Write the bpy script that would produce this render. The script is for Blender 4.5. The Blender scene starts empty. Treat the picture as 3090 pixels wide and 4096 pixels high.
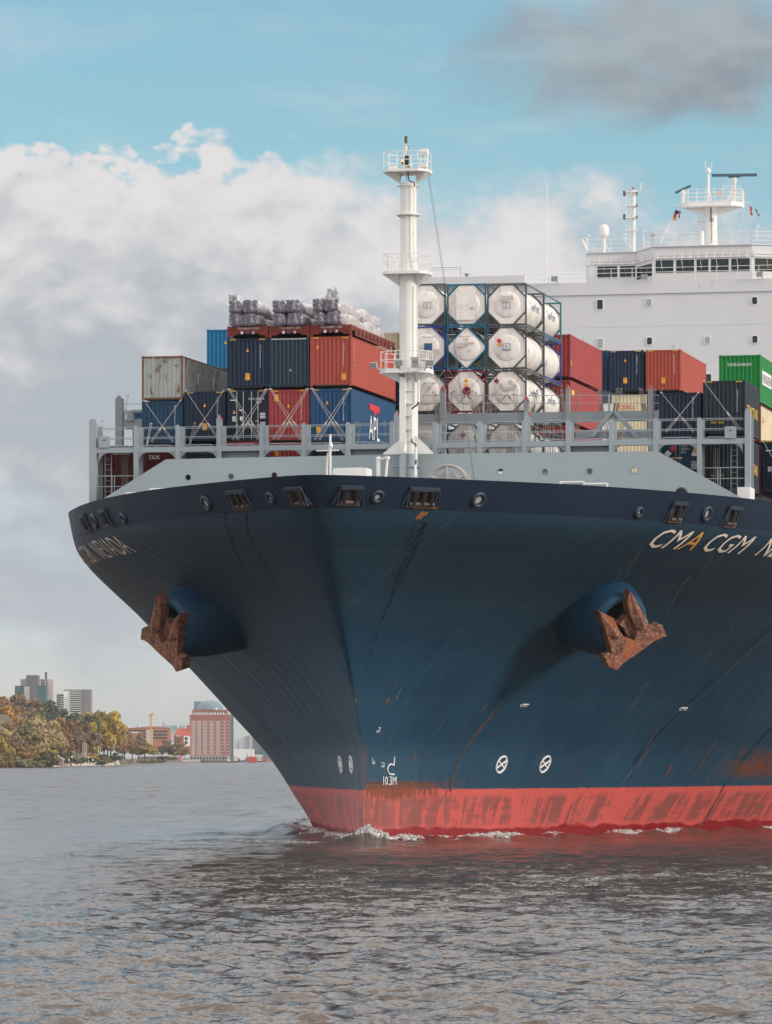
import bpy, bmesh, math, random
import numpy as np
from mathutils import Vector, Matrix

# ---------------------------------------------------------------- camera, world, sun, exposure
S = bpy.context.scene
COL = S.collection
F, VH, CX, CAMH = 18250.0, 3030.7, 1545.0, 4.77      # focal length, horizon row and centre column in photograph pixels; eye height (m)
cam = bpy.data.objects.new('camera', bpy.data.cameras.new('camera'))
COL.objects.link(cam)
cam.location = (0, 0, CAMH)
cam.rotation_euler = (math.pi / 2, 0, 0)
cam.data.sensor_fit = 'HORIZONTAL'
cam.data.sensor_width = 36
cam.data.lens = F / 3090 * 36
cam.data.shift_y = (VH - 2048) / 3090
cam.data.clip_start = 1
cam.data.clip_end = 60000
S.camera = cam
S.view_settings.view_transform = 'Standard'
S.view_settings.look = 'None'
S.view_settings.gamma = 1
S.view_settings.exposure = 0.15
S.cycles.use_denoising = True
S.cycles.max_bounces = 8
S.cycles.transparent_max_bounces = 12
S.cycles.caustics_reflective = False
S.cycles.caustics_refractive = False

TH = math.radians(12.4)                # heading of the ship off the line of sight
SN, CS = math.sin(TH), math.cos(TH)
OX, OY = 1.67, 265.0                   # ship origin: middle of the forward lashing bridge
SUN_EL = math.radians(17)
_a = math.radians(12)                  # sun stands this far forward of the port beam
_sh = (CS * math.cos(_a) - SN * math.sin(_a), -SN * math.cos(_a) - CS * math.sin(_a))
SUN_AZ = math.atan2(_sh[0], _sh[1])    # clockwise from +Y
sun = bpy.data.objects.new('sun', bpy.data.lights.new('sun', 'SUN'))
COL.objects.link(sun)
sun.data.energy = 2.2
sun.data.angle = math.radians(10)       # low sun veiled by thin cloud
sun.data.color = (1.0, 0.90, 0.78)
sun.rotation_euler = Vector((-_sh[0] * math.cos(SUN_EL), -_sh[1] * math.cos(SUN_EL), -math.sin(SUN_EL))).to_track_quat('-Z', 'Y').to_euler()


class NT:
    """tiny node-tree builder"""
    def __init__(s, tree):
        s.t = tree; s.n = tree.nodes; s.l = tree.links
    def new(s, kind, **kw):
        n = s.n.new(kind)
        for k, v in kw.items():
            if k == 'ins':
                for i, x in v.items():
                    s.put(n.inputs[i], x)
            else:
                setattr(n, k, v)
        return n
    def put(s, sock, x):
        if hasattr(x, 'is_linked') or isinstance(x, bpy.types.NodeSocket):
            s.l.new(x, sock)
        else:
            if isinstance(x, tuple) and len(x) == 3 and sock.type == 'RGBA':
                x = (*x, 1)
            sock.default_value = x
    def math(s, op, a, b=0.0, c=0.0, clamp=False):
        n = s.n.new('ShaderNodeMath'); n.operation = op; n.use_clamp = clamp
        s.put(n.inputs[0], a); s.put(n.inputs[1], b); s.put(n.inputs[2], c)
        return n.outputs[0]
    def ramp(s, x, lo, hi):
        n = s.n.new('ShaderNodeMapRange'); n.interpolation_type = 'SMOOTHSTEP'
        s.put(n.inputs[0], x); s.put(n.inputs[1], lo); s.put(n.inputs[2], hi)
        return n.outputs[0]
    def mix(s, f, a, b):
        n = s.n.new('ShaderNodeMix'); n.data_type = 'RGBA'
        s.put(n.inputs[0], f); s.put(n.inputs[6], a); s.put(n.inputs[7], b)
        return n.outputs[2]
    def noise(s, vec, scale=1.0, detail=4.0, rough=0.55, dist=0.0):
        n = s.n.new('ShaderNodeTexNoise')
        s.put(n.inputs['Vector'], vec); n.inputs['Scale'].default_value = scale
        n.inputs['Detail'].default_value = detail; n.inputs['Roughness'].default_value = rough
        n.inputs['Distortion'].default_value = dist
        return n.outputs[0]
    def comb(s, x, y, z=0.0):
        n = s.n.new('ShaderNodeCombineXYZ')
        s.put(n.inputs[0], x); s.put(n.inputs[1], y); s.put(n.inputs[2], z)
        return n.outputs[0]
    def sep(s, v):
        n = s.n.new('ShaderNodeSeparateXYZ'); s.put(n.inputs[0], v)
        return n.outputs
    def scale(s, v, k, off=(0, 0, 0)):
        n = s.n.new('ShaderNodeMapping'); s.put(n.inputs[0], v)
        n.inputs['Scale'].default_value = k; n.inputs['Location'].default_value = off
        return n.outputs[0]


def lin(h):
    h = h.lstrip('#')
    return tuple(((c / 255 + 0.055) / 1.055) ** 2.4 if c / 255 > 0.04045 else c / 255 / 12.92 for c in (int(h[i:i + 2], 16) for i in (0, 2, 4)))


def make_world():
    w = bpy.data.worlds.new("World"); S.world = w; w.use_nodes = True
    t = NT(w.node_tree); t.n.clear()
    d = t.new('ShaderNodeTexCoord').outputs['Generated']
    x, y, z = t.sep(d)
    az = t.math('MULTIPLY', t.math('ARCTAN2', x, y), 57.2958)
    el = t.math('MULTIPLY', t.math('ARCSINE', z), 57.2958)
    p = t.comb(az, el, 0.0)
    sky = t.new('ShaderNodeTexSky', sky_type='NISHITA', sun_disc=False, sun_elevation=SUN_EL, sun_rotation=SUN_AZ, air_density=1.0, dust_density=0.7, ozone_density=2.0)
    # sky blue of the photograph: the Nishita sky balanced towards cyan, paler near the horizon
    sk = t.n.new('ShaderNodeMix'); sk.data_type = 'RGBA'; sk.blend_type = 'MULTIPLY'; sk.inputs[0].default_value = 1
    t.put(sk.inputs[6], sky.outputs[0])
    t.put(sk.inputs[7], t.mix(t.ramp(el, 2.0, 8.0), SKY_LOW, SKY_HIGH))
    clear = sk.outputs[2]
    big = t.noise(t.scale(p, (0.28, 0.42, 1), (3.1, 1.7, 0)), 1.0, 7, 0.6, 0.3)
    puff = t.noise(t.scale(p, (0.62, 0.95, 1), (7.3, 2.2, 0)), 1.0, 8, 0.62, 0.4)
    fine = t.noise(t.scale(p, (2.1, 3.0, 1), (1.3, 9.2, 0)), 1.0, 6, 0.6)
    soft = t.noise(t.scale(p, (0.45, 0.8, 1), (11.0, 4.0, 0)), 1.0, 3, 0.5)
    # cumulus bank: its top stands near 7 degrees, ragged; thins out below 3.4 degrees
    warp = t.new('ShaderNodeVectorMath', operation='ADD'); t.put(warp.inputs[0], p); t.put(warp.inputs[1], t.comb(t.math('MULTIPLY', fine, .5), t.math('MULTIPLY', puff, .9), 0.0))
    vo = t.new('ShaderNodeTexVoronoi', feature='SMOOTH_F1'); t.put(vo.inputs['Vector'], t.scale(warp.outputs[0], (.95, 1.15, 1), (2.3, .6, 0))); vo.inputs['Scale'].default_value = 1.0; vo.inputs['Detail'].default_value = 3.0; vo.inputs['Roughness'].default_value = .55; vo.inputs['Smoothness'].default_value = .35
    bil = t.math('SUBTRACT', 0.52, vo.outputs['Distance'])
    lump = t.math('ADD', t.math('MULTIPLY', t.math('SUBTRACT', big, 0.5), 1.5), t.math('MULTIPLY', bil, 1.05))
    lump = t.math('ADD', lump, t.math('MULTIPLY', t.math('SUBTRACT', fine, 0.5), 0.5))
    top = t.math('SUBTRACT', t.math('ADD', BANK_TOP, lump), el)
    edge = t.math('ADD', 0.22, t.math('MULTIPLY', t.ramp(az, -2.6, 1.0), 1.0))
    bank = t.ramp(t.math('DIVIDE', top, edge), 0.0, 1.0)
    low = t.math('ADD', t.ramp(el, 0.6, 4.4), t.math('MULTIPLY', t.math('SUBTRACT', soft, 0.5), 2.2))
    bank = t.math('MULTIPLY', bank, t.ramp(low, -0.25, 0.75))
    # shading inside the bank: bright tops, blue-grey bellies
    sh = t.math('ADD', t.math('MULTIPLY', t.math('SUBTRACT', big, 0.5), 2.4), t.math('MULTIPLY', t.math('SUBTRACT', puff, 0.5), 1.7))
    sh = t.math('ADD', sh, t.math('ADD', t.math('MULTIPLY', t.math('SUBTRACT', fine, 0.5), 0.45), t.math('MULTIPLY', bil, .5)))
    sh = t.math('ADD', sh, t.math('ADD', 0.20, t.math('MULTIPLY', t.ramp(el, 2.6, 6.4), 0.60)))
    rim = t.math('MULTIPLY', t.math('SUBTRACT', 1.0, t.ramp(top, 0.0, 1.1)), t.math('MULTIPLY', t.ramp(t.math('MULTIPLY', az, -1.0), 0.0, 2.6), 0.35))
    cloud = t.mix(t.math('ADD', t.ramp(sh, 0.0, 1.0), rim, clamp=True), CLOUD_DARK, CLOUD_LIGHT)
    colr = t.mix(bank, clear, cloud)
    # grey cloud high on the right
    gx = t.math('DIVIDE', t.math('SUBTRACT', az, 3.55), 2.9)
    gy = t.math('DIVIDE', t.math('SUBTRACT', el, 8.75), 1.05)
    g = t.math('SUBTRACT', 1.0, t.math('ADD', t.math('MULTIPLY', gx, gx), t.math('MULTIPLY', gy, gy)))
    g = t.math('ADD', g, t.math('MULTIPLY', t.math('SUBTRACT', puff, 0.5), 2.2))
    colr = t.mix(t.math('MULTIPLY', t.ramp(g, -0.05, 0.95), 0.92), colr, t.mix(t.ramp(big, 0.35, 0.65), GREY_DARK, GREY_LIGHT))
    # thin veil streaks in the blue
    veil = t.ramp(t.noise(t.scale(p, (0.35, 1.5, 1), (0.4, 5.0, 0)), 1.0, 5, 0.6), 0.45, 0.85)
    colr = t.mix(t.math('MULTIPLY', veil, 0.33), colr, CLOUD_LIGHT)
    # the rest of the sky: broken cloud overhead and behind the camera
    gen = t.ramp(t.noise(t.scale(d, (2.2, 2.2, 4.0)), 1.0, 5, 0.6), 0.25, 0.5)
    over = t.mix(t.math('MULTIPLY', gen, 0.95), clear, OVERHEAD)
    away = t.math('MAXIMUM', t.ramp(el, 12.0, 22.0), t.ramp(t.math('ABSOLUTE', az), 20.0, 45.0))
    colr = t.mix(away, colr, over)
    bg = t.new('ShaderNodeBackground', ins={'Color': colr, 'Strength': 0.1})
    out = t.new('ShaderNodeOutputWorld')
    t.l.new(bg.outputs[0], out.inputs[0])


SKY_LOW, SKY_HIGH = (1.38, 1.46, 2.05), (1.05, 1.30, 1.30)
BANK_TOP = 8.0
CLOUD_DARK, CLOUD_LIGHT = (3.95, 4.3, 4.7), (6.9, 6.7, 6.7)
GREY_DARK, GREY_LIGHT = (2.3, 2.65, 3.05), (3.7, 3.95, 4.2)
OVERHEAD = (12.2, 12.0, 11.95)
make_world()

# ---------------------------------------------------------------- helpers
def PT(u, s):
    """athwartships position (port positive) of photograph column u on the ship plane s metres aft of the origin"""
    a = (u - CX) / F
    return (a * (OY + s * CS) - OX - s * SN) / (CS + a * SN)
def YD(t, s): return OY + s * CS - t * SN
def PZ(v, s, t): return CAMH + (VH - v) / F * YD(t, s)
def at(u, v, s):
    t = PT(u, s)
    return (t, s, PZ(v, s, t))
def W(t, s, z): return Vector((OX + s * SN + t * CS, OY + s * CS - t * SN, z))
def ship_xy(X, Y): return (CS * (X - OX) - SN * (Y - OY), SN * (X - OX) + CS * (Y - OY))
def far(u, v, Y): return Vector(((u - CX) / F * Y, Y, CAMH + (VH - v) / F * Y))


class MB:
    def __init__(s): s.v = []; s.f = []
    def add(s, vs, fs):
        o = len(s.v); s.v += [tuple(p) for p in vs]; s.f += [tuple(i + o for i in f) for f in fs]; return s
    def box(s, x0, x1, y0, y1, z0, z1):
        return s.add([(x0, y0, z0), (x1, y0, z0), (x1, y1, z0), (x0, y1, z0), (x0, y0, z1), (x1, y0, z1), (x1, y1, z1), (x0, y1, z1)],
                     [(0, 3, 2, 1), (4, 5, 6, 7), (0, 1, 5, 4), (1, 2, 6, 5), (2, 3, 7, 6), (3, 0, 4, 7)])
    def quad(s, *p): return s.add(p, [tuple(range(len(p)))])
    def bar(s, p, q, r, n=6, r2=None, cap=True):
        p, q = Vector(p), Vector(q); d = (q - p)
        if d.length < 1e-6: return s
        d.normalize(); a = d.orthogonal().normalized(); b = d.cross(a); r2 = r if r2 is None else r2
        vs = []
        for c, rr in ((p, r), (q, r2)):
            for i in range(n):
                w = 2 * math.pi * (i + .5) / n
                vs.append(c + a * (rr * math.cos(w)) + b * (rr * math.sin(w)))
        fs = [(i, (i + 1) % n, n + (i + 1) % n, n + i) for i in range(n)]
        if cap: fs += [tuple(range(n - 1, -1, -1)), tuple(range(n, 2 * n))]
        return s.add(vs, fs)
    def path(s, pts, r, n=6):
        for a, b in zip(pts, pts[1:]): s.bar(a, b, r, n)
        return s
    def lathe(s, prof, c=(0, 0, 0), n=20, axis=None, cap=True):
        """profile of (radius, height) turned about +Z or about the given axis vector"""
        c = Vector(c); ax = Vector(axis).normalized() if axis is not None else Vector((0, 0, 1))
        a = Vector((1, 0, 0)) if axis is None else ax.orthogonal().normalized(); b = ax.cross(a)
        vs = [c + ax * h + (a * math.cos(2 * math.pi * i / n) + b * math.sin(2 * math.pi * i / n)) * r for r, h in prof for i in range(n)]
        fs = [(k * n + i, k * n + (i + 1) % n, (k + 1) * n + (i + 1) % n, (k + 1) * n + i) for k in range(len(prof) - 1) for i in range(n)]
        if cap: fs += [tuple(range(n - 1, -1, -1)), tuple(range((len(prof) - 1) * n, len(prof) * n))]
        return s.add(vs, fs)
    def prism(s, pts, d):
        """polygon of 3-D points swept by vector d"""
        d = Vector(d); n = len(pts); P = [Vector(p) for p in pts]
        return s.add(P + [p + d for p in P], [tuple(range(n - 1, -1, -1)), tuple(range(n, 2 * n))] + [(i, (i + 1) % n, n + (i + 1) % n, n + i) for i in range(n)])
    def torus(s, c, R, r, axis, n=20, m=6, ell=(1, 1), up=None):
        c = Vector(c); ax = Vector(axis).normalized()
        b = (Vector(up) if up is not None else ax.orthogonal()); b = (b - ax * b.dot(ax)).normalized(); a = b.cross(ax)
        vs = []
        for i in range(n):
            w = 2 * math.pi * i / n
            e = a * (math.cos(w) * ell[0]) + b * (math.sin(w) * ell[1])
            for j in range(m):
                q = 2 * math.pi * j / m
                vs.append(c + e * R + e.normalized() * (r * math.cos(q)) + ax * (r * math.sin(q)))
        return s.add(vs, [(i * m + j, ((i + 1) % n) * m + j, ((i + 1) % n) * m + (j + 1) % m, i * m + (j + 1) % m) for i in range(n) for j in range(m)])
    def build(s, name, mat, parent=None, smooth=None):
        me = bpy.data.meshes.new(name)
        me.from_pydata(s.v, [], s.f); me.update()
        bm = bmesh.new(); bm.from_mesh(me); bmesh.ops.recalc_face_normals(bm, faces=bm.faces); bm.to_mesh(me); bm.free()
        if smooth is not None:
            for p in me.polygons: p.use_smooth = True
            me.set_sharp_from_angle(angle=math.radians(smooth))
        me.materials.append(mat)
        o = bpy.data.objects.new(name, me); COL.objects.link(o)
        if parent is not None: o.parent = parent
        return o


def tag(o, label=None, cat=None, group=None, kind=None):
    if label: o['label'] = label
    if cat: o['category'] = cat
    if group: o['group'] = group
    if kind: o['kind'] = kind
    return o
def empty(name, loc, label, cat, group=None, rot=0.0):
    o = bpy.data.objects.new(name, None); COL.objects.link(o)
    o.location = loc; o.rotation_euler = (0, 0, rot); o.empty_display_size = 0.5
    return tag(o, label, cat, group)
def onship(name, t, s, z, label, cat, group=None): return empty(name, W(t, s, z), label, cat, group, -TH)

# lettering: flat outlines of the built-in font, made once per string
_T = {}
def text(strng):
    """(points, faces) of a string, cap height 1, starting at x = 0, and its width"""
    if strng in _T: return _T[strng]
    cu = bpy.data.curves.new('lettering', 'FONT'); cu.body = strng; cu.resolution_u = 2; cu.size = 1.0; cu.space_line = 0.95
    o = bpy.data.objects.new('lettering', cu); COL.objects.link(o)
    bpy.context.view_layer.update()
    me = bpy.data.meshes.new_from_object(o.evaluated_get(bpy.context.evaluated_depsgraph_get()))
    v = [(p.co.x, p.co.y) for p in me.vertices]; f = [tuple(p.vertices) for p in me.polygons]
    bpy.data.objects.remove(o); bpy.data.curves.remove(cu); bpy.data.meshes.remove(me)
    x0 = min(p[0] for p in v); x1 = max(p[0] for p in v); y0 = min(p[1] for p in v); y1 = max(p[1] for p in v)
    one = '\n' not in strng
    h = 0.69 if one else (y1 - y0); b = 0.0 if one else y0
    _T[strng] = ([((p[0] - x0) / h, (p[1] - b) / h) for p in v], f, (x1 - x0) / h)
    return _T[strng]
for q in STRINGS if 'STRINGS' in globals() else (): text(q)

# ---------------------------------------------------------------- materials
def new_mat(name):
    m = bpy.data.materials.new(name); m.use_nodes = True
    t = NT(m.node_tree)
    b = t.n['Principled BSDF']
    return m, t, b
def paint(name, col, rough=0.5, dirt=0.25, rust=0.0, chalk=0.0, scale=1.0, metal=0.0):
    """painted steel: slight colour drift, vertical run-off streaks, optional rust bloom; col is linear"""
    m, t, b = new_mat(name)
    o = t.new('ShaderNodeTexCoord').outputs['Object']
    n1 = t.noise(t.scale(o, (.9 * scale, .9 * scale, .7 * scale)), 1.0, 5, .6)
    n2 = t.noise(t.scale(o, (7 * scale, 7 * scale, .55 * scale)), 1.0, 4, .6)
    dark = tuple(c * .62 for c in col); light = tuple(min(1, c * 1.18 + .01) for c in col)
    c = t.mix(t.ramp(n1, .3, .7), tuple(a + (d - a) * dirt for a, d in zip(col, dark)), tuple(a + (d - a) * dirt for a, d in zip(col, light)))
    c = t.mix(t.math('MULTIPLY', t.ramp(n2, .5, .8), dirt), c, tuple(x * .5 + .02 for x in col))
    if chalk: c = t.mix(t.math('MULTIPLY', t.ramp(n1, .4, .75), chalk), c, (.42, .40, .38))
    if rust:
        n3 = t.noise(t.scale(o, (2.6 * scale, 2.6 * scale, 1.1 * scale), (4, 1, 2)), 1.0, 7, .68, .5)
        c = t.mix(t.math('MULTIPLY', t.ramp(n3, .66 - .16 * rust, .76 - .12 * rust), .9), c, t.mix(n2, (.10, .028, .012), (.24, .085, .028)))
    t.put(b.inputs['Base Color'], c)
    t.put(b.inputs['Roughness'], t.math('ADD', rough - .1, t.math('MULTIPLY', n1, .2))); b.inputs['Specular IOR Level'].default_value = .22
    b.inputs['Metallic'].default_value = metal
    return m
def plain(name, col, rough=0.6, metal=0.0, em=None):
    m, t, b = new_mat(name)
    o = t.new('ShaderNodeTexCoord').outputs['Object']
    n = t.noise(o, 3.0, 3, .6)
    t.put(b.inputs['Base Color'], t.mix(n, tuple(c * .85 for c in col), tuple(min(1, c * 1.12) for c in col)))
    b.inputs['Roughness'].default_value = rough; b.inputs['Metallic'].default_value = metal
    if em: b.inputs['Emission Color'].default_value = (*em[:3], 1); b.inputs['Emission Strength'].default_value = em[3]
    return m

M = {}
M['white'] = paint('white paint', (.74, .72, .69), .42, .14, .12)
M['house'] = paint('white house paint', (.60, .588, .595), .5, .07, .04, scale=.25)
M['grey'] = paint('light grey deck paint', (.305, .345, .37), .5, .12, .10, scale=.5)
M['grey_plain'] = paint('light grey breakwater paint', (.305, .35, .365), .5, .09, .0, scale=.25)
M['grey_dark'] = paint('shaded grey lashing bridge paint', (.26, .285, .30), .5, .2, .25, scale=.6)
M['galv'] = plain('galvanised steel', (.42, .41, .39), .45, .6)
M['rod'] = plain('lashing steel', (.47, .43, .40), .5, .3)
M['worn_rod'] = plain('worn lashing steel', (.13, .115, .10), .6, .3)
M['black'] = plain('black rubber', (.012, .012, .014), .6)
M['gap'] = plain('dark opening shade and handle', (.02, .021, .024), .7)  # dark fill painting the shade in openings and gaps; also handles
M['red_tip'] = plain('red marker paint', (.50, .06, .05), .6)
M['yellow'] = plain('safety yellow', (.72, .42, .03), .6)
M['sign'] = plain('orange warning decal', (.80, .36, .02), .5)
M['ink'] = plain('black lettering', (.03, .03, .035), .6)
M['ltr'] = plain('white lettering', (.78, .78, .78), .6)
M['ltr_red'] = plain('red lettering', (.62, .03, .04), .6)
M['ltr_yel'] = plain('yellow lettering', (.80, .50, .02), .6)
M['ltr_blue'] = plain('blue lettering', (.03, .09, .22), .6)
M['patch'] = plain('pale decal', (.55, .50, .46), .7)
M['glass'] = plain('dark bridge glass', (.012, .016, .017), .08)
M['glass_pale'] = plain('curtained glass', (.30, .34, .34), .25)
M['navy_eq'] = plain('radar blue', (.05, .10, .14), .5)
M['orange'] = plain('orange webbing', (.75, .16, .04), .7)
M['purple'] = plain('purple pipe ends', (.062, .035, .085), .45)
M['lamp_on'] = plain('lit lamp', (.9, .5, .2), .4, 0, (1.0, .45, .12, 1.2))
M['hole'] = plain('shadowed opening', (.05, .058, .065), .8)
M['hatch_dark'] = plain('weathered roller', (.030, .026, .025), .4, .4)


def rust_mat():
    m, t, b = new_mat('rusted anchor steel')
    o = t.new('ShaderNodeTexCoord').outputs['Object']
    n = t.noise(o, 2.2, 8, .7, .3); n2 = t.noise(o, 9.0, 5, .7)
    c = t.mix(t.ramp(n, .35, .65), (.065, .027, .019), (.29, .105, .055))
    c = t.mix(t.math('MULTIPLY', t.ramp(n2, .52, .66), .75), c, (.46, .35, .29))
    c = t.mix(t.ramp(t.noise(o, 1.6, 4, .6), .54, .70), c, (.34, .095, .026))
    t.put(b.inputs['Base Color'], c); b.inputs['Roughness'].default_value = .85
    bp = t.new('ShaderNodeBump', ins={'Strength': .5, 'Distance': .05, 'Height': n2})
    t.l.new(bp.outputs[0], b.inputs['Normal'])
    return m
M['rust'] = rust_mat()


def hull_mat():
    """blue topsides over a red boot top; run-off streaks, scrubbed patches and rust are marks on the plating (ship coordinates: y aft, z up)"""
    m, t, b = new_mat('hull paint')
    o = t.new('ShaderNodeTexCoord').outputs['Object']
    x, y, z = t.sep(o)
    # topsides
    n1 = t.noise(t.scale(o, (.10, .10, .22)), 1.0, 5, .6)
    strk = t.noise(t.scale(o, (.35, 2.6, .11)), 1.0, 6, .62)
    fstr = t.noise(t.scale(o, (.5, 9.0, .16), (2, 0, 0)), 1.0, 4, .6)
    blue = t.mix(t.ramp(n1, .32, .68), HULL_A, HULL_B)
    aft = t.ramp(y, -12.0, 24.0)
    blue = t.mix(t.math('MULTIPLY', t.ramp(strk, .54, .80), t.math('ADD', .16, t.math('MULTIPLY', aft, .34))), blue, (.060, .085, .088))
    blue = t.mix(t.math('MULTIPLY', t.ramp(fstr, .60, .78), t.math('ADD', .10, t.math('MULTIPLY', aft, .25))), blue, (.11, .145, .15))
    blue = t.mix(t.math('MULTIPLY', t.ramp(t.noise(t.scale(o, (.4, 3.3, .10), (9, 3, 0)), 1.0, 5, .6), .56, .74), .34), blue, (.008, .014, .022))
    # shade of the upper flare painted in as a greyer tone, and horizontal weld seams every 2.6 m
    blue = t.mix(t.math('MULTIPLY', t.ramp(t.math('ADD', z, t.math('MULTIPLY', n1, 3.0)), 11.0, 15.5), .6), blue, HULL_UP_SHADE)
    seam = t.math('ABSOLUTE', t.math('SUBTRACT', t.math('FRACT', t.math('DIVIDE', t.math('ADD', z, 1.1), 2.6)), .5))
    blue = t.mix(t.math('MULTIPLY', t.math('LESS_THAN', seam, .012), .18), blue, (.09, .12, .13))
    vs = t.math('ABSOLUTE', t.math('SUBTRACT', t.math('FRACT', t.math('DIVIDE', y, 7.8)), .5))
    blue = t.mix(t.math('MULTIPLY', t.math('LESS_THAN', vs, .0045), .25), blue, (.10, .13, .14))
    # rust: spots anywhere, long runs aft, a heavy belt at the stem above the boot top
    port = t.ramp(x, -.2, .2)
    rn = t.noise(t.scale(o, (.8, 2.4, .42), (5, 5, 5)), 1.0, 8, .72, .4)
    rb = t.noise(t.scale(o, (1.2, 3.2, .8), (0, 3, 1)), 1.0, 8, .72, .3)
    stem = t.math('MULTIPLY', port, t.math('SUBTRACT', 1.0, t.ramp(y, -10.0, -1.5)))
    belt = t.math('MULTIPLY', stem, t.math('MULTIPLY', t.ramp(z, 2.1, 2.8), t.math('SUBTRACT', 1.0, t.ramp(z, 3.25, 3.65))))
    aftb = t.math('MULTIPLY', t.ramp(y, 22.0, 30.0), t.math('MULTIPLY', t.ramp(z, 2.9, 4.0), t.math('SUBTRACT', 1.0, t.ramp(z, 5.0, 6.6))))
    rag = t.math('ADD', z, t.math('MULTIPLY', t.math('SUBTRACT', t.noise(t.scale(o, (.5, .55, .5), (3, 3, 3)), 1.0, 6, .65), .5), 1.8))
    aftp = t.math('MULTIPLY', t.math('MULTIPLY', port, t.ramp(y, 24.0, 30.0)), t.math('MULTIPLY', t.ramp(rag, 3.1, 4.35), t.math('SUBTRACT', 1.0, t.ramp(rag, 4.4, 4.55))))
    rmask = t.math('ADD', t.math('MULTIPLY', belt, .30), t.math('MULTIPLY', aftb, .20))
    lowz = t.math('MULTIPLY', t.math('SUBTRACT', 1.0, t.ramp(z, 4.0, 9.5)), t.math('MULTIPLY', port, .06))
    r1 = t.ramp(t.math('ADD', rn, t.math('ADD', rmask, lowz)), .72, .80)
    r2 = t.math('MULTIPLY', belt, t.ramp(rb, .44, .62))
    # red boot top: coral paint, scrubbed darker patches in vertical swipes, deep red wet foot
    sw = t.noise(t.scale(o, (.25, 1.05, .16), (1, 0, 0)), 1.0, 5, .6, .3)
    br = t.noise(t.scale(o, (.4, .7, 3.4), (0, 7, 0)), 1.0, 4, .6)
    scr = t.ramp(t.math('ADD', t.math('ADD', sw, t.math('MULTIPLY', stem, .07)), t.math('MULTIPLY', t.math('SUBTRACT', br, .5), .40)), .43, .60)
    keep = t.math('MULTIPLY', t.ramp(z, .6, 1.1), t.math('SUBTRACT', 1.0, t.ramp(z, 2.35, 2.75)))
    red = t.mix(t.math('MULTIPLY', scr, t.math('MULTIPLY', keep, .85)), BOOT, BOOT_SCR)
    red = t.mix(t.math('MULTIPLY', t.ramp(fstr, .52, .75), .3), red, (.55, .20, .16))
    foot = t.math('SUBTRACT', 1.0, t.ramp(t.math('SUBTRACT', z, t.math('MULTIPLY', t.math('SUBTRACT', t.noise(t.scale(o, (.3, .33, 1.0)), 1.0, 5, .6), .5), 1.1)), .62, .78))
    red = t.mix(foot, red, (.235, .010, .014))
    hl = t.math('MULTIPLY', stem, t.math('MULTIPLY', t.math('LESS_THAN', t.math('ABSOLUTE', t.math('SUBTRACT', t.math('ADD', z, t.math('MULTIPLY', t.math('SUBTRACT', rb, .5), .12)), 3.36)), .055), t.ramp(t.noise(t.scale(o, (.3, .8, .3)), 1.0, 3, .5), .42, .52)))
    wl = t.math('ADD', z, t.math('MULTIPLY', t.math('SUBTRACT', t.noise(t.scale(o, (.5, 2.4, .5)), 1.0, 4, .7), .5), .22))
    wl = t.math('SUBTRACT', wl, t.math('MULTIPLY', belt, t.math('MULTIPLY', t.ramp(rb, .4, .7), .25)))
    c = t.mix(t.ramp(wl, 2.93, 2.99), red, blue)
    rust = t.mix(t.noise(o, 5.0, 5, .7), (.040, .014, .009), (.27, .070, .018))
    runs = t.math('MULTIPLY', stem, t.math('MULTIPLY', t.ramp(strk, .53, .64), t.math('SUBTRACT', 1.0, t.ramp(z, 2.6, 3.3))))
    edge = t.math('MULTIPLY', t.math('SUBTRACT', 1.0, t.ramp(t.math('ADD', y, t.math('MULTIPLY', rb, .5)), -13.45, -13.0)), t.math('SUBTRACT', 1.0, t.ramp(z, 4.6, 5.6)))
    rr = t.math('MAXIMUM', t.math('MAXIMUM', t.math('MAXIMUM', r1, r2), t.math('MULTIPLY', aftp, t.ramp(rb, .24, .44))), t.math('MAXIMUM', t.math('MULTIPLY', runs, .55), t.math('MULTIPLY', edge, .75)))
    c = t.mix(t.math('MULTIPLY', rr, .88), c, rust)
    c = t.mix(t.math('MULTIPLY', hl, .85), c, (.055, .022, .014))
    b.inputs['Specular IOR Level'].default_value = .35
    t.put(b.inputs['Base Color'], c)
    t.put(b.inputs['Roughness'], t.math('ADD', .36, t.math('MULTIPLY', strk, .25)))
    # slight plate panting between frames
    bp = t.new('ShaderNodeBump', ins={'Strength': .6, 'Distance': .10, 'Height': t.math('ADD', t.noise(t.scale(o, (.25, 1.15, .35)), 1.0, 3, .5), t.math('ADD', t.math('MULTIPLY', seam, .6), t.math('MULTIPLY', t.math('MULTIPLY', t.math('SINE', t.math('MULTIPLY', y, 3.1)), t.noise(t.scale(o, (.2, .2, .2)), 1.0, 2, .5)), t.math('MULTIPLY', .6, t.math('SUBTRACT', 1.0, t.ramp(z, 9.0, 13.0))))))})
    t.l.new(bp.outputs[0], b.inputs['Normal'])
    return m
HULL_A, HULL_B, HULL_UP_SHADE = (.0075, .041, .081), (.012, .057, .104), (.0150, .031, .049)
BOOT, BOOT_SCR = (.56, .095, .082), (.20, .066, .060)
M['hull'] = hull_mat()
M['bulwark'] = paint('fresh navy bulwark paint', (.0085, .020, .042), .5, .16, .03, scale=.3)
M['bolster'] = paint('blue bolster paint', (.010, .05, .10), .42, .15, .05, scale=.4)

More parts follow.
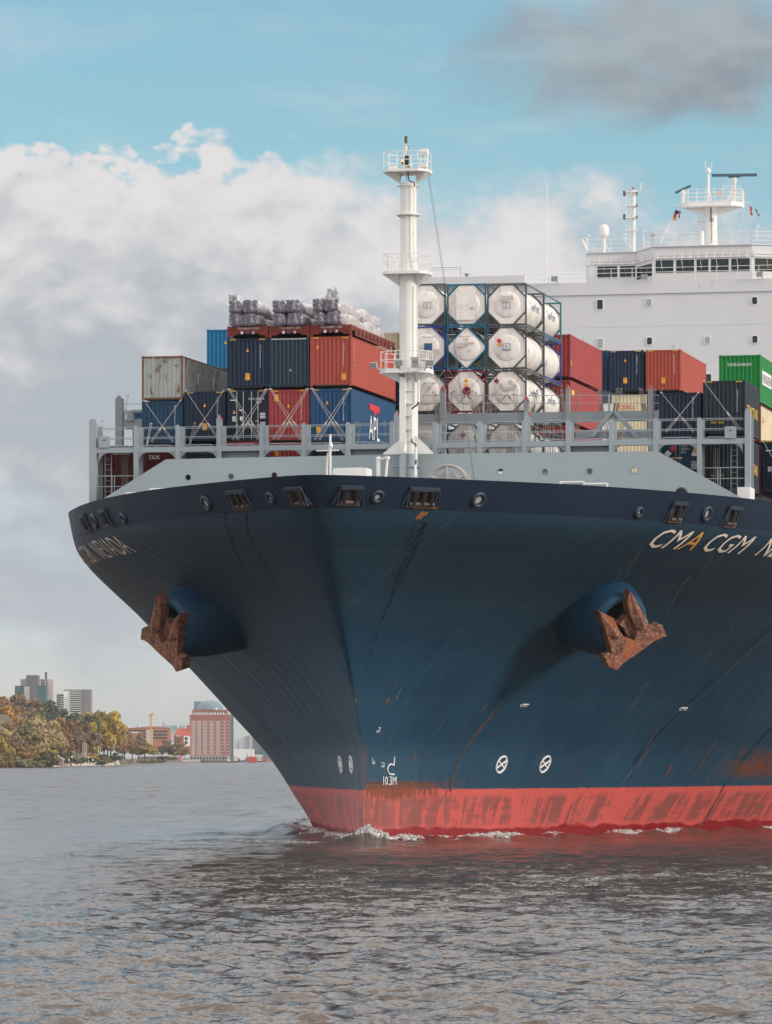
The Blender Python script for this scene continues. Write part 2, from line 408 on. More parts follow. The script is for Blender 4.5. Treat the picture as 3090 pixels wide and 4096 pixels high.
# ---------------------------------------------------------------- hull form
HZ = np.array([-2, 0, 2.9, 4.5, 7.75, 10.7, 13.5, 17.7, 19.6])
HS = np.array([-13.6, -13.6, -13.6, -13.65, -15.6, -18.0, -20.5, -24.6, -25.9])
HL = np.array([111.6, 107.7, 96.5, 90.1, 76.6, 66.2, 56.4, 43.6, 43.9])
HP = np.array([1.5, 1.5, 1.53, 1.56, 1.62, 1.7, 1.8, 2.0, 2.05])
HR = np.array([0, 0, 0, .01, .08, .4, .85, 1.15, 1.15])
def pchip(X, Y, x):
    h = np.diff(X); d = np.diff(Y) / h; m = np.zeros_like(Y, float)
    for k in range(1, len(X) - 1):
        if d[k - 1] * d[k] > 0:
            w1 = 2 * h[k] + h[k - 1]; w2 = h[k] + 2 * h[k - 1]
            m[k] = (w1 + w2) / (w1 / d[k - 1] + w2 / d[k])
    m[0], m[-1] = d[0], d[-1]
    x = np.clip(x, X[0], X[-1]); i = np.clip(np.searchsorted(X, x) - 1, 0, len(X) - 2)
    u = (x - X[i]) / h[i]
    return (Y[i] * (1 + 2 * u) * (1 - u) ** 2 + h[i] * m[i] * u * (1 - u) ** 2 + Y[i + 1] * u * u * (3 - 2 * u) + h[i] * m[i + 1] * u * u * (u - 1))
KNUCK = []      # filled below: a plating knuckle on each side, aft of which the side stands a little fuller
def stem_s(z): return pchip(HZ, HS, np.asarray(z, float))
def half(s, z):
    z = np.asarray(z, float); s = np.asarray(s, float)
    x = np.maximum(s - stem_s(z), 0)
    r = pchip(HZ, HR, z); L = pchip(HZ, HL, z); p = pchip(HZ, HP, z)
    xe = np.sqrt(x * x + 2 * r * x)
    b = 24.1 * (1 - np.clip(1 - xe / L, 0, 1) ** p)
    for (s0, z0, ds, dz, k) in KNUCK:
        q = (s - s0) * dz - (z - z0) * ds
        b = b + k * 2.2 * np.tanh(np.maximum(q, 0) / 2.2) * np.clip((24.1 - b) / 9, 0, 1) * np.clip(z / 2, 0, 1)
    return np.minimum(b, 24.1)
def z_rim(s): return 19.63 - .2 * np.clip((np.asarray(s, float) + 15) / 15, 0, 1) ** 1.3
def hull_hit(u, v, side=1):
    """where the line of sight through a photograph pixel first meets the hull: (s, z)"""
    Y = np.arange(225, 340, .05); X = (u - CX) / F * Y; z = CAMH + (VH - v) / F * Y
    s = SN * (X - OX) + CS * (Y - OY); t = (CS * (X - OX) - SN * (Y - OY)) * side
    ok = (t < half(s, z)) & (s > stem_s(z)) & (t > -1)
    i = int(np.argmax(ok)) if ok.any() else int(np.argmin(np.abs(t - half(s, z))))
    return float(s[i]), float(z[i])
def hull_pt(s, z, side=1, off=0.0):
    b = float(half(s, z)); e = .05
    n = Vector((1, -(float(half(s + e, z)) - b) / e, -(float(half(s, z + e)) - b) / e)).normalized()
    p = Vector((b, s, z)) + n * off
    return Vector((p.x * side, p.y, p.z)), Vector((n.x * side, n.y, n.z))

_k0, _k1 = hull_hit(2462, 3150), hull_hit(3088, 2530)
_d = Vector((_k1[0] - _k0[0], _k1[1] - _k0[1])).normalized()
KNUCK.append((_k0[0], _k0[1], _d.x, _d.y, .085))

ship = empty('container_ship', (OX, OY, 0), 'huge dark blue container ship with red boot top, seen from its port bow', 'ship', None, -TH)
XS = np.concatenate([[0, .006, .02, .045, .08, .13, .2, .3, .42, .57, .75, .97, 1.2], np.arange(1.5, 6, .4), np.arange(6, 62, .55), np.arange(63, 110, 4), [130, 170, 230, 330]])
def hull_grid(zlo, zhi, n):
    """rows of (half-breadth, s, z); zlo / zhi are functions of the distance aft of the stem head"""
    rows = []
    for w in np.linspace(0, 1, n):
        s = -25.9 + XS
        for _ in range(4):
            z = zlo(s) + w * (zhi(s) - zlo(s)); s = stem_s(z) + XS
        rows.append((half(s, z), s, z))
    return rows
def skin(name, rows, mat, parent, inner=0.0, smooth=60):
    m = MB(); k = len(XS)
    for side in (1, -1):
        o = len(m.v)
        for b, s, z in rows:
            m.v += [(side * float(bb), float(ss), float(zz)) for bb, ss, zz in zip(b, s, z)]
        for j in range(len(rows) - 1):
            for i in range(k - 1):
                a = o + j * k + i
                m.f.append((a, a + 1, a + k + 1, a + k) if side > 0 else (a, a + k, a + k + 1, a + 1))
    me = bpy.data.meshes.new(name); me.from_pydata(m.v, [], m.f)
    bm = bmesh.new(); bm.from_mesh(me); bmesh.ops.remove_doubles(bm, verts=bm.verts, dist=.002); bmesh.ops.recalc_face_normals(bm, faces=bm.faces); bm.to_mesh(me); bm.free()
    for p in me.polygons: p.use_smooth = True
    me.set_sharp_from_angle(angle=math.radians(smooth))
    me.materials.append(mat)
    ob = bpy.data.objects.new(name, me); COL.objects.link(ob); ob.parent = parent
    return ob
zk = lambda s: z_rim(s) - 1.66
lo = lambda s: np.full_like(s, -2.0)
hull = skin('hull', hull_grid(lo, zk, 56), M['hull'], ship)
bul = skin('bulwark', hull_grid(zk, z_rim, 7), M['bulwark'], ship)
bul['label'] = 'fresh navy bulwark band along the top of the hull'
m = MB(); m.box(-24.1, 24.1, 315.9, 316.2, -2, 19.3); m.build('transom', M['hull'], ship)
# bulwark cap rail and inner face
m = MB(); sr = -25.9 + XS; br_ = half(sr, z_rim(sr)); zr = z_rim(sr)
pl = [(float(b), float(s), float(z)) for b, s, z in zip(br_, sr, zr)]
ring = [(-b, s, z) for b, s, z in pl[::-1]] + pl[1:]
inn = []
for i, p in enumerate(ring):
    a = Vector(ring[max(i - 1, 0)]); c = Vector(ring[min(i + 1, len(ring) - 1)])
    d = (c - a); nrm = Vector((d.y, -d.x, 0)).normalized(); inn.append(Vector(p) - nrm * .16 if (Vector(p) - nrm * .16 - Vector((0, 60, p[2]))).length < (Vector(p) - Vector((0, 60, p[2]))).length else Vector(p) + nrm * .16)
_zl = z_rim(-25.9 + XS) - 1.72; _sl = stem_s(_zl) + XS; _bl = half(_sl, _zl)
_q = [(float(max(b - .12, 0)), float(s + (.16 if i < 14 else .05)), float(z)) for i, (b, s, z) in enumerate(zip(_bl, _sl, _zl))]
low_in = [(-b, s, z) for b, s, z in _q[::-1]] + _q[1:]
for (a, b), (c, d) in zip(zip(ring, inn), zip(ring[1:], inn[1:])):
    m.quad((a[0], a[1], a[2] + .004), (c[0], c[1], c[2] + .004), (d.x, d.y, d.z + .004), (b.x, b.y, b.z + .004))
for (b, bl), (d, dl) in zip(zip(inn, low_in), list(zip(inn, low_in))[1:]): m.quad((b.x, b.y, b.z + .004), (d.x, d.y, d.z + .004), dl, bl)
m.build('cap_rail', M['bulwark'], bul)
m = MB(); m.add([(p[0] * .995, p[1], 17.86) for p in low_in], [tuple(range(len(inn)))]); m.build('deck', M['grey'], ship)


def text_on_hull(name, strng, org, ex, ey, side, mat, off=.035, x0=0.0, w=None):
    """string laid on the shell: text x runs along ex, text y along ey, both (ds, dz) per cap height"""
    v, f, width = text(strng)
    bm = bmesh.new(); vs = [bm.verts.new((x + x0, y, 0)) for x, y in v]
    for q in f:
        try: bm.faces.new([vs[i] for i in q])
        except ValueError: pass
    for _ in range(3):
        ed = [e for e in bm.edges if e.calc_length() > .45]
        if not ed: break
        bmesh.ops.triangulate(bm, faces=bm.faces)
        bmesh.ops.subdivide_edges(bm, edges=[e for e in bm.edges if e.calc_length() > .45], cuts=1)
    for q in bm.verts:
        s = org[0] + q.co.x * ex[0] + q.co.y * ey[0]; z = org[1] + q.co.x * ex[1] + q.co.y * ey[1]
        q.co = hull_pt(s, z, side, off)[0]
    me = bpy.data.meshes.new(name); bm.to_mesh(me); bm.free(); me.materials.append(mat)
    o = bpy.data.objects.new(name, me); COL.objects.link(o); o.parent = hull
    return o
# ship's name on both bows
_p0, _p1, _p2 = hull_hit(2573.3, 2185.9), hull_hit(2954.2, 2214.4), hull_hit(3026.5, 2145)
_w = text('CMA CGM')[2]
EX = ((_p1[0] - _p0[0]) / _w, (_p1[1] - _p0[1]) / _w); EY = (_p2[0] - _p1[0], _p2[1] - _p1[1])
M['name'] = paint('cream hull lettering', (.78, .70, .62), .6, .25, .0)
M['name_a'] = paint('ochre hull lettering', (.66, .34, .07), .6, .25, .0)
gap = _w / 381.0
xm = text('CM')[2]; xa = text('CMA')[2]
nev = _w * 1.195
tot = nev + text('NEVADA')[2]
def ship_name(side):
    if side > 0: org, ex, ey = _p0, EX, EY
    else:  # starboard reads towards the bow and ends where the port one begins
        org = (_p0[0] + tot * EX[0], _p0[1] + tot * EX[1]); ex = (-EX[0], -EX[1]); ey = (-EY[0], EY[1])
    text_on_hull('lettering', 'CM', org, ex, ey, side, M['name'])
    wA = text('A')[2]
    text_on_hull('lettering', 'A', org, ex, ey, side, M['name_a'], x0=xa - wA)['label'] = 'ochre letter of the ship name'
    text_on_hull('lettering', 'CGM', org, ex, ey, side, M['name'], x0=_w - text('CGM')[2])
    text_on_hull('lettering', 'NEVADA', org, ex, ey, side, M['name'], x0=nev)
ship_name(1); ship_name(-1)
# small marks
def mark(strng, u, v, u2, v2, side=1, mat=None, name='lettering'):
    """small mark whose lower left and upper right corners lie on the given pixels"""
    (s0, z0), (s1, z1), (s2, z2) = hull_hit(u, v, side), hull_hit(u2, v, side), hull_hit(u, v2, side)
    w = text(strng)[2]
    return text_on_hull(name, strng, (s0, z0), ((s1 - s0) / w, (z1 - z0) / w), (s2 - s0, z2 - z0), side, mat or M['ltr'], off=.03)
mark('10.3M', 1532, 3140, 1583, 3106)
mark('OS', 1503, 2930, 1514, 2921); mark('7', 1513, 2930, 1523, 2909)
mark('OS', 1522, 3070, 1533, 3061); mark('VT', 1491, 3054, 1500, 3044); mark('BT/BT', 2080, 2827, 2112, 2817); mark('BT/BT', 2717, 2842, 2749, 2832)
def polyline_mark(name, pix, r, side=1):
    mm = MB(); P = [hull_pt(*hull_hit(u, v, side), side, .03)[0] for u, v in pix]
    mm.path(P, r, 5); return mm.build(name, M['ltr'], hull)
polyline_mark('bulb_mark', [(1575, 3028), (1575, 3062), (1562, 3056), (1552, 3064), (1549, 3080), (1554, 3094), (1562, 3098), (1576, 3098)], .045)
polyline_mark('frame_mark', [(1488, 3032), (1488, 3054), (1496, 3055)], .02)
polyline_mark('frame_mark', [(1523, 3052), (1534, 3052), (1533, 3070)], .02)
polyline_mark('frame_mark', [(2089, 2817), (2114, 2817)], .03); polyline_mark('frame_mark', [(2723, 2831), (2750, 2831)], .03)
def thruster_mark(u, v, side):
    s, z = hull_hit(u, v, side); r = .47; mm = MB()
    P = [hull_pt(s + r * math.cos(a), z + r * math.sin(a), side, .03)[0] for a in np.linspace(0, 2 * math.pi, 25)]
    mm.path(P, .07, 5)
    for a in (.5, 2.6416):
        mm.bar(hull_pt(s + r * math.cos(a), z + r * math.sin(a), side, .03)[0], hull_pt(s - r * math.cos(a), z - r * math.sin(a), side, .03)[0], .06, 5)
    mm.build('thruster_mark', M['ltr'], hull)
thruster_mark(2003.5, 3058, 1); thruster_mark(2177.6, 3057, 1); thruster_mark(1366.6, 3059.5, -1); thruster_mark(1408.6, 3059.5, -1)
# half-round fender bar curving down to the boot top near the stem, and rust-bled ends of others
def hull_bar(pix, r, mat, name='rubbing_bar', side=1, n=6):
    mm = MB(); P = [hull_pt(*hull_hit(u, v, side), side, 0)[0] for u, v in pix]; mm.path(P, r, n); return mm.build(name, mat, hull, 40)
hull_bar([(2014, 2797), (1985, 2835), (1945, 2885), (1905, 2935), (1868, 2985), (1838, 3035), (1818, 3085), (1804, 3130), (1800, 3165)], .075, paint('rust bled bar paint', (.05, .055, .06), .6, .3, 1.3))
hull_bar([(3090, 2905), (3020, 2985), (2950, 3070), (2890, 3155), (2825, 3270), (2795, 3312)], .06, paint('hull bar paint', (.03, .05, .06), .6, .3, .9))

# run-off stains, touch-up paint and scrapes that lie on the plating, plus painted knuckle light and shade
def strip_on_hull(name, pix, w, mat, side=1, off=.012, taper=True):
    hits = [hull_hit(u, v, side) for u, v in pix]; mm = MB(); L_ = []
    n = max(6, 5 * len(hits)); q = np.linspace(0, len(hits) - 1, n)
    ss = np.interp(q, range(len(hits)), [h[0] for h in hits]); zz_ = np.interp(q, range(len(hits)), [h[1] for h in hits])
    for i in range(n):
        f = i / (n - 1); ww = w * ((1 - .75 * f) if taper else 1) * (.75 + .5 * abs(math.sin(i * 2.3)))
        j0, j1 = max(i - 1, 0), min(i + 1, n - 1); d = Vector((ss[j1] - ss[j0], zz_[j1] - zz_[j0])).normalized()
        L_.append((hull_pt(ss[i] - d.y * ww / 2, zz_[i] + d.x * ww / 2, side, off)[0], hull_pt(ss[i] + d.y * ww / 2, zz_[i] - d.x * ww / 2, side, off)[0]))
    for (a, b), (c, d) in zip(L_, L_[1:]): mm.quad(a, c, d, b)
    return mm.build(name, mat, hull)
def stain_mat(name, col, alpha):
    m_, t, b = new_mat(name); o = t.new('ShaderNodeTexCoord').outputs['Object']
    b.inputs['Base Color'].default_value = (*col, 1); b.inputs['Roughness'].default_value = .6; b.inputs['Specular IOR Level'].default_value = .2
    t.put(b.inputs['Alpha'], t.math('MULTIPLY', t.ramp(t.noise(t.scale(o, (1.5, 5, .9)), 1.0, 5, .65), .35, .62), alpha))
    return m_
M['st_dark'] = stain_mat('dark run-off stain and knuckle shade', (.006, .010, .016), .42); M['st_pale'] = stain_mat('pale scrape and knuckle light', (.16, .21, .22), .30); M['st_rust'] = stain_mat('rust run', (.26, .085, .025), .8)
M['touch'] = plain('touch-up navy', (.008, .016, .038), .5)
for pix, w in (([(1690, 2085), (1640, 2200), (1560, 2400), (1500, 2560), (1455, 2690)], .22), ([(1700, 2085), (1665, 2180), (1600, 2330), (1530, 2480)], .16), ([(1660, 2085), (1600, 2230), (1540, 2380)], .12)): strip_on_hull('run_off_stain', pix, w, M['st_dark'])
for pix, w in (([(905, 2045), (930, 2150), (1010, 2330)], .2), ([(990, 2050), (1060, 2250), (1150, 2450)], .14), ([(855, 2055), (900, 2075)], .25)): strip_on_hull('run_off_stain', pix, w, M['st_dark'], -1)
strip_on_hull('knuckle_light_shade', [(3088, 2528), (2980, 2625), (2880, 2718), (2780, 2812), (2690, 2900), (2610, 2988), (2540, 3070), (2475, 3150)], .16, M['st_pale'], taper=False)  # pale strip painting the light along the knuckle ridge
strip_on_hull('knuckle_light_shade', [(3068, 2526), (2960, 2623), (2860, 2716), (2760, 2810), (2670, 2898), (2590, 2986), (2522, 3068)], .22, M['st_dark'], taper=False)  # dark strip painting the shade beside the ridge
_rs = random.Random(5)
for k in range(26):
    u = _rs.uniform(2480, 3080) if k < 18 else _rs.uniform(1560, 2200); v = _rs.uniform(2150, 2750) if k < 18 else _rs.uniform(2650, 2900); l = _rs.uniform(120, 330)
    strip_on_hull('scrape', [(u, v), (u - l * .33, v + l * .55), (u - l * .55, v + l)], _rs.uniform(.04, .13), M['st_pale'])
for pix, w in (([(2640, 2900), (2580, 3010), (2540, 3100)], .16), ([(2870, 2960), (2800, 3060), (2750, 3150)], .2), ([(2690, 3060), (2650, 3130)], .3), ([(1555, 2790), (1538, 2822)], .2), ([(1585, 2735), (1578, 2752)], .12), ([(1590, 2785), (1582, 2800)], .12), ([(1665, 3022), (1655, 3042)], .16), ([(1632, 3030), (1625, 3048)], .1), ([(1945, 2818), (1930, 2850)], .2), ([(2380, 2978), (2330, 3060), (2280, 3140)], .09), ([(2185, 3000), (2160, 3040)], .16), ([(1410, 2768), (1425, 2830)], .14)): strip_on_hull('rust_run', pix, w, M['st_rust'])
for u0, u1, v in ((1462, 1562, 2034), (1832, 1920, 2036), (2530, 2575, 2076)): strip_on_hull('touch_up', [(u0, v), ((u0 + u1) / 2, v + 2), (u1, v)], .17, M['touch'], taper=False)
M['patch_rust'] = paint('rust and primer patch', (.34, .13, .05), .7, .5, 1.2, scale=4)
for u0, u1, v, w in ((1655, 1752, 2030, .12), (1674, 1696, 2060, .36), (1698, 1710, 2054, .16)): strip_on_hull('rust_patch', [(u0, v), ((u0 + u1) / 2, v + 1), (u1, v + 1)], w, M['patch_rust'], taper=False)
# bulwark fairleads: (kind, port-side pixel, breadth, height) mirrored to starboard
def hull_frame(u, v, side=1):
    s, z = hull_hit(u, v, 1)
    p, n = hull_pt(s, z, side, 0)
    al = Vector((0, 0, 1)).cross(n).normalized(); up = n.cross(al).normalized()
    return p, n, al, up
def roller_fairlead(u, v, w, h, side, nroll):
    p, n, al, up = hull_frame(u, v, side)
    Q = lambda a, b, c: p + al * a + up * b + n * c
    mm = MB(); fr = .10
    mm.prism([Q(-w / 2, -h / 2, .012), Q(w / 2, -h / 2, .012), Q(w / 2, h / 2, .012), Q(-w / 2, h / 2, .012)], n * .02)
    op = mm.build('fairlead', M['gap'], bul)  # flat dark panel painted as the shaded opening
    mm = MB()
    mm.prism([Q(-w / 2 - fr, h / 2, .01), Q(w / 2 + fr, h / 2, .01), Q(w / 2 + fr, h / 2 + .17, .01), Q(-w / 2 - fr, h / 2 + .17, .01)], n * .22)
    for sg in (-1, 1):
        mm.prism([Q(sg * (w / 2 + .02), -h / 2 - .05, .02), Q(sg * (w / 2 + .09), -h / 2 - .05, .02), Q(sg * (w / 2 + .09), h / 2 + .08, .02), Q(sg * (w / 2 + .02), h / 2 + .08, .02)], n * .08)
        mm.bar(Q(sg * (w / 2 + .34), -h / 2 - .12, .05), Q(sg * (w / 2 + .10), h / 2 + .17, .20), .035, 6)
    mm.build('frame', M['fair'], op)
    mm = MB()
    for k in range(nroll):
        a = (-.5 + (k + .5) / nroll) * w * (1.0 if nroll > 1 else 0) if nroll != 2 else (-1, 1)[k] * (w / 2 - .2)
        mm.bar(Q(a, -h / 2 + .03, .12), Q(a, h / 2 - .03, .12), .15, 10)
    mm.build('roller', M['hatch_dark'], op, 40)
    mm = MB(); mm.bar(Q(-w / 2 + .05, -h / 2 + .10, .14), Q(w / 2 - .05, -h / 2 + .10, .14), .10, 8)
    mm.prism([Q(-w / 2 - .1, -h / 2 - .12, .015), Q(w / 2 + .1, -h / 2 - .12, .015), Q(w / 2 + .1, -h / 2 - .03, .015), Q(-w / 2 - .1, -h / 2 - .03, .015)], n * .1)
    mm.build('sill_roller', M['sillr'], op, 40)
M['fair'] = plain('fairlead frame paint', (.030, .045, .066), .5)
M['sillr'] = paint('rusty worn sill', (.10, .085, .08), .6, .4, 1.0, scale=3)
def oval_chock(u, v, w, h, side):
    p, n, al, up = hull_frame(u, v, side)
    mm = MB(); mm.torus(p + n * .03, .5, .13, n, 24, 8, (w, h), up)
    o = mm.build('mooring_chock', M['bulw2'], bul, 60)
    mm = MB(); P = [p + n * .02 + al * (.5 * w * math.cos(a)) + up * (.5 * h * math.sin(a)) for a in np.linspace(0, 2 * math.pi, 24, endpoint=False)]
    mm.add(P, [tuple(range(24))]); mm.build('opening', M['inside'], o)  # flat dark disc painted as the shaded hole
    mm = MB(); mm.prism([p + n * .03 + al * (.34 * w * math.cos(a) - .08 * side) + up * (.34 * h * math.sin(a) + .05) for a in np.linspace(0, 2 * math.pi, 16, endpoint=False)], n * .01)
    mm.build('bright_inside_patch', M['inlit'], o)  # pale disc; the lit deck beyond is put into its colour
M['bulw2'] = plain('chock paint', (.012, .024, .048), .45)
M['inside'] = plain('inside of chock', (.035, .05, .075), .6)
M['inlit'] = plain('pale patch for lit deck inside', (.34, .34, .34), .7)
for side in (1, -1):
    roller_fairlead(1685, 1990, 1.62, .86, side, 3)
    oval_chock(1911, 1999, .74, .72, side)
    roller_fairlead(1395.5 if side > 0 else 1460, 1982, 1.1, .86, side, 2) if side > 0 else None
    oval_chock(2553, 2049, .48, .5, side)
    roller_fairlead(2705.6, 2049, .95, .95, side, 1)
    oval_chock(2826.6, 2055.4, .62, .74, side)
    roller_fairlead(2927.5, 2067.6, .95, .95, side, 1)
oval_chock(1510, 1986.3, .60, .58, 1)
def on_starboard(fn, u, v, *a):
    """same fittings measured on the starboard bow"""
    s, z = hull_hit(u, v, -1)
    global hull_frame
    keep = hull_frame
    def hf(_u, _v, side=1):
        p, n = hull_pt(s, z, -1, 0); al = Vector((0, 0, 1)).cross(n).normalized(); return p, n, al, n.cross(al).normalized()
    hull_frame = hf
    fn(u, v, *a); hull_frame = keep
on_starboard(roller_fairlead, 1194.6, 1985.8, 1.0, .86, -1, 2)
on_starboard(oval_chock, 1087, 1992.7, .52, .55, -1)

# anchor bolsters and anchors
def ray_plane(u, v, p, n):
    d = Vector(((u - CX) / F, 1, (VH - v) / F)); o = Vector((0, 0, CAMH))
    return o + d * ((p - o).dot(n) / d.dot(n))
def to_ship(P): t, s = ship_xy(P.x, P.y); return Vector((t, s, P.z))
_sb, _zb = hull_hit(2385, 2445)
Bp = W(float(half(_sb, _zb)), _sb, _zb)
Ey_ = Bp.y - 2.3
Ep = Vector(((2487 - CX) / F * Ey_, Ey_, CAMH + (VH - 2497) / F * Ey_))
AX = (Ep - Bp).normalized()
zz = lambda q: (2100 + q[0] / 1.6859, 1900 + q[1] / 1.6859)
ANCH = [(503, 918), (548, 940), (600, 968), (628, 1025), (672, 1092), (700, 1104), (742, 1120), (757, 1062), (742, 1010), (708, 935), (692, 855), (711, 781), (748, 838), (802, 942), (850, 1022), (880, 1024), (910, 1006), (932, 1016), (950, 1066), (962, 1092), (905, 1102), (858, 1136), (800, 1180), (720, 1236), (660, 1276), (632, 1318), (572, 1306), (546, 1250), (562, 1226), (592, 1208), (560, 1095), (530, 1005)]
SHANK = [(640, 1010), (690, 950), (712, 985), (758, 1105), (715, 1118), (668, 1030)]
front = Ep + AX * .55
apts = [to_ship(ray_plane(*zz(q), front, AX)) for q in ANCH]
spts = [to_ship(ray_plane(*zz(q), front - AX * .35, AX)) for q in SHANK]
axs = Vector((AX.x * CS - AX.y * SN, AX.x * SN + AX.y * CS, AX.z))
for side in (1, -1):
    mir = lambda p: Vector((p.x * side, p.y, p.z))
    b0, e0 = mir(to_ship(Bp)), mir(to_ship(Ep)); ax = mir(axs)
    mm = MB(); n = 40; rows = []
    prof = [(-2.2, 3.0), (-.6, 2.65), (.35, 2.3), (.75, 2.0), (.93, 1.78), (1.0, 1.62), (1.02, 1.45), (1.0, 1.28), (.9, 1.2), (.5, 1.15)]
    dn = Vector((0, 0, -1)); dn = (dn - ax * dn.dot(ax)).normalized(); sd = ax.cross(dn)
    d = e0 - b0
    for k, r in prof:
        c = b0 + d * k
        rows.append([c + (sd * math.cos(2 * math.pi * i / n) + dn * math.sin(2 * math.pi * i / n)) * r for i in range(n)])
    for a, b in zip(rows, rows[1:]):
        o = len(mm.v)
        mm.add(a + b, [(i, (i + 1) % n, n + (i + 1) % n, n + i) for i in range(n)])
    me = mm.build('anchor_bolster', M['bolster'], hull)
    bm = bmesh.new(); bm.from_mesh(me.data); bmesh.ops.remove_doubles(bm, verts=bm.verts, dist=.001); bmesh.ops.recalc_face_normals(bm, faces=bm.faces); bm.to_mesh(me.data); bm.free()
    for p in me.data.polygons: p.use_smooth = True
    me.data.set_sharp_from_angle(angle=math.radians(50))
    mm = MB(); mm.add(rows[-1], [tuple(range(n))]); mm.build('hawse_opening', M['gap'], me)
    # the anchor, heaved up against the bolster
    base = mir(sum(apts, Vector()) / len(apts))
    an = onship('anchor', base.x, base.y, base.z, 'rusty stockless anchor hauled up on the sunlit port bow' if side > 0 else 'dark rusty anchor hauled up on the shaded starboard bow', 'anchor', 'anchors in the bow')
    loc = lambda p: mir(p) - base
    mm = MB(); mm.prism([loc(p) for p in apts], -ax * .62)
    ob = mm.build('fluke_head', M['rust'], an)
    cen = sum((loc(p) for p in apts), Vector()) / len(apts)
    bv = ob.modifiers.new('bevel', 'BEVEL'); bv.width = .045; bv.segments = 2; bv.limit_method = 'ANGLE'; bv.angle_limit = math.radians(50)
    mm = MB(); mm.prism([loc(p) for p in spts], -ax * .5); mm.bar(loc(spts[0]) - ax * .3, loc(spts[0]) - ax * 1.6 , .22, 8)
    mm.build('shank', M['rust'], an)
    mm = MB(); mm.bar(loc(apts[18]) - ax * .3, loc(apts[27]) - ax * .3, .33, 7); mm.build('crown_bar', M['rust'], an, 40)
    for tip, c0, c1 in ((0, 4, 30), (11, 7, 14)):
        mm = MB(); P, Q, R_ = loc(apts[tip]), loc(apts[c0]), loc(apts[c1]); mid = Q * .55 + R_ * .45; o_ = ax * .02
        mm.add([P + o_, P * .12 + Q * .88 + o_, mid + ax * .24, P * .12 + R_ * .88 + o_], [(0, 1, 2), (0, 2, 3), (1, 3, 2)]); mm.build('fluke_ridge', M['rust'], an)

# ---------------------------------------------------------------- breakwater, foredeck fittings
def holed_panel(outline, holes, s0, thick, name, mat, parent):
    """plate in the plane s = s0 with round holes; outline and holes in (t, z)"""
    bm = bmesh.new(); ed = []
    def loop(P):
        vs = [bm.verts.new((t, s0, z)) for t, z in P]
        for a, b in zip(vs, vs[1:] + vs[:1]): ed.append(bm.edges.new((a, b)))
    loop(outline)
    for (t, z, r) in holes: loop([(t + r * math.cos(a), z + r * math.sin(a)) for a in np.linspace(0, 2 * math.pi, 22, endpoint=False)])
    bmesh.ops.triangle_fill(bm, use_beauty=True, use_dissolve=False, edges=ed)
    ex = bmesh.ops.extrude_face_region(bm, geom=bm.faces[:])
    bmesh.ops.translate(bm, verts=[g for g in ex['geom'] if isinstance(g, bmesh.types.BMVert)], vec=(0, thick, 0))
    bmesh.ops.recalc_face_normals(bm, faces=bm.faces)
    me = bpy.data.meshes.new(name); bm.to_mesh(me); bm.free(); me.materials.append(mat)
    o = bpy.data.objects.new(name, me); COL.objects.link(o); o.parent = parent
    return o
SB = -1.15
tz = lambda u, v, s: (PT(u, s), PZ(v, s, PT(u, s)))
_pts = [tz(409, 1997.5, SB), tz(664.9, 1837, SB), tz(1640, 1816, SB), tz(2631.9, 1804, SB), tz(2976, 1996, SB)]
outline = [(_pts[0][0], 17.87)] + _pts + [(_pts[4][0], 17.87)]
holes = [(*tz(u, v, SB), .165) for u, v in ((753, 1909.5), (925, 1906), (1098, 1901), (2004, 1886), (2182, 1886), (2360, 1884), (2539.7, 1881), (2728, 1964))]
breakwater = holed_panel(outline, holes, SB, .06, 'breakwater', M['grey_plain'], ship)
for t, z, r in holes: MB().torus((t, SB - .01, z), r + .012, .018, (0, 1, 0), 20, 5).build('hole_rim', M['grey_dark'], breakwater)

# foremast on the centreline
SM = -1.75
PX = 70.0 * 1.0  # photograph pixels per metre hereabouts (only for sizes below)
k_ = F / YD(0, SM)
mz = lambda v: PZ(v, SM, 0)
mt = lambda u: PT(u, SM)
TM = mt(1635.0)
mast = MB()
r0 = 36.5 / k_
mast.lathe([(r0 * .78, mz(1910)), (r0 * .78, mz(1500))], (TM + .12, SM + .12, 0), 24)
mast.lathe([(r0, mz(1500)), (r0, mz(1145)), (r0 * 1.06, mz(1100)), (r0 * .90, mz(1022)), (r0 * .885, mz(860)), (r0 * .885, mz(731))], (TM, SM, 0), 32)
mast_o = mast.build('foremast', M['white'], ship, 40)
mast_o['label'] = 'white tubular foremast with three platforms'
m = MB()
tl, tr = mt(1608), mt(1631)
m.box(tl, tr, SM - .62, SM + .1, mz(1816), mz(1510)); m.build('front_web', M['white'], mast_o)
m = MB(); m.box(tl, tr, SM - .62, SM + .1, 17.87, mz(1816) - .004); m.lathe([(r0 * .8, 17.87), (r0 * .8, mz(1816))], (TM + .12, SM + .12, 0), 20)
for v in (1868,): m.box(TM - .95, TM + .75, SM - .35, SM + .3, mz(v) - .02, mz(v) + .02)
m.build('grey_foot', M['grey'], mast_o)
m = MB()
for y in (912, 1012, 1110, 1216, 1305):
    v = 1100 + y / 1.9635; m.box(tr, mt(1659), SM - .42, SM - .05, mz(v) - .025, mz(v) + .025)
    m.box(tl - .1, tl, SM - .3, SM + .05, mz(v) - .025, mz(v) + .025)
m.build('step', M['white'], mast_o)
m = MB()
m.prism([(tl, SM - .2, mz(1755)), (mt(1537), SM - .2, mz(1812)), (mt(1537), SM - .2, mz(1817)), (tl, SM - .2, mz(1817))], (0, .06, 0))
m.prism([(mt(1668), SM - .2, mz(1745)), (mt(1736), SM - .2, mz(1812)), (mt(1736), SM - .2, mz(1817)), (tr + .002, SM - .2, mz(1817)), (tr + .002, SM - .2, mz(1745))], (0, .06, 0))
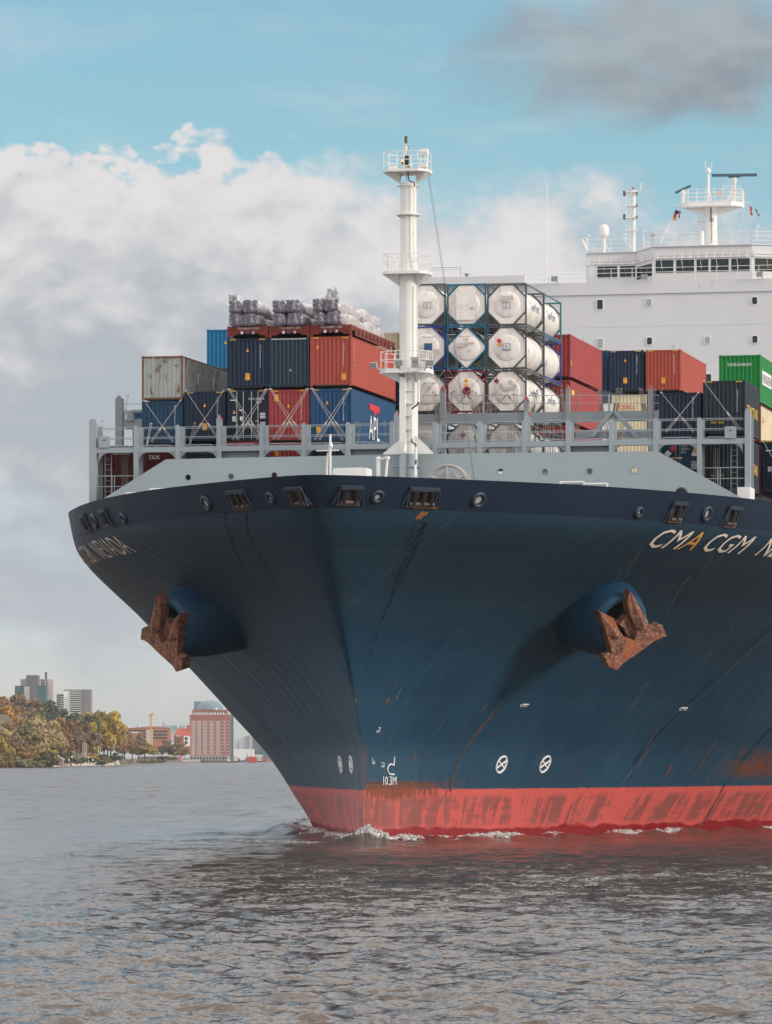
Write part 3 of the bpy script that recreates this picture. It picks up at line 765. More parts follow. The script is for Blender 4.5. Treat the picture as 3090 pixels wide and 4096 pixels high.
m.prism([(TM - .02, SM - .65, mz(1760)), (TM - .02, SM - 1.3, mz(1812)), (TM - .02, SM - .65, mz(1812))], (.05, 0, 0))
m.build('foot_bracket', M['white'], mast_o)
def platform(vt, vb, u0, u1, vund, name, rail_v, front=-1.15, back=1.0, roff=0):
    """round-cornered platform, conical brackets below, railing round it"""
    t0, t1 = mt(u0), mt(u1); zt, zb = mz(vt), mz(vb); c = .45
    out = [(t0, SM + front + c), (t0 + c, SM + front), (t1 - c, SM + front), (t1, SM + front + c), (t1, SM + back - c), (t1 - c, SM + back), (t0 + c, SM + back), (t0, SM + back - c)]
    p = MB(); p.prism([(a, b, zb) for a, b in out], (0, 0, zt - zb)); po = p.build(name, M['white'], mast_o)
    q = MB(); zu = mz(vund)
    for sg, te in ((-1, t0 + .05), (1, t1 - .05)):
        q.prism([(TM + sg * r0 * .8, SM - .05, zb - .004), (te, SM - .05, zb - .004), (TM + sg * r0 * .95, SM - .05, zu)], (0, .1, 0))
        q.add([(TM + sg * r0 * .9, SM - .4, zb - .004), (te, SM + front * .7, zb - .004), (te, SM + back * .7, zb - .004), (TM + sg * r0 * .9, SM + .4, zb - .004), (TM + sg * r0 * .97, SM - .1, zu), (TM + sg * r0 * .97, SM + .1, zu)],
              [(0, 1, 4), (1, 2, 5, 4), (2, 3, 5), (0, 4, 5, 3)])
    q.prism([(TM - .03, SM + front * .8, zb - .004), (TM - .03, SM - r0 * .9, zu + .1), (TM - .03, SM - r0 * .8, zb - .004)], (.06, 0, 0))
    q.build('bracket', M['white'], mast_o)
    r = MB(); zr = mz(rail_v); i = .06
    ring = [(a + (i if a < TM else -i), b + (i if b < SM else -i)) for a, b in out]
    for a, b in zip(ring, ring[1:] + ring[:1]):
        for h in (1.0, .52): r.bar((a[0], a[1], zt + (zr - zt) * h), (b[0], b[1], zt + (zr - zt) * h), .022, 5)
    for a in ring + [((ring[1][0] + ring[2][0]) / 2, ring[1][1]), ((ring[5][0] + ring[6][0]) / 2, ring[5][1]), ((ring[1][0] * 3 + ring[2][0]) / 4, ring[1][1])]:
        r.bar((a[0], a[1], zt), (a[0], a[1], zr), .024, 5)
    r.build('railing', M['white'], mast_o)
    return po
platform(1478, 1496, 1530, 1728, 1530, 'lower_platform', 1409)
platform(1090, 1101, 1540, 1724, 1145, 'middle_platform', 1020)
platform(682, 693, 1541, 1722, 733, 'top_platform', 612)
m = MB(); m.lathe([(r0 * 1.36, mz(862)), (r0 * 1.36, mz(858))], (TM, SM, 0), 28)
for k in range(8):
    w = k * math.pi / 4 + .3; m.prism([(TM + math.cos(w) * r0 * .8, SM + math.sin(w) * r0 * .8, mz(863)), (TM + math.cos(w) * r0 * 1.3, SM + math.sin(w) * r0 * 1.3, mz(863)), (TM + math.cos(w) * r0 * .88, SM + math.sin(w) * r0 * .88, mz(872))], (.02, .02, 0))
m.build('flange', M['white'], mast_o)
m = MB(); m.torus((TM, SM, mz(744)), r0 * 1.25, .025, (0, 0, 1), 28, 5)
for k in range(6): w = k; m.bar((TM + math.cos(w) * r0 * .85, SM + math.sin(w) * r0 * .85, mz(744)), (TM + math.cos(w) * r0 * 1.25, SM + math.sin(w) * r0 * 1.25, mz(744)), .015, 4)
m.build('hand_ring', M['white'], mast_o)
m = MB(); m.lathe([(.29, mz(660)), (.29, mz(657))], (TM - .05, SM, 0), 16); m.lathe([(.33, mz(667)), (.33, mz(663))], (TM - .05, SM - .2, 0), 16)
m.lathe([(.25, mz(682)), (.25, mz(660))], (TM - .02, SM, 0), 16)
m.lathe([(.10, mz(657)), (.09, mz(580)), (.16, mz(578)), (.05, mz(572))], (mt(1625), SM, 0), 14); m.build('topmast', M['white'], mast_o, 40)
m = MB(); m.lathe([(.085, mz(573)), (.085, mz(563)), (.1, mz(562)), (.1, mz(558)), (.08, mz(557)), (.08, mz(549)), (.11, mz(548)), (.06, mz(543))], (mt(1625), SM, 0), 14); m.build('top_lantern', plain('bronze lantern', (.10, .065, .045), .4, .4), mast_o, 40)
m = MB(); m.lathe([(.1, mz(660)), (.08, mz(656)), (.09, mz(635))], (mt(1619), SM - .45, 0), 14); m.build('masthead_light', plain('lantern base', (.12, .07, .04), .4), mast_o, 40)
m = MB(); m.lathe([(.07, mz(650)), (.085, mz(645)), (.07, mz(638))], (mt(1619), SM - .47, 0), 14); m.build('lit_lens', M['lamp_on'], mast_o, 40)
m = MB(); m.box(mt(1629), mt(1642), SM - .6, SM - .35, mz(662), mz(627)); m.build('junction_box', M['black'], mast_o)
m = MB()
for u0, u1, v0, v1, d in ((1569, 1594, 682, 667, -.5), (1690, 1720, 679, 663, -.6), (1693, 1719, 625, 600, -.3)):
    m.box(mt(u0), mt(u1), SM + d - .3, SM + d + .1, mz(v0), mz(v1))
m.bar((mt(1716), SM - .4, mz(682)), (mt(1716), SM - .4, mz(612)), .05, 6); m.bar((mt(1690), SM - .4, mz(682)), (mt(1690), SM - .4, mz(628)), .035, 6)
m.build('light_housing', M['white'], mast_o)
# loudhailer / fog horn and floodlights on the lower platform
m = MB(); m.add([(mt(1660), SM - 1.25, mz(1492)), (mt(1692), SM - 1.25, mz(1492)), (mt(1692), SM - 1.25, mz(1436)), (mt(1660), SM - 1.25, mz(1436)), (mt(1672), SM - .7, mz(1472)), (mt(1684), SM - .7, mz(1472)), (mt(1684), SM - .7, mz(1456)), (mt(1672), SM - .7, mz(1456))],
                [(0, 1, 5, 4), (1, 2, 6, 5), (2, 3, 7, 6), (3, 0, 4, 7), (4, 5, 6, 7)]); m.build('fog_horn', M['white'], mast_o)
for u, v, dx in ((1513, 1468, -.35), (1614, 1460, 0), (1738, 1462, .3)):
    t, z = mt(u), mz(v); b = Vector((t, SM - 1.35, z)); n = Vector((dx, -1, -.35)).normalized(); a = Vector((0, 0, 1)).cross(n).normalized(); c = n.cross(a)
    m = MB(); m.prism([b + a * x + c * y for x, y in ((-.22, -.17), (.22, -.17), (.22, .17), (-.22, .17))], -n * .16); m.bar(b - n * .1, (TM + (t - TM) * .75, SM - 1.1, mz(1490)), .04, 6)
    fo = m.build('floodlight', M['galv'], mast_o)
m = MB()
m.bar((mt(1657), SM - .5, mz(1640)), (mt(1657), SM - .5, mz(1758)), .075, 10); m.bar((mt(1680), SM - .3, mz(1520)), (mt(1680), SM - .3, mz(1612)), .075, 10)
m.bar((mt(1673), SM - .55, mz(1790)), (mt(1673), SM - .55, mz(1842)), .08, 10); m.bar((mt(1671), SM - .6, mz(1862)), (mt(1671), SM - .6, mz(1908)), .08, 10)
m.bar((mt(1664), SM - .5, mz(1085)), (mt(1664), SM - .5, mz(735)), .035, 8); m.bar((mt(1676), SM - .45, mz(1425)), (mt(1676), SM - .45, mz(1145)), .035, 8)
m.build('conduit', M['white'], mast_o, 40)
m = MB()
m.path([(mt(1641), SM - .5, mz(668)), (mt(1642), SM - .6, mz(700)), (mt(1645), SM - .6, mz(725)), (mt(1652), SM - .6, mz(731)), (mt(1666), SM - .5, mz(735)), (mt(1667), SM - .5, mz(748))], .035, 6)
m.path([(mt(1627), SM - .2, mz(572)), (mt(1637), SM - .2, mz(585)), (mt(1634), SM - .2, mz(605)), (mt(1633), SM - .3, mz(630))], .018, 5)
m.path([(mt(1680), SM - .4, mz(1612)), (mt(1678), SM - .5, mz(1622)), (mt(1660), SM - .55, mz(1634)), (mt(1657), SM - .55, mz(1640))], .05, 6)
m.path([(mt(1656), SM - .55, mz(1758)), (mt(1657), SM - .6, mz(1772)), (mt(1672), SM - .62, mz(1780)), (mt(1674), SM - .6, mz(1790))], .04, 6)
m.path([(mt(1673), SM - .55, mz(1842)), (mt(1671), SM - .6, mz(1862))], .04, 6)
m.build('cable', M['black'], mast_o, 40)
m = MB(); m.bar((mt(1711), SM + .1, mz(702)), (PT(1921, -5.0), -5.0, 18.2), .011, 5); m.bar((mt(1715), SM + .2, mz(700)), (PT(1925, -4.6), -4.6, 18.2), .011, 5)
m.build('stay_wire', plain('galvanised wire', (.10, .10, .11), .5, .5), mast_o)

# things standing on the foredeck behind the bulwark
SJ = -23.0
jt = lambda u: PT(u, SJ); jz = lambda v: PZ(v, SJ, 0)
m = MB(); m.bar((jt(1322), SJ, 17.87), (jt(1322), SJ, jz(1738)), .065, 8); m.path([(jt(1301), SJ + .4, 17.87), (jt(1302), SJ + .3, jz(1870)), (jt(1306), SJ + .2, jz(1830)), (jt(1321), SJ, jz(1785))], .06, 8)
m.bar((jt(1266), SJ, jz(1803)), (jt(1356), SJ, jz(1802)), .04, 6); m.lathe([(.1, jz(1790)), (.12, jz(1780)), (.06, jz(1772))], (jt(1325), SJ - .05, 0), 10)
m.build('jackstaff', M['white'], ship, 40)
SX = -12.0
xt = lambda u: PT(u, SX); xz = lambda v: PZ(v, SX, 0)
m = MB(); m.prism([(xt(1332), SX, 17.87), (xt(1467), SX, 17.87), (xt(1467), SX, xz(1871)), (xt(1449), SX, xz(1869)), (xt(1336), SX, xz(1870)), (xt(1332), SX, xz(1878))], (0, 1.4, 0)); m.build('deck_locker', M['white'], ship)
SD = -19.0
dt = lambda u: PT(u, SD); dz = lambda v: PZ(v, SD, dt(1530))
m = MB(); m.bar((dt(1514), SD, 17.87), (dt(1514), SD, dz(1832)), .13, 10); m.lathe([(.15, dz(1834)), (.09, dz(1827))], (dt(1514), SD, 0), 12)
m.bar((dt(1517), SD, dz(1840)), (dt(1552), SD - .1, dz(1829)), .06, 8); m.bar((dt(1553), SD - .1, dz(1832)), (dt(1532), SD - .2, 17.87), .07, 8); m.lathe([(.13, dz(1838)), (.13, dz(1826))], (dt(1553), SD - .1, 0), 10)
m.build('davit', M['white'], ship, 40)
SW = -14.0
wt, wz = PT(1789, SW), PZ(1943, SW, PT(1789, SW))
m = MB(); R = 1.13
for y0 in (SW, SW + .75): m.torus((wt, y0, wz), R, .075, (0, 1, 0), 40, 8)
for k in range(6):
    w = math.radians(90 + 60 * k); m.bar((wt, SW + .02, wz), (wt + math.cos(w) * R, SW + .02, wz + math.sin(w) * R), .10, 6)
m.lathe([(.75, 0), (.75, .7)], (wt, SW + .05, wz), 30, (0, 1, 0)); m.lathe([(.3, -.1), (.3, .9)], (wt, SW, wz), 20, (0, 1, 0))
m.build('mooring_winch', plain('winch drum paint', (.33, .31, .29), .6), ship, 40)
m = MB(); m.torus((PT(1898, -15), -15, 19.25), .5, .13, (.25, .3, 1), 24, 8); m.torus((PT(1893, -15), -15.1, 19.4), .42, .12, (-.3, .2, 1), 24, 8); m.build('rope_coil', M['black'], ship, 60)
m = MB(); m.torus((PT(2728, -2.2), -2.2, PZ(1969, -2.2, PT(2728, -2.2)) - .1), .28, .12, (.2, 1, .2), 20, 8); m.build('rope_coil', M['black'], ship, 60)
for us, side in (((2243, 2337, 2431), 1), ((504, 600, 690), 0)):
    m = MB(); sx = -6.0 if side else -5.0
    for a, b, h in ((us[0], us[1], 0), (us[1], us[2], .1)):
        ta, tb = PT(a, sx), PT(b, sx); zt_ = PZ((1927 if a < 2300 else 1934) if side else (1972 if a < 560 else 1956), sx, ta) - .02
        m.path([(ta, sx, 18), (ta, sx, zt_), (tb, sx, zt_ + (0 if side else .04)), (tb, sx, 18)], .05, 6); m.bar((ta, sx, zt_ - .2), (tb, sx, zt_ - .2), .03, 5)
    m.build('deck_rail', M['white'], ship)
m = MB(); m.box(PT(2262, -5.5), PT(2330, -5.5), -5.5, -4.6, 17.87, PZ(1936, -5.5, PT(2300, -5.5))); m.build('green_hatch', plain('green deck fitting', (.02, .17, .10), .5), ship)

# ---------------------------------------------------------------- lashing bridges
def rails(mb, t0, t1, s, zs, r=.022):
    for z in zs: mb.bar((t0, s, z), (t1, s, z), r, 5)
def turnbuckles(parent, spots, s, length=1.45):
    """stowed lashing bars standing in the racks"""
    for u, v, lean in spots:
        t, z = PT(u, s), PZ(v, s, PT(u, s))
        b = MB(); tb = t - lean; zb = z - length
        for d in (-.05, .05): b.bar((t + d, s, z), (tb + d, s, zb), .017, 5)
        b.bar((t - .06, s, z), (t + .06, s, z), .045, 6)
        tl_ = (tb + (t - tb) * .15, s, zb + length * .15); tu_ = (tb + (t - tb) * .5, s, zb + length * .5)
        b.bar(tl_, tu_, .04, 6)
        b.build('turnbuckle', M['rod'] if v < 1700 and u < 700 else M['worn2'], parent)
M['lamph'] = plain('worn lamp housing', (.52, .47, .43), .5)
M['worn2'] = plain('weathered turnbuckle', (.26, .22, .19), .6, .3)
LB = MB(); PU = [534.9, 702.6, 868.3, 1038.4, 1207.1, 1384.5, 1559.5, 1731.6, 1910.9, 2089.2, 2264.9, 2438, 2614.9, 2790.8]
PTt = [PT(u + 8, 0) for u in PU]
zbeam_t, zbeam_b = 23.05, 22.74
zpost = 24.33
tL0, tL1, tR0, tR1 = PT(356.6, 0), PT(385, 0), PT(2981, 0), PT(3003, 0)
LB.box(tL1 + .01, tR0 - .01, .08, 1.25, zbeam_b + .05, zbeam_t - .03)
LB.box(tL1, tR0, .03, .08, zbeam_b, zbeam_t)
lb = LB.build('lashing_bridge', M['grey'], ship); lb['label'] = 'forward lashing bridge, light grey'
for k, t in enumerate(PTt):
    m = MB(); zt = zpost - .06 * (k > 6)
    m.prism([(t - .13, 0, 18), (t + .13, 0, 18), (t + .13, 0, zt - .08), (t + .07, 0, zt), (t - .07, 0, zt), (t - .13, 0, zt - .08)], (0, .03, 0))
    m.box(t - .13, t - .11, .03, .25, 18, zt - .1); m.box(t + .11, t + .13, .03, .25, 18, zt - .1)
    m.box(t - .12, t + .12, 1.15, 1.4, 18, zt - .05)
    m.build('post', M['grey'], lb)
for t0, t1 in ((tL0, tL1), (tR0, tR1)):
    m = MB(); m.prism([(t0, 0, 18), (t1, 0, 18), (t1, 0, 24.55), (t1 - .08, 0, 24.75), (t0 + .08, 0, 24.75), (t0, 0, 24.55)], (0, .06, 0)); m.box(t0, t0 + .05, .06, 1.35, 18, 24.5); m.box(t1 - .05, t1, .06, .4, 18, 24.5); m.box(t0, t1, 1.35, 1.42, 18, 24.4); m.build('end_post', M['grey'], lb)
ends = [tL1] + PTt + [tR0]
for a, b in zip(ends, ends[1:]):
    R = MB()
    a2, b2 = a + .13, b - .13
    rails(R, a2, b2, .05, (24.2, 23.62)); rails(R, a2, b2, 1.2, (24.2, 23.62, 23.2), .018)
    for f in (.33, .66):
        R.path([(a2 + (b2 - a2) * f - .45, .04, zbeam_t), (a2 + (b2 - a2) * f - .42, .04, zbeam_t + .1), (a2 + (b2 - a2) * f + .42, .04, zbeam_t + .1), (a2 + (b2 - a2) * f + .45, .04, zbeam_t)], .02, 5)
    R.build('railing', M['grey'], lb)
# rounded gussets under the beam, solid bays, low walkways at the ends
for k, (a, b) in enumerate(zip(ends, ends[1:])):
    if k in (3, 6, 11):
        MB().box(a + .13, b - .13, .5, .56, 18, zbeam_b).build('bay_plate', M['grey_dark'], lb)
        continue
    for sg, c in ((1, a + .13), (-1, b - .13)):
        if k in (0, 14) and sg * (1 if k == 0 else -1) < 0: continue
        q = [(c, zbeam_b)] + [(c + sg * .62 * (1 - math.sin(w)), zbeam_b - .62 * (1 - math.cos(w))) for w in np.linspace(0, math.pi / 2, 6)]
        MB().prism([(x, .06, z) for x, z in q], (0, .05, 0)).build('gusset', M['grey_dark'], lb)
zl = PZ(1905, 0, tL1)
for a, b in ((tL1, PTt[0]), (PTt[-1], tR0)):
    G = MB()
    for z in (zl, zl - .62): G.bar((a, .05, z), (b, .05, z), .025, 6)
    G.box(a, b, 0.05, 1.2, 18.55, 18.7); c = (a + b) / 2
    for x in (c - .25, c - .1): G.bar((x, .05, zl), (x, .05, 18.7), .022, 5)
    for x in (a + .55,) if a < 0 else (b - .7,):
        for d in (0, .38): G.bar((x + d - .2, .7, 18.7), (x + d - .2, .7, zbeam_b), .03, 5)
        for j in range(12): G.bar((x - .2, .7, 18.9 + j * .32), (x + .18, .7, 18.9 + j * .32), .014, 4)
    G.build('end_walkway', M['grey'], lb)
for a, z0 in ((PT(402, .3), zbeam_t), (PT(406, .3), 18.7), (PT(2904, .3), zbeam_t), (PT(2908, .3), 18.7)):
    m = MB(); m.prism([(a, -.05, z0), (a + .64, -.05, z0), (a + .64, -.05, z0 + .62), (a + .58, -.05, z0 + .68), (a + .06, -.05, z0 + .68), (a, -.05, z0 + .62)], (0, .22, 0)); bx = m.build('gear_box', M['grey'], lb)
    m = MB(); m.box(a + .24, a + .42, -.062, -.05, z0 + .42, z0 + .47); m.build('handle', M['gap'] if z0 > 20 else M['ltr_yel'], bx)
for u0, u1, v in ((465, 532, 1818), (770, 858, 1812), (2790 + 40, 2894, 1778), (1968, 2062, 1793), (2475, 2570, 1782)):
    m = MB(); t0, t1 = PT(u0, 1.3), PT(u1, 1.3); z = PZ(v, 1.3, t0); m.box(t0, t1, .62, .72, z - .06, z + .04); m.box((t0 * 2 + t1) / 3, (t0 + 2 * t1) / 3, .62, .72, z + .05, z + .22)
    m.build('fluorescent_lamp', M['lamph'], lb)
turnbuckles(lb, [(410, 1682, .28), (605, 1694, .3), (780, 1692, .35)], .9)
turnbuckles(lb, [(u, v, d) for u, v, d in ((2090 - 30, 1652, -.25), (1793, 1655, .35), (1776, 1672, .4), (1894, 1690, -.2), (1975, 1688, .3), (1960, 1692, .25), (2130, 1690, .3), (2150, 1692, .2), (2240, 1680, -.3), (2320, 1674, .3), (2310, 1680, .3), (2418, 1672, -.3), (2430, 1676, -.2), (2500, 1676, .3), (2490, 1680, .3), (2600, 1668, -.3), (2605, 1672, -.15), (1538, 1688, -.2), (1440, 1692, .15), (1425, 1690, .3))], 1.35)
m = MB()
for u in list(range(1835, 1862, 7)) + list(range(2030, 2062, 6)) + list(range(2176, 2225, 9)): m.bar((PT(u, 1.45), 1.45, PZ(1690, 1.45, 5)), (PT(u, 1.45), 1.45, 20.5), .02, 5)
for u in (489, 497, 504, 511, 2857, 2864, 2871, 2878): m.bar((PT(u, 1.3), 1.3, 22.6), (PT(u, 1.3), 1.3, 18.8), .022, 5)
m.build('lashing_bar_rack', M['worn2'], lb)
# marker posts with red tips standing among the forward bridge
for u in (872, 1582, 2105):
    t = PT(u + 6, 1.5); z = PZ(1657 if u < 1000 else 1640, 1.5, t)
    m = MB(); m.prism([(t - .17, 1.45, 21), (t + .2, 1.45, 21), (t + .2, 1.45, z - .3), (t + .02, 1.45, z), (t - .17, 1.45, z - .3)], (0, .05, 0)); po = m.build('marker_post', M['grey'], lb)
    m = MB(); m.prism([(t + .04, 1.44, z - .03), (t + .21, 1.44, z - .3), (t + .21, 1.44, z - .42), (t + .1, 1.44, z - .3)], (0, .08, 0)); m.build('red_tip', M['red_tip'], po)
# second bridge, one bay further aft
S2 = 15.6
z2 = lambda v, u: PZ(v, S2, PT(u, S2))
m = MB(); m.box(PT(490, S2), PT(2640, S2), S2, S2 + 1.2, z2(1688, 1900), z2(1653, 1900)); m.box(PT(2270, S2), PT(2650, S2), S2 + .1, S2 + .9, z2(1748, 2500), z2(1718, 2500))
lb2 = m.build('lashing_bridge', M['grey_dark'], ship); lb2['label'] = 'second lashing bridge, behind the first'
for u, w, v in ((463, 28, 1580), (1762, 20, 1545), (2097, 20, 1585), (2265, 15, 1540), (2594, 18, 1540)):
    t0, t1 = PT(u, S2), PT(u + w, S2); zt = z2(v, u)
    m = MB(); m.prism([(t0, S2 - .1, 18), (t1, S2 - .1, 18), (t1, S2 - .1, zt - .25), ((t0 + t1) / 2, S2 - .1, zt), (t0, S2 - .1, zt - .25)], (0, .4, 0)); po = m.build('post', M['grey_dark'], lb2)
    if v < 1560 or u == 2097:
        m = MB(); m.prism([(t0 + .03, S2 - .12, zt - .3), ((t0 + t1) / 2, S2 - .12, zt + .06), (t1, S2 - .12, zt - .26), (t1, S2 - .12, zt - .4), ((t0 + t1) / 2, S2 - .12, zt - .12)], (0, .1, 0)); m.build('red_tip', M['red_tip'], po)
for u0, u1 in ((1785, 1930), (1940, 2096), (2112, 2264), (2282, 2434), (2445, 2592), (491, 570), (1690, 1762), (2612, 2640)):
    m = MB()
    for v in (1581 if u1 > 600 else 1615, 1612 if u1 > 600 else 1650): m.bar((PT(u0, S2), S2 + .1, z2(v, u0)), (PT(u1, S2), S2 + .1, z2(v, u1)), .022, 5)
    m.build('railing', M['grey'], lb2)
for u in (1934, 2437): MB().box(PT(u - 3, S2), PT(u + 4, S2), S2, S2 + .1, z2(1660, u), z2(1577, u)).build('stanchion', M['grey'], lb2)
m = MB()
for a, b in (((2432, 1648), (2356, 1748)), ((2452, 1648), (2536, 1748))):
    p, q = (PT(a[0], S2 - .15), S2 - .15, z2(a[1], a[0])), (PT(b[0], S2 - .15), S2 - .15, z2(b[1], b[0])); w = .36
    m.prism([p, (p[0] + w, p[1], p[2]), (q[0] + w, q[1], q[2]), q], (0, .2, 0))
m.build('brace', M['grey'], lb2)
m = MB(); m.box(PT(530, S2), PT(566, S2), S2 - .2, S2 + .2, z2(1650, 540), z2(1640, 540)); m.box(PT(508, S2), PT(536, S2), S2 - .1, S2 + .2, z2(1684, 520), z2(1642, 520)); m.build('gear_box', M['grey_dark'], lb2)
turnbuckles(lb2, [(512, 1581, .3), (1735, 1568, -.2), (1745, 1578, -.3), (1815, 1566, .3), (1805, 1572, .3), (1880, 1564, -.3), (1892, 1566, -.3), (1905, 1572, -.3), (1972, 1578, .25), (1960, 1580, .3), (2056, 1576, -.2), (2068, 1580, -.2), (2150, 1562, .3), (2140, 1572, .25), (2245, 1562, -.3), (2250, 1566, -.2), (2320, 1560, .3), (2400, 1562, -.3), (2395, 1566, -.2), (2472, 1554, .3), (2486, 1556, .35), (2560, 1556, -.3), (2570, 1558, -.3), (2622, 1560, .2), (2650, 1556, .2)], S2 + 1.0, 1.75)
m = MB(); m.box(PT(2960, .5), PT(3010, .5), -.4, 1.6, 17.9, PZ(1950, 0, 19)); m.box(PT(2900, .5), PT(2975, .5), -.2, 1.2, 18.3, 18.6); m.build('bridge_pedestal', M['white'], lb)

# ---------------------------------------------------------------- accommodation block and wheelhouse
SA = 100.0
az_ = lambda v, u, s=SA: PZ(v, s, PT(u, s))
tA0 = PT(1692, SA); zA = az_(1122, 2700); zTop = zA
m = MB(); m.box(tA0, 23.6, SA, SA + 16, 19, zTop - 1.0); acc = m.build('accommodation_block', M['house'], ship)
acc['label'] = 'white accommodation block behind the containers'
m = MB(); m.box(tA0 - .1, PT(2112, SA), SA - 1.3, SA - .004, az_(1136, 1900) - .1, az_(1112, 1900)); m.box(PT(2112, SA) + .004, 23.7, SA - .12, SA + 16.1, zTop - .996, zTop); m.box(tA0 - .1, PT(2112, SA), SA, SA + 16.1, zTop - .996, zTop + .02)
m.build('roof_edge', M['house'], acc)
m = MB()
for k in range(4): m.box(PT(2112, SA) + .1, 23.5, SA - .012, SA, zTop - 3.6 - k * 2.95, zTop - 3.57 - k * 2.95)
m.build('plate_seam', plain('seam paint', (.52, .52, .54), .6), acc)
def rounded(t, z, w, h, r=.1):
    return [(t + sx * (w / 2 - r) + r * math.cos(a), z + sz * (h / 2 - r) + r * math.sin(a)) for sx, sz, a0 in ((1, 1, 0), (-1, 1, 90), (-1, -1, 180), (1, -1, 270)) for a in np.radians([a0, a0 + 45, a0 + 90])]
def block_window(u, v, w, h, pale, s=SA):
    t, z = PT(u, s), az_(v, u, s); w, h = w / 50.3, h / 50.3
    mm = MB(); mm.prism([(a, s - .07, b) for a, b in rounded(t, z, w + .12, h + .12, .14)], (0, .068, 0)); fr = mm.build('window', M['white'], acc)
    mm = MB(); mm.prism([(a, s - .078, b) for a, b in rounded(t, z, w, h)], (0, .03, 0)); mm.build('pane', M['glass_pale'] if pale else M['glass'], fr)
for u, v, w, h, pale in ((2402, 1218, 23, 38, 0), (2598, 1210, 20, 28, 1), (3021, 1202, 20, 28, 0), (2403, 1373, 23, 38, 1), (2600, 1364, 20, 28, 0), (2832, 1360, 20, 28, 1), (3022, 1357, 20, 28, 0), (2836, 1512, 22, 32, 0)):
    block_window(u, v, w, h, pale)
# wheelhouse: set-back wing, angled facet, projecting centre, angled facet
S1, S0_ = 103.9, 100.6
wh = [(PT(2346, S1), S1), (PT(2546, S1), S1), (PT(2614, S0_), S0_), (PT(3010, S0_), S0_), (PT(3010, S0_) + 3.3, S0_ + 1.9), (PT(3010, S0_) + 7, S1), (PT(3010, S0_) + 7, 112), (PT(2346, S1), 112)]
zW0, zW1 = zTop + .03, PZ(984, S0_, PT(2800, S0_))
m = MB(); m.prism([(a, b, zW0) for a, b in wh], (0, 0, zW1 - zW0)); whs = m.build('wheelhouse', M['house'], ship)
m = MB(); m.prism([(a, b, zW1 + .003) for a, b in [(x + (0.0), y - .15) for x, y in wh]], (0, 0, .06)); m.build('roof', M['house'], whs)
def face_pt(i, f, z, out):
    a, b = Vector((*wh[i], 0)), Vector((*wh[i + 1], 0)); d = (b - a).normalized(); n = Vector((d.y, -d.x, 0))
    return a + (b - a) * f + n * out + Vector((0, 0, z))
def wh_window(i, f0, f1, v0, v1):
    uu = 2800; sref = S0_ if i != 0 else S1
    za, zb = PZ(v1, sref, PT(uu, sref)), PZ(v0, sref, PT(uu, sref))
    mm = MB(); e = .012; q = [face_pt(i, f, z, .012) for f, z in ((f0, za), (f1, za), (f1, zb), (f0, zb))]
    a, b = Vector((*wh[i], 0)), Vector((*wh[i + 1], 0)); d = (b - a).normalized(); n = Vector((d.y, -d.x, 0)); u_ = Vector((0, 0, 1))
    fr = .035
    mm.prism([q[0] - d * fr - u_ * fr, q[1] + d * fr - u_ * fr, q[2] + d * fr + u_ * fr, q[3] - d * fr + u_ * fr], -n * .04); fo = mm.build('window', M['white'], whs)
    c = .05; mm = MB(); mm.prism([p + n * .008 for p in (q[0] + d * c, q[1] - d * c, q[1] + u_ * c, q[2] - u_ * c, q[2] - d * c, q[3] + d * c, q[3] - u_ * c, q[0] + u_ * c)], -n * .02); mm.build('pane', M['glass'], fo)
    mm = MB(); k = q[3] + (q[2] - q[3]) * .3 + n * .06; mm.bar(k, k - u_ * .75 + d * .12, .012, 4); mm.build('wiper', M['galv'], fo)
zx = lambda x: 2200 + x / 1.8753
def wf(i, x):  # facet fraction for a zoomed column
    sref = wh[i][1]; ta, tb = wh[i][0], wh[i + 1][0]
    lo_, hi_ = 0.0, 1.0
    for _ in range(40):
        mid = (lo_ + hi_) / 2; p = face_pt(i, mid, 0, 0); P = W(p.x, p.y, 0); uu = CX + F * P.x / P.y
        if uu < zx(x): lo_ = mid
        else: hi_ = mid
    return lo_
for x0, x1 in ((358, 508), (527, 655)): wh_window(0, wf(0, x0), min(wf(0, x1), .985), 1056, 1104)
wh_window(1, .06, .94, 1046, 1098)
for x0, x1 in ((795, 930), (950, 1085), (1103, 1193), (1210, 1345), (1363, 1503)): wh_window(2, wf(2, x0), wf(2, x1), 1037, 1088)
wh_window(3, .06, .93, 1036, 1088); wh_window(4, .06, .93, 1036, 1088)
m = MB(); q = [face_pt(0, wf(0, x), PZ(v, S1, PT(2360, S1)), .012) for x, v in ((300, 1106), (349, 1106), (335, 1056), (297, 1056))]; m.prism(q, (0, -.01, 0)); m.build('side_window', plain('pale pane painted as bright sky', (.62, .66, .68), .2), whs)  # opaque pale pane; the bright sky behind is put into its colour
m = MB()
for i, n_ in ((0, 5), (1, 3), (2, 12), (3, 3)):
    zz_ = zW1 - .66
    a, b = face_pt(i, .03, zz_, .12), face_pt(i, .97, zz_, .12); m.bar(a, b, .028, 5)
    m.bar(face_pt(i, .03, zz_ - .22, .1), face_pt(i, .97, zz_ - .22, .1), .05, 5)
    for k in range(n_): f = .05 + .9 * k / (n_ - 1); m.bar(face_pt(i, f, zz_, .12), face_pt(i, f, zz_ + .25, .02), .022, 5); m.box(*(lambda p: (p.x - .08, p.x + .08, p.y - .05, p.y + .05, p.z - .3, p.z - .08))(face_pt(i, f, zz_, .1)))
m.build('window_wash_rail', M['white'], whs)
m = MB()
RP = [(1705, SA), (2112, SA)]
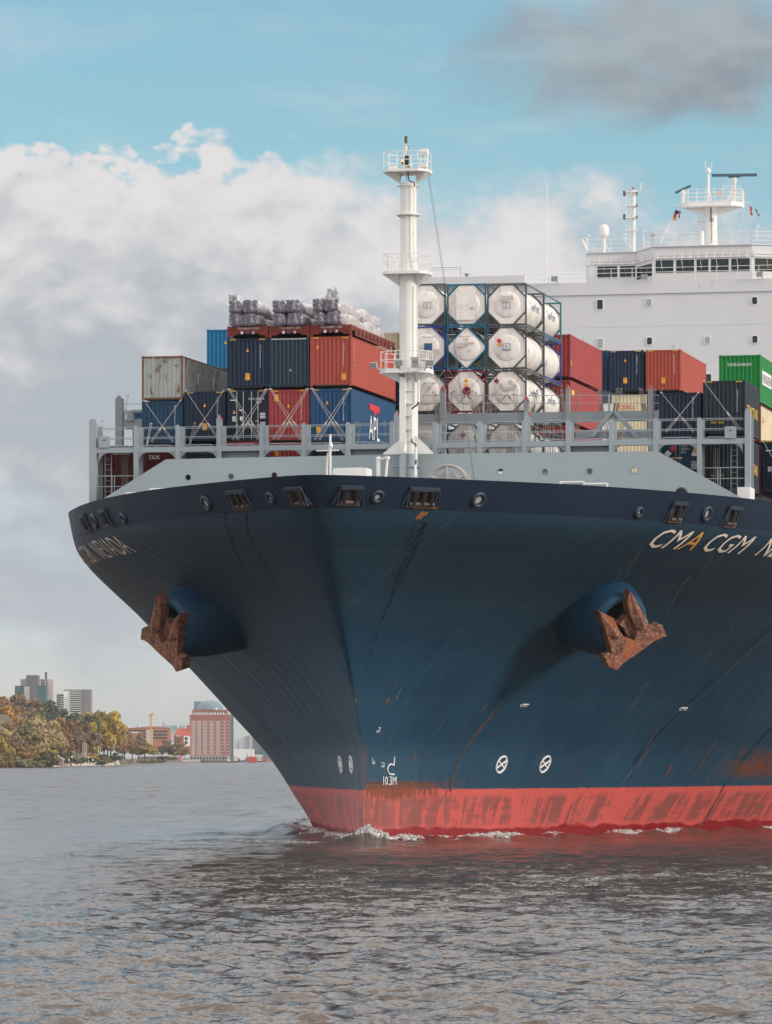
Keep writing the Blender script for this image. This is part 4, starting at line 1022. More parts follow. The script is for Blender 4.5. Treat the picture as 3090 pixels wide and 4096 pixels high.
for u0, u1, s, vt in ((2112, 3090, 99.85, None),):
    t0, t1 = PT(u0, s), 23.5
    for h in (1.05, .7, .35): m.bar((t0, s, zTop + h), (t1, s, zTop + h), .022, 5)
    for k in range(22): t = t0 + (t1 - t0) * k / 21; m.bar((t, s, zTop), (t, s, zTop + 1.05), .022, 5)
m.build('parapet_rail', M['white'], acc)
m = MB()
top_ring = [(x, y) for x, y in wh[:6]]
for (a, b), (c, d) in zip(top_ring, top_ring[1:]):
    for h in (1.1, .75, .38): m.bar((a, b, zW1 + h), (c, d, zW1 + h), .022, 5)
    n_ = max(2, int(math.hypot(c - a, d - b) / 1.5))
    for k in range(n_ + 1): m.bar((a + (c - a) * k / n_, b + (d - b) * k / n_, zW1), (a + (c - a) * k / n_, b + (d - b) * k / n_, zW1 + 1.1), .022, 5)
m.build('roof_rail', M['white'], whs)
for u, v in ((2219, 1115), (2578, 1106), (3040, 1096)):
    t, z = PT(u, 99.6), PZ(v, 99.6, PT(u, 99.6)); m = MB(); m.box(t - .24, t + .24, 99.5, 99.75, z - .2, z + .2); m.bar((t + .3, 99.6, z - .35), (t + .1, 99.6, z - .1), .03, 5); m.build('floodlight', plain('floodlight grey', (.22, .24, .25), .4), acc)
# signal mast, satellite dome, radar mast on the wheelhouse roof
SR = 106.4
rt = lambda x: PT(zx(x), SR); rz = lambda y: PZ(600 + y / 1.8753, SR, PT(2800, SR))
m = MB(); m.lathe([(.15, rz(752)), (.14, rz(290)), (.08, rz(285))], (rt(631), SR, 0), 16)
for x in (577, 603): m.bar((rt(x), SR - .1, rz(740)), (rt(x), SR - .1, rz(295)), .028, 6)
for y in range(305, 740, 18): m.bar((rt(597), SR - .15, rz(y)), (rt(614), SR - .15, rz(y)), .018, 4)
for y in (300, 405, 495, 590): m.box(rt(570), rt(655), SR - .35, SR + .2, rz(y + 4), rz(y - 2))
m.bar((rt(650), SR, rz(297)), (rt(686), SR, rz(290)), .03, 5); m.bar((rt(683), SR, rz(290)), (rt(683), SR, rz(232)), .04, 5); m.bar((rt(650), SR, rz(475)), (rt(735), SR, rz(472)), .03, 5)
sg = m.build('signal_mast', M['white'], whs, 40)
m = MB()
for x, y in ((562, 310), (562, 487)): m.lathe([(.10, rz(y + 20)), (.10, rz(y - 20))], (rt(x), SR - .1, 0), 10)
for y in (315, 405, 493): m.lathe([(.08, rz(y + 12)), (.08, rz(y - 10))], (rt(656), SR - .2, 0), 10)
m.build('signal_lantern', plain('dark lantern', (.10, .05, .04), .5), whs, 40)
m = MB(); m.lathe([(.09, rz(285)), (.08, rz(262))], (rt(628), SR, 0), 10); m.build('red_lantern', M['red_tip'], whs, 40)
m = MB(); m.lathe([(.12, rz(752)), (.12, rz(640)), (.25, rz(635)), (.36, rz(622)), (.39, rz(605)), (.39, rz(572)), (.34, rz(553)), (.22, rz(542)), (.06, rz(538))], (rt(409), SR, 0), 24); m.bar((rt(455), SR, rz(752)), (rt(415), SR, rz(680)), .04, 5); m.build('satellite_dome', M['white'], whs, 50)
m = MB(); m.lathe([(.06, 0), (.09, .12), (.19, .3)], (rt(772), SR + .3, rz(628)), 16, (0.05, -1, 0)); m.bar((rt(774), SR + .2, rz(640)), (rt(774), SR + .2, rz(720)), .05, 5); m.build('loudhailer', plain('horn grey', (.30, .29, .28), .5), whs, 40)
for x, y0, y1 in ((311, 625, 750), (725, 600, 730), (581, 625, 690), (660, 580, 650), (1575, 585, 715)): m = MB(); m.bar((rt(x), SR - 1.5, rz(y1)), (rt(x), SR - 1.5, rz(y0)), .03, 5); m.bar((rt(x), SR - 1.5, rz(y0 + 5)), (rt(x) + .2, SR - 1.5, rz(y0 + 18)), .05, 5); m.build('vent_pipe', M['white'], whs)
for x, y in ((290, 670), (345, 735), (618, 735), (750, 712)): MB().torus((rt(x), SR - 1.6, rz(y)), .2, .03, (.2, 1, 0), 14, 5).build('pipe_bend', M['white'], whs)
m = MB(); m.bar((rt(258), SR - 1, rz(660)), (rt(300), SR - 1, rz(745)), .12, 6)
m.build('vent_pipe', M['white'], whs)
SQ = 107.9
qt = lambda x: PT(zx(x), SQ); qz = lambda y: PZ(600 + y / 1.8753, SQ, PT(2850, SQ))
m = MB(); m.lathe([(.50, qz(740)), (.46, qz(480)), (.62, qz(430)), (.62, qz(420))], (qt(1214), SQ, 0), 28)
po = [(qt(1000), SQ - .6), (qt(1060), SQ - 1.3), (qt(1380), SQ - 1.3), (qt(1448), SQ - .4), (qt(1448), SQ + .8), (qt(1000), SQ + .8)]
m.prism([(a, b, qz(432)) for a, b in po], (0, 0, qz(400) - qz(432)))
for sg_, x in ((-1, 1010), (1, 1440)): m.prism([(qt(1214), SQ - .1, qz(433)), (qt(x), SQ - .1, qz(433)), (qt(1214) + sg_ * .46, SQ - .1, qz(495))], (0, .2, 0))
rm = m.build('radar_mast', M['white'], whs, 40)
m = MB()
for (a, b), (c, d) in zip(po, po[1:] + po[:1]):
    for h in (1.05, .7, .35): m.bar((a, b, qz(400) + h), (c, d, qz(400) + h), .022, 5)
    for k in range(5): m.bar((a + (c - a) * k / 5, b + (d - b) * k / 5, qz(400)), (a + (c - a) * k / 5, b + (d - b) * k / 5, qz(400) + 1.05), .022, 5)
m.bar((qt(1320), SQ - 1, qz(280)), (qt(1440), SQ - .5, qz(280)), .022, 5); m.bar((qt(1320), SQ - 1, qz(280)), (qt(1320), SQ - 1, qz(310)), .022, 5); m.bar((qt(1440), SQ - .5, qz(280)), (qt(1440), SQ - .5, qz(310)), .022, 5)
m.build('radar_mast_rail', M['white'], whs)
m = MB(); m.lathe([(.14, qz(395)), (.10, qz(180)), (.21, qz(172)), (.21, qz(150)), (.09, qz(140))], (qt(1197), SQ - .4, 0), 14)
m.bar((qt(1175), SQ - .4, qz(132)), (qt(1226), SQ - .4, qz(132)), .03, 5); m.bar((qt(1175), SQ - .4, qz(132)), (qt(1174), SQ - .4, qz(82)), .035, 5); m.bar((qt(1222), SQ - .4, qz(132)), (qt(1222), SQ - .4, qz(98)), .035, 5)
m.bar((qt(1222), SQ - .5, qz(385)), (qt(1200), SQ - .4, qz(300)), .05, 5)
m.build('radar_pedestal', M['white'], whs, 40); m = MB(); m.lathe([(.13, qz(395)), (.11, qz(260)), (.2, qz(250)), (.2, qz(215))], (qt(1390), SQ - .3, 0), 14); m.bar((qt(1335), SQ - .5, qz(395)), (qt(1385), SQ - .3, qz(285)), .06, 6); m.build('radar_pedestal', M['white'], whs, 40); m = MB()
m.build('radar_pedestal', M['white'], whs, 40); m = MB(); m.lathe([(.12, qz(400)), (.12, qz(350)), (.2, qz(330)), (.2, qz(312)), (.09, qz(300))], (qt(1005), SQ - .3, 0), 14)
m.bar((qt(930), SQ, qz(408)), (qt(1000), SQ, qz(408)), .03, 5); m.build('yard_arm', M['white'], whs); m = MB(); m.bar((qt(1450), SQ, qz(402)), (qt(1522), SQ, qz(402)), .03, 5); m.bar((qt(1522), SQ, qz(402)), (qt(1522), SQ, qz(410)), .03, 5); m.bar((qt(930), SQ, qz(408)), (qt(930), SQ, qz(420)), .03, 5)
m.build('yard_arm', M['white'], whs, 40); m = MB()
for x in (1107, 1125, 1150, 1168): m.bar((qt(x), SQ + .3, qz(605)), (qt(x), SQ + .3, qz(480)), .03, 5)
m.box(qt(1105), qt(1170), SQ, SQ + .8, qz(606), qz(600)); m.box(qt(1105), qt(1170), SQ, SQ + .8, qz(526), qz(520)); m.build('mast_ladder', M['white'], whs); m = MB(); m.lathe([(.17, qz(720)), (.17, qz(615))], (qt(1155), SQ - .9, 0), 12)
m.build('roof_vent', M['white'], whs, 40)
m = MB(); m.prism([(qt(1224), SQ - .45, qz(202)), (qt(1560), SQ - .45, qz(208)), (qt(1560), SQ - .45, qz(188)), (qt(1224), SQ - .45, qz(183))], (0, .3, 0)); m.box(qt(1345), qt(1435), SQ - .45, SQ - .2, qz(214), qz(208)); m.build('radar_scanner', M['navy_eq'], whs)
m = MB(); c = Vector((qt(1000), SQ - .3, qz(290))); d = Vector((1.25, -1.4, .27)).normalized(); m.prism([c - d * 1.1 + Vector((0, 0, -.08)), c + d * 1.1 + Vector((0, 0, -.08)), c + d * 1.1 + Vector((0, 0, .08)), c - d * 1.1 + Vector((0, 0, .08))], (.1, .15, 0)); m.build('radar_scanner', M['navy_eq'], whs)
m = MB(); m.lathe([(.06, 0), (.09, .15), (.18, .35), (.30, .44)], (qt(1296), SQ - .9, qz(345)), 20, (-.15, -1, .05)); m.build('ship_horn', plain('cream horn', (.62, .55, .46), .5), whs, 40)
m = MB(); m.torus((qt(1226), SQ - .6, qz(530)), .12, .025, (0, 1, 0), 12, 4); m.bar((qt(1222), SQ - .55, qz(700)), (qt(1222), SQ - .55, qz(430)), .025, 5); m.bar((qt(1214), SQ - .55, qz(540)), (qt(1214), SQ - .66, qz(430)), .025, 5); m.build('mast_cable', M['black'], whs)
m = MB()
for a, b in (((957, 412), (850, 712)), ((983, 412), (962, 715)), ((1467, 402), (1440, 690)), ((1495, 402), (1550, 690)), ((1524, 402), (1645, 690))): m.bar((qt(a[0]), SQ, qz(a[1])), (qt(b[0]), SQ - 1.5, qz(b[1])), .014, 4)
m.build('flag_halyard', M['galv'], whs)
m = MB(); t = PT(2190, SA + 3); m.bar((t, SA + 3, zTop), (t, SA + 3, PZ(735, SA + 3, t)), .03, 5); m.build('whip_antenna', M['white'], acc)
SC = 101.0
ct = lambda x: PT(1450 + x / 3.16, SC); cz = lambda y: PZ(500 + y / 3.16, SC, PT(1780, SC))
m = MB(); m.add([(ct(790), SC + 2, cz(1756)), (ct(1185), SC + 2, cz(1745)), (ct(1260), SC, cz(1793)), (ct(860), SC, cz(1800))], [(0, 1, 2, 3)]); m.add([(ct(790), SC + 2, cz(1762)), (ct(1185), SC + 2, cz(1751)), (ct(1260), SC, cz(1799)), (ct(860), SC, cz(1806))], [(3, 2, 1, 0)])
for x, s in ((866, SC), (1256, SC), (1183, SC + 2)): m.bar((ct(x), s, cz(1945)), (ct(x), s, cz(1800 if s == SC else 1750)), .04, 5)
m.bar((ct(866), SC, cz(1829)), (ct(1256), SC, cz(1825)), .035, 5)
for x in (908, 960, 1010, 1070, 1130, 1190): m.bar((ct(x), SC, cz(1828)), (ct(x), SC, cz(1800)), .03, 4)
m.build('canopy_frame', M['house'], acc)
m = MB(); m.lathe([(.12, cz(1945)), (.12, cz(1912)), (.3, cz(1908)), (.25, cz(1902)), (.1, cz(1900))], (ct(1353), SC - 1, 0), 14); m.build('mushroom_vent', plain('vent grey', (.2, .2, .21), .5), acc)
# signal flags on their halyards
def flag(name, a, b, w, cols, label):
    P = Vector((qt(a[0]), SQ, qz(a[1]))); Q = Vector((qt(b[0]), SQ - .1, qz(b[1])))
    wp = W(*P); o = None
    e = empty('signal_flag', wp, label, 'flag', 'signal flags below the radar mast', -TH)
    n = len(cols); d = (Q - P)
    for i, c in enumerate(cols):
        mm = MB(); k = 5
        for j in range(k):
            f0, f1 = (i + j / k) / n, (i + (j + 1) / k) / n
            wv = lambda f: Vector((w * (.8 + .2 * math.sin(f * 9)), .12 * math.sin(f * 12), -.1))
            p0, p1 = d * f0, d * f1
            mm.quad(p0, p1, p1 + wv(f1), p0 + wv(f0))
            mm.quad(p0 + Vector((0, .02, 0)), p0 + wv(f0) + Vector((0, .02, 0)), p1 + wv(f1) + Vector((0, .02, 0)), p1 + Vector((0, .02, 0)))
        mm.build('stripe', plain('flag cloth', c, .8), e)
flag('g', (945, 440), (922, 515), .3, ((.02, .02, .02), (.45, .03, .02), (.62, .30, .02)), 'black red and gold flag flying from the left radar mast halyard')
flag('r', (970, 445), (966, 497), .17, ((.5, .04, .04), (.5, .04, .04)), 'small plain red flag beside the black red and gold flag')
flag('r', (1500, 425), (1508, 492), .22, ((.45, .04, .06), (.45, .04, .06)), 'thin dark red pennant hanging right of the radar mast')
flag('g', (1535, 440), (1565, 500), .2, ((.03, .09, .07), (.05, .06, .06)), 'dark green pennant at the outer end of the right yard')

# ---------------------------------------------------------------- containers
BOXC = {'navy': '13243c', 'navy2': '0f1e33', 'slate': '213340', 'teal': '173f58', 'blue': '15456c', 'sky': '0b6a97', 'red': 'a04436', 'red2': '96393a', 'brick': 'a2463a',
        'maroon': '57191f', 'rusty': 'a3a8a4', 'cream': 'd2c3a2', 'green': '0f7a35', 'darkslate': '17252f', 'flat': '7c3228'}
CM = {}
for k, h in BOXC.items():
    CM[k] = paint(k + ' container paint', lin(h), .5, .28, .9 if k == 'rusty' else (.5 if k in ('flat', 'maroon') else .14), .25 if k == 'rusty' else 0)
CM['frame_rusty'] = paint('rust eaten frame paint', lin('8d8a84'), .6, .4, 2.4)
def corr(mb, a, b, along, z0, z1, n, depth, outward):
    """trapezoid corrugated sheet between a and b along 'x' (at y = outward) or 'y' (at x = outward)"""
    P = []
    w = (b - a) / n
    for k in range(n):
        for f, d in ((0, 0), (.32, 0), (.5, 1), (.82, 1)): P.append((a + (k + f) * w, d * depth))
    P.append((b, 0))
    o = len(mb.v)
    for p, d in P:
        for z in (z0, z1):
            mb.v.append((p, outward[0] + outward[1] * d, z) if along == 'x' else (outward[0] + outward[1] * d, p, z))
    for i in range(len(P) - 1): mb.f.append((o + 2 * i, o + 2 * i + 2, o + 2 * i + 3, o + 2 * i + 1))
def flat_text(parent, strng, mat, x, z, h, plane='front', w=2.44, maxw=None, stack=False, name='lettering', y0=None):
    """painted letters on the front (x across) or on the port side (x = metres aft of the front)"""
    v, f, width = text('\n'.join(strng) if stack else strng)
    kx = h * (1 if maxw is None else min(1.0, maxw / (width * h)))
    mm = MB()
    if plane == 'front': mm.add([(x + a * kx, -.012 if y0 is None else y0, z + b * h) for a, b in v], f)
    else: mm.add([(w / 2 + .012, x + a * kx, z + b * h) for a, b in v], f)
    return mm.build(name, mat, parent)
def decal(parent, x, z, w, h, mat, name, tri=False, y=-.014, plane='front', hw=1.22):
    q = [(-w / 2, -h / 2), (w / 2, -h / 2), (0, h / 2)] if tri else [(-w / 2, -h / 2), (w / 2, -h / 2), (w / 2, h / 2), (-w / 2, h / 2)]
    mm = MB()
    if plane == 'front': mm.prism([(x + a, y, z + b) for a, b in q], (0, .006, 0))
    else: mm.prism([(hw - y, x + a, z + b) for a, b in q], (-.006, 0, 0))
    return mm.build(name, mat, parent)
LASH = []
def container(u0, u1, v0, v1, s, col, label, L=12.19, fcol=None, style='corr', group='shipping containers stacked on deck', stripe='yellow', tri=None, high=None, ident=None, side=None, n=9):
    t0, t1 = PT(u0, s), PT(u1, s); tm = (t0 + t1) / 2
    z1, z0 = PZ(v0, s, tm), PZ(v1, s, tm)
    w, h = t1 - t0 - .03, z1 - z0
    e = onship('shipping_container', tm, s, z0, label, 'container', group)
    mat = CM[col]; fm = CM[fcol or col]
    b = MB(); hw = w / 2
    if style == 'doors': b.box(-hw + .1, hw - .1, .03, .06, .16, h - .12)
    else: corr(b, -hw + .11, hw - .11, 'x', .15, h - .12, n, .045, (.015, 1))
    corr(b, .12, L - .12, 'y', .17, h - .1, int(L * 3.3), .04, (hw - .012, -1))
    corr(b, .12, L - .12, 'y', .17, h - .1, int(L * 3.3), .04, (-hw + .012, 1))
    b.quad((-hw + .02, .02, h - .03), (hw - .02, .02, h - .03), (hw - .02, L - .02, h - .03), (-hw + .02, L - .02, h - .03))
    b.quad((-hw + .02, L - .03, .1), (hw - .02, L - .03, .1), (hw - .02, L - .03, h - .04), (-hw + .02, L - .03, h - .04))
    b.quad((-hw + .02, .05, .14), (hw - .02, .05, .14), (hw - .02, L - .05, .14), (-hw + .02, L - .05, .14))
    b.build('wall', mat, e)
    f = MB()
    for x in (-hw, hw - .10):
        for y in (0, L - .1): f.box(x, x + .10, y, y + .1, .08, h - .1)
        f.box(x + .02, x + .08, .1, L - .1, h - .09, h - .02); f.box(x + .02, x + .085, .1, L - .1, .08, .19)
    for y in (0.0, L - .07): f.box(-hw + .1, hw - .1, y, y + .07, h - .13, h - .02); f.box(-hw + .1, hw - .1, y + .01, y + .07, .08, .17)
    c = f
    for x in (-hw - .005, hw - .155):
        for y in (-.008, L - .17):
            for z in (0, h - .118): c.box(x, x + .16, y, y + .178, z, z + .118)
    f.build('frame', fm, e)
    m = MB(); m.box(-hw + .3, hw - .3, .05, .12, .0, .078); m.build('fork_gap_shade', M['gap'], e)  # dark strip painting the shaded fork pocket gap under the box
    if style == 'doors':
        d = MB()
        for x0, x1 in ((-hw + .12, -.02), (.02, hw - .12)):
            for k in range(4): zz0 = .25 + k * (h - .5) / 4; d.box(x0 + .08, x1 - .08, .005, .03, zz0 + .05, zz0 + (h - .5) / 4 - .05)
        do = d.build('door', mat, e)
        d = MB()
        for x in (-hw * .52, -hw * .2, hw * .2, hw * .52): d.bar((x, -.04, .12), (x, -.04, h - .12), .024, 6); d.box(x - .05, x + .05, -.06, 0, .85, 1.0); d.box(x - .16, x + .04, -.07, -.04, 1.15, 1.2)
        d.build('locking_bar', M['galv'], do)
        flat_text(e, 'CMAU 460264 0', M['ltr'], .05, h - .62, .13, maxw=.95); flat_text(e, '2561', M['ltr'], .5, h - .8, .13)
        for k in range(2):
            for j in range(4): decal(e, .92, h - 1.42 - k * .55 - j * .09, .32, .045, M['ltr'], 'data_line')
        decal(e, -.82, h - 1.62 - .1, .22, .3, M['patch'], 'decal'); decal(e, -.38, h - 1.7, .17, .22, M['ltr'], 'decal'); decal(e, -.85, h - .62, .42, .05, M['ltr'], 'data_line'); decal(e, -.4, h - 1.22, .22, .07, M['ltr'], 'data_line')
    if stripe:
        m = MB(); mt_ = M['ltr_yel'] if stripe == 'yellow' else M['ltr']
        rng = [(-hw + .16, -hw + .55), (hw - .55, hw - .16)] if stripe == 'yellow' else [(-hw + .15, hw - .15)]
        for a, bb in rng:
            k = max(4, int((bb - a) / .1))
            for i in range(k): x = a + (bb - a) * i / k; m.quad((x, -.004, h - .12), (x + .05, -.004, h - .12), (x + .085, -.004, h - .045), (x + .035, -.004, h - .045))
        m.build('hazard_stripe', mt_, e)
    if tri: decal(e, tri[0] * w - hw, tri[1] * h, .17, .22, M['sign'], 'warning_sign', True)
    if high:
        hl = decal(e, high[0] * w - hw, high[1] * h, .27, .4, M['sign'], 'height_label')
        flat_text(hl, 'CAUTION\n9\'6"\nHIGH', M['ink'], high[0] * w - hw - .11, high[1] * h - .16, .32, maxw=.22, y0=-.018)
    if ident: flat_text(e, list(ident), M['ltr'], .30 * w, h * .40 if h > 2.2 else h * .3, min(1.35, h * .5), maxw=.09, stack=True)
    if side: side(e, w, h)
    LASH.append((label, tm, s, z0, w, h))
    return e
def side_text(strng, x, z, h, mat, maxw=None, stack=False): return lambda e, w, hh: flat_text(e, strng, mat, x, z, h, 'side', w, maxw, stack)
SA1 = 1.9
g = 'shipping containers stacked on deck'
def apl(e, w, h):
    flat_text(e, 'APL', M['ltr'], 4.7, .5, 1.42, 'side', w, 2.9)
    mm = MB(); X = w / 2 + .012
    mm.add([(X, 4.7, 2.62), (X, 7.7, 2.58), (X, 7.5, 2.2), (X, 6.75, 2.2), (X, 6.5, 2.02), (X, 6.2, 2.02), (X, 6.05, 2.22), (X, 5.0, 2.25)], [tuple(range(8))]); mm.build('eagle_emblem', M['ltr_red'], e)
def slogan(e, w, h): flat_text(e, list('CAPITAL'), M['ltr'], .62, h * .33, 1.6, 'side', w, .42, True)
def tal(e, w, h): pass
# bay 1, lower tier seen through the lashing bridge
container(404, 563, 1784, 2000, SA1, 'maroon', 'maroon container low behind the end ladder of the forward lashing bridge', stripe=None)
container(568, 730, 1784, 2000, SA1, 'maroon', 'maroon container lettered tex below the lashing bridge walkway', stripe=None, side=lambda e, w, h: flat_text(e, 'tex', M['ltr'], -.82, h - .78, .36))
container(737, 902, 1784, 2000, SA1, 'navy', 'navy container under the walkway next to the one lettered tex', stripe=None)
container(908.5, 1073.5, 1766, 1980, SA1, 'red2', 'dark red container mostly hidden under the navy door-end container', stripe=None)
container(1075, 1240, 1768, 1980, SA1, 'red2', 'dark red container below the walkway with a yellow height label', stripe='yellow', tri=(.5, .6), high=(.19, .8))
container(1241, 1407.5, 1768, 1980, SA1, 'navy2', 'navy container below the walkway under the blue eagle container', stripe=None, tri=(.2, .87))
# bay 1, second tier
container(566.7, 732, 1604, 1776, SA1, 'teal', 'faded teal container under the rust streaked grey one', stripe=None, ident='HMCU146063')
container(737, 902, 1564.7, 1762, SA1, 'navy', 'navy container standing alone on its tier beside the teal one', tri=(.5, .72), high=(.5, .28), ident='CMAU4698862')
container(908.5, 1073.5, 1557.5, 1764, SA1, 'navy2', 'navy container with its door end and locking bars forward', style='doors', tri=(.17, .57))
container(1075, 1238, 1557.5, 1764, SA1, 'red2', 'dark red container between navy doors and blue eagle container', tri=(.49, .69), high=(.19, .84), ident='CMAU0580347')
container(1240.7, 1407.5, 1553, 1768, SA1, 'blue', 'blue container with a red eagle on its side', tri=(.41, .74), high=(.2, .24), ident='APHU6723888', side=apl)
# bay 1, third tier
def rusty_side(e, w, h):
    for x in (3.6, 7.2): decal(e, x, h * .58, .35, .7, M['ltr'], 'faded_letter', plane='side', hw=w / 2)
container(566.7, 732, 1423, 1601, SA1, 'rusty', 'rust streaked pale grey container on top near the ship side', fcol='frame_rusty', stripe=None, ident='TEXU530', side=rusty_side)
container(908.5, 1073.5, 1352, 1550, SA1, 'navy', 'navy container under the first pipe flat rack', tri=(.5, .76), high=(.5, .22), ident='CMAU74794325')
container(1075, 1238, 1350, 1548, SA1, 'slate', 'slate blue container under the middle pipe flat rack, white striped top edge', stripe='white', side=lambda e, w, h: decal(e, .09, h * .34, .08, .08, M['ltr'], 'decal'))
container(1240.7, 1407.5, 1345, 1544, SA1, 'brick', 'brick red container under the pipe flat rack beside the foremast', tri=(.18, .8), high=(.81, .19), ident='TCNU9776115', side=slogan)
# bay 1, port wing stack
container(2637, 2805, 1569, 1752, SA1, 'navy2', 'navy container crossed by two lashing rods near the port rail', stripe=None, ident='CMAU1020227')
_tt = lambda e, w, h: flat_text(e, 'TERMOTA', M['ltr_yel'], .7, h * .34, .85, 'side', w, 9.6)
def two_twenty(u0, u1, v0, v1, lab, hz):
    a = container(u0, u1, v0, v1, SA1, 'darkslate', lab, L=6.06, stripe='yellow' if hz else None, ident='LGEU0106567', side=lambda e, w, h: (flat_text(e, 'TERMOTANK', M['ltr_yel'], .75, h * .36, .62, 'side', w, 4.5), flat_text(e, 'MAX  HIGH', M['ltr_yel'], -.75, h * .2 if hz else h * .27, .1)))
    tm = (PT(u0, SA1) + PT(u1, SA1)) / 2
def container_at(t, s, src, label):
    e = src.copy(); COL.objects.link(e); e.location = W(t, s, src.location.z); e['label'] = label
    for c in list(src.children):
        d = c.copy(); COL.objects.link(d); d.parent = e
        for q in c.children: k = q.copy(); COL.objects.link(k); k.parent = d
two_twenty(2813, 2984, 1521, 1736, 'dark slate short container with yellow lettering, upper tier at the port edge', True)
two_twenty(2813, 2984, 1752, 1960, 'dark slate short container with yellow lettering, lower tier at the port edge', False)
SA2 = 18.2
# bay 2 boxes seen above and behind
container(827, 990, 1316, 1480, SA2, 'sky', 'bright blue container high behind the navy one under the pipes', stripe=None, tri=(.84 * .55, .68))
container(672, 833, 1462, 1662, SA2, 'maroon', 'maroon container with white side lettering behind the rust streaked one', stripe=None, side=lambda e, w, h: flat_text(e, list('CAPITAL'), M['ltr'], 2.6, h * .3, 1.5, 'side', w, .5, True))
container(530, 660, 1648, 1800, SA2, 'blue', 'dark blue container behind the forward bridge near its outer end', stripe=None)
container(1430, 1590, 1330, 1500, SA2 + 1, 'cream', 'cream container half hidden behind the foremast', stripe=None)
container(1440, 1600, 1510, 1680, SA2 + 1, 'navy', 'navy container in the gap between eagle container and foremast', stripe=None)
container(1440, 1600, 1690, 1870, SA2 + 1, 'maroon', 'maroon container low in the gap behind the foremast', stripe=None)
container(2120, 2284, 1337, 1510, 32.0, 'red2', 'red container on top just right of the tank stack', stripe=None, side=lambda e, w, h: decal(e, .3, h * .35, .16, .35, M['ltr_yel'], 'decal', plane='side', hw=w / 2))
container(2120, 2284, 1520, 1690, 32.0, 'red2', 'red container second from top just right of the tank stack', stripe=None, side=lambda e, w, h: decal(e, .9, h * .72, .9, .3, M['ltr_yel'], 'decal', plane='side', hw=w / 2))
container(2120, 2284, 1700, 1870, 32.0, 'red2', 'red container low behind the inverted vee brace', stripe=None)
container(2408, 2432, 1401, 1566, SA2 + 1.5, 'slate', 'slate container of which only a narrow strip shows beside the navy one', stripe='yellow', n=2) if False else None
container(2434.6, 2576, 1401, 1564, 56.0, 'navy', 'navy container with triangle sign in the row before the white wall', tri=(.48, .76), high=(.48, .26), ident='CMAU7413353')
container(2291, 2432, 1402, 1566, 57.5, 'teal', 'narrow visible strip of a teal container between red and navy ones', stripe=None)
container(2584, 2725, 1398, 1563, 56.0, 'red', 'rust red container with sunlit pink side before the white wall', high=(.5, .25), ident='TRLU733444')
container(2448, 2590, 1578, 1750, 56.0, 'cream', 'cream container with red lettering behind the second lashing bridge', stripe=None, side=lambda e, w, h: flat_text(e, 'OOCL', M['ltr_red'], -.72, h * .66, .3, maxw=1.12))
container(2594, 2735, 1575, 1745, 56.0, 'navy', 'navy container under the rust red one', stripe=None)
container(2448, 2590, 1756, 1930, 56.0, 'cream', 'cream container lowest in its stack behind the bridge', stripe=None)
container(2877, 3044, 1419, 1612, 13.5, 'green', 'green container with white side emblem at the port edge', stripe=None, side=lambda e, w, h: (flat_text(e, 'EGHU3685230', M['ltr'], -.72, h * .77, .17, maxw=1.42), decal(e, 2.9, h * .55, 4.2, .85, M['ltr'], 'side_panel', plane='side', hw=w / 2), flat_text(e, 'EVERGREEN', M['ink'], 1.0, h * .45, .52, 'side', w + .02, 3.8)))
container(2877, 3046, 1618, 1772, 13.5, 'cream', 'cream container with red letters under the green one', stripe=None, fcol='flat', side=lambda e, w, h: flat_text(e, 'CAI', M['ltr_red'], .6, h * .55, .38, 'side', w, 1.6))
container(2879, 3048, 1786, 1990, 13.5, 'navy2', 'navy container lowest behind the port end of the bridge', stripe='yellow', fcol='flat', side=lambda e, w, h: None)
container(3052, 3220, 1760, 1960, 11.0, 'navy2', 'navy door-end container cut by the picture edge', style='doors', stripe='yellow')
# bay 1 container between tank and bridge, hazard placards
e = container(2632, 2800, 1764, 1960, SA1, 'teal', 'dark teal reefer tank container with hazard placards under the walkway', stripe=None, style='corr')
CMX = plain('placard white', (.75, .75, .75), .6)
def diamond(parent, x, z, r, mat, name='placard', y=-.014):
    mm = MB(); mm.prism([(x - r, y, z), (x, y, z - r), (x + r, y, z), (x, y, z + r)], (0, .006, 0)); return mm.build(name, mat, parent)
_h = LASH[-1][5]
diamond(e, -.32, _h - .42, .22, M['ltr_red']); diamond(e, -.62, _h - .72, .22, CMX)
decal(e, -.35, _h - .98, .3, .09, M['sign'], 'placard'); decal(e, .06, _h - .98, .3, .09, CMX, 'placard')
flat_text(e, 'CTCU\n004725 9\n22T4', M['ltr'], .15, _h - .72, .5, maxw=.5); decal(e, .93, _h - .52, .3, .3, M['sign'], 'placard', True); decal(e, .93, _h - .78, .32, .2, CMX, 'placard')
for x in (-.15, .08): e2 = MB(); e2.bar((x, -.03, .3), (x, -.03, _h - .2), .02, 5); e2.build('locking_bar', M['galv'], e)
for k in range(6): decal(e, .9, _h - 1.2 - k * .08, .34, .04, CMX, 'data_line')

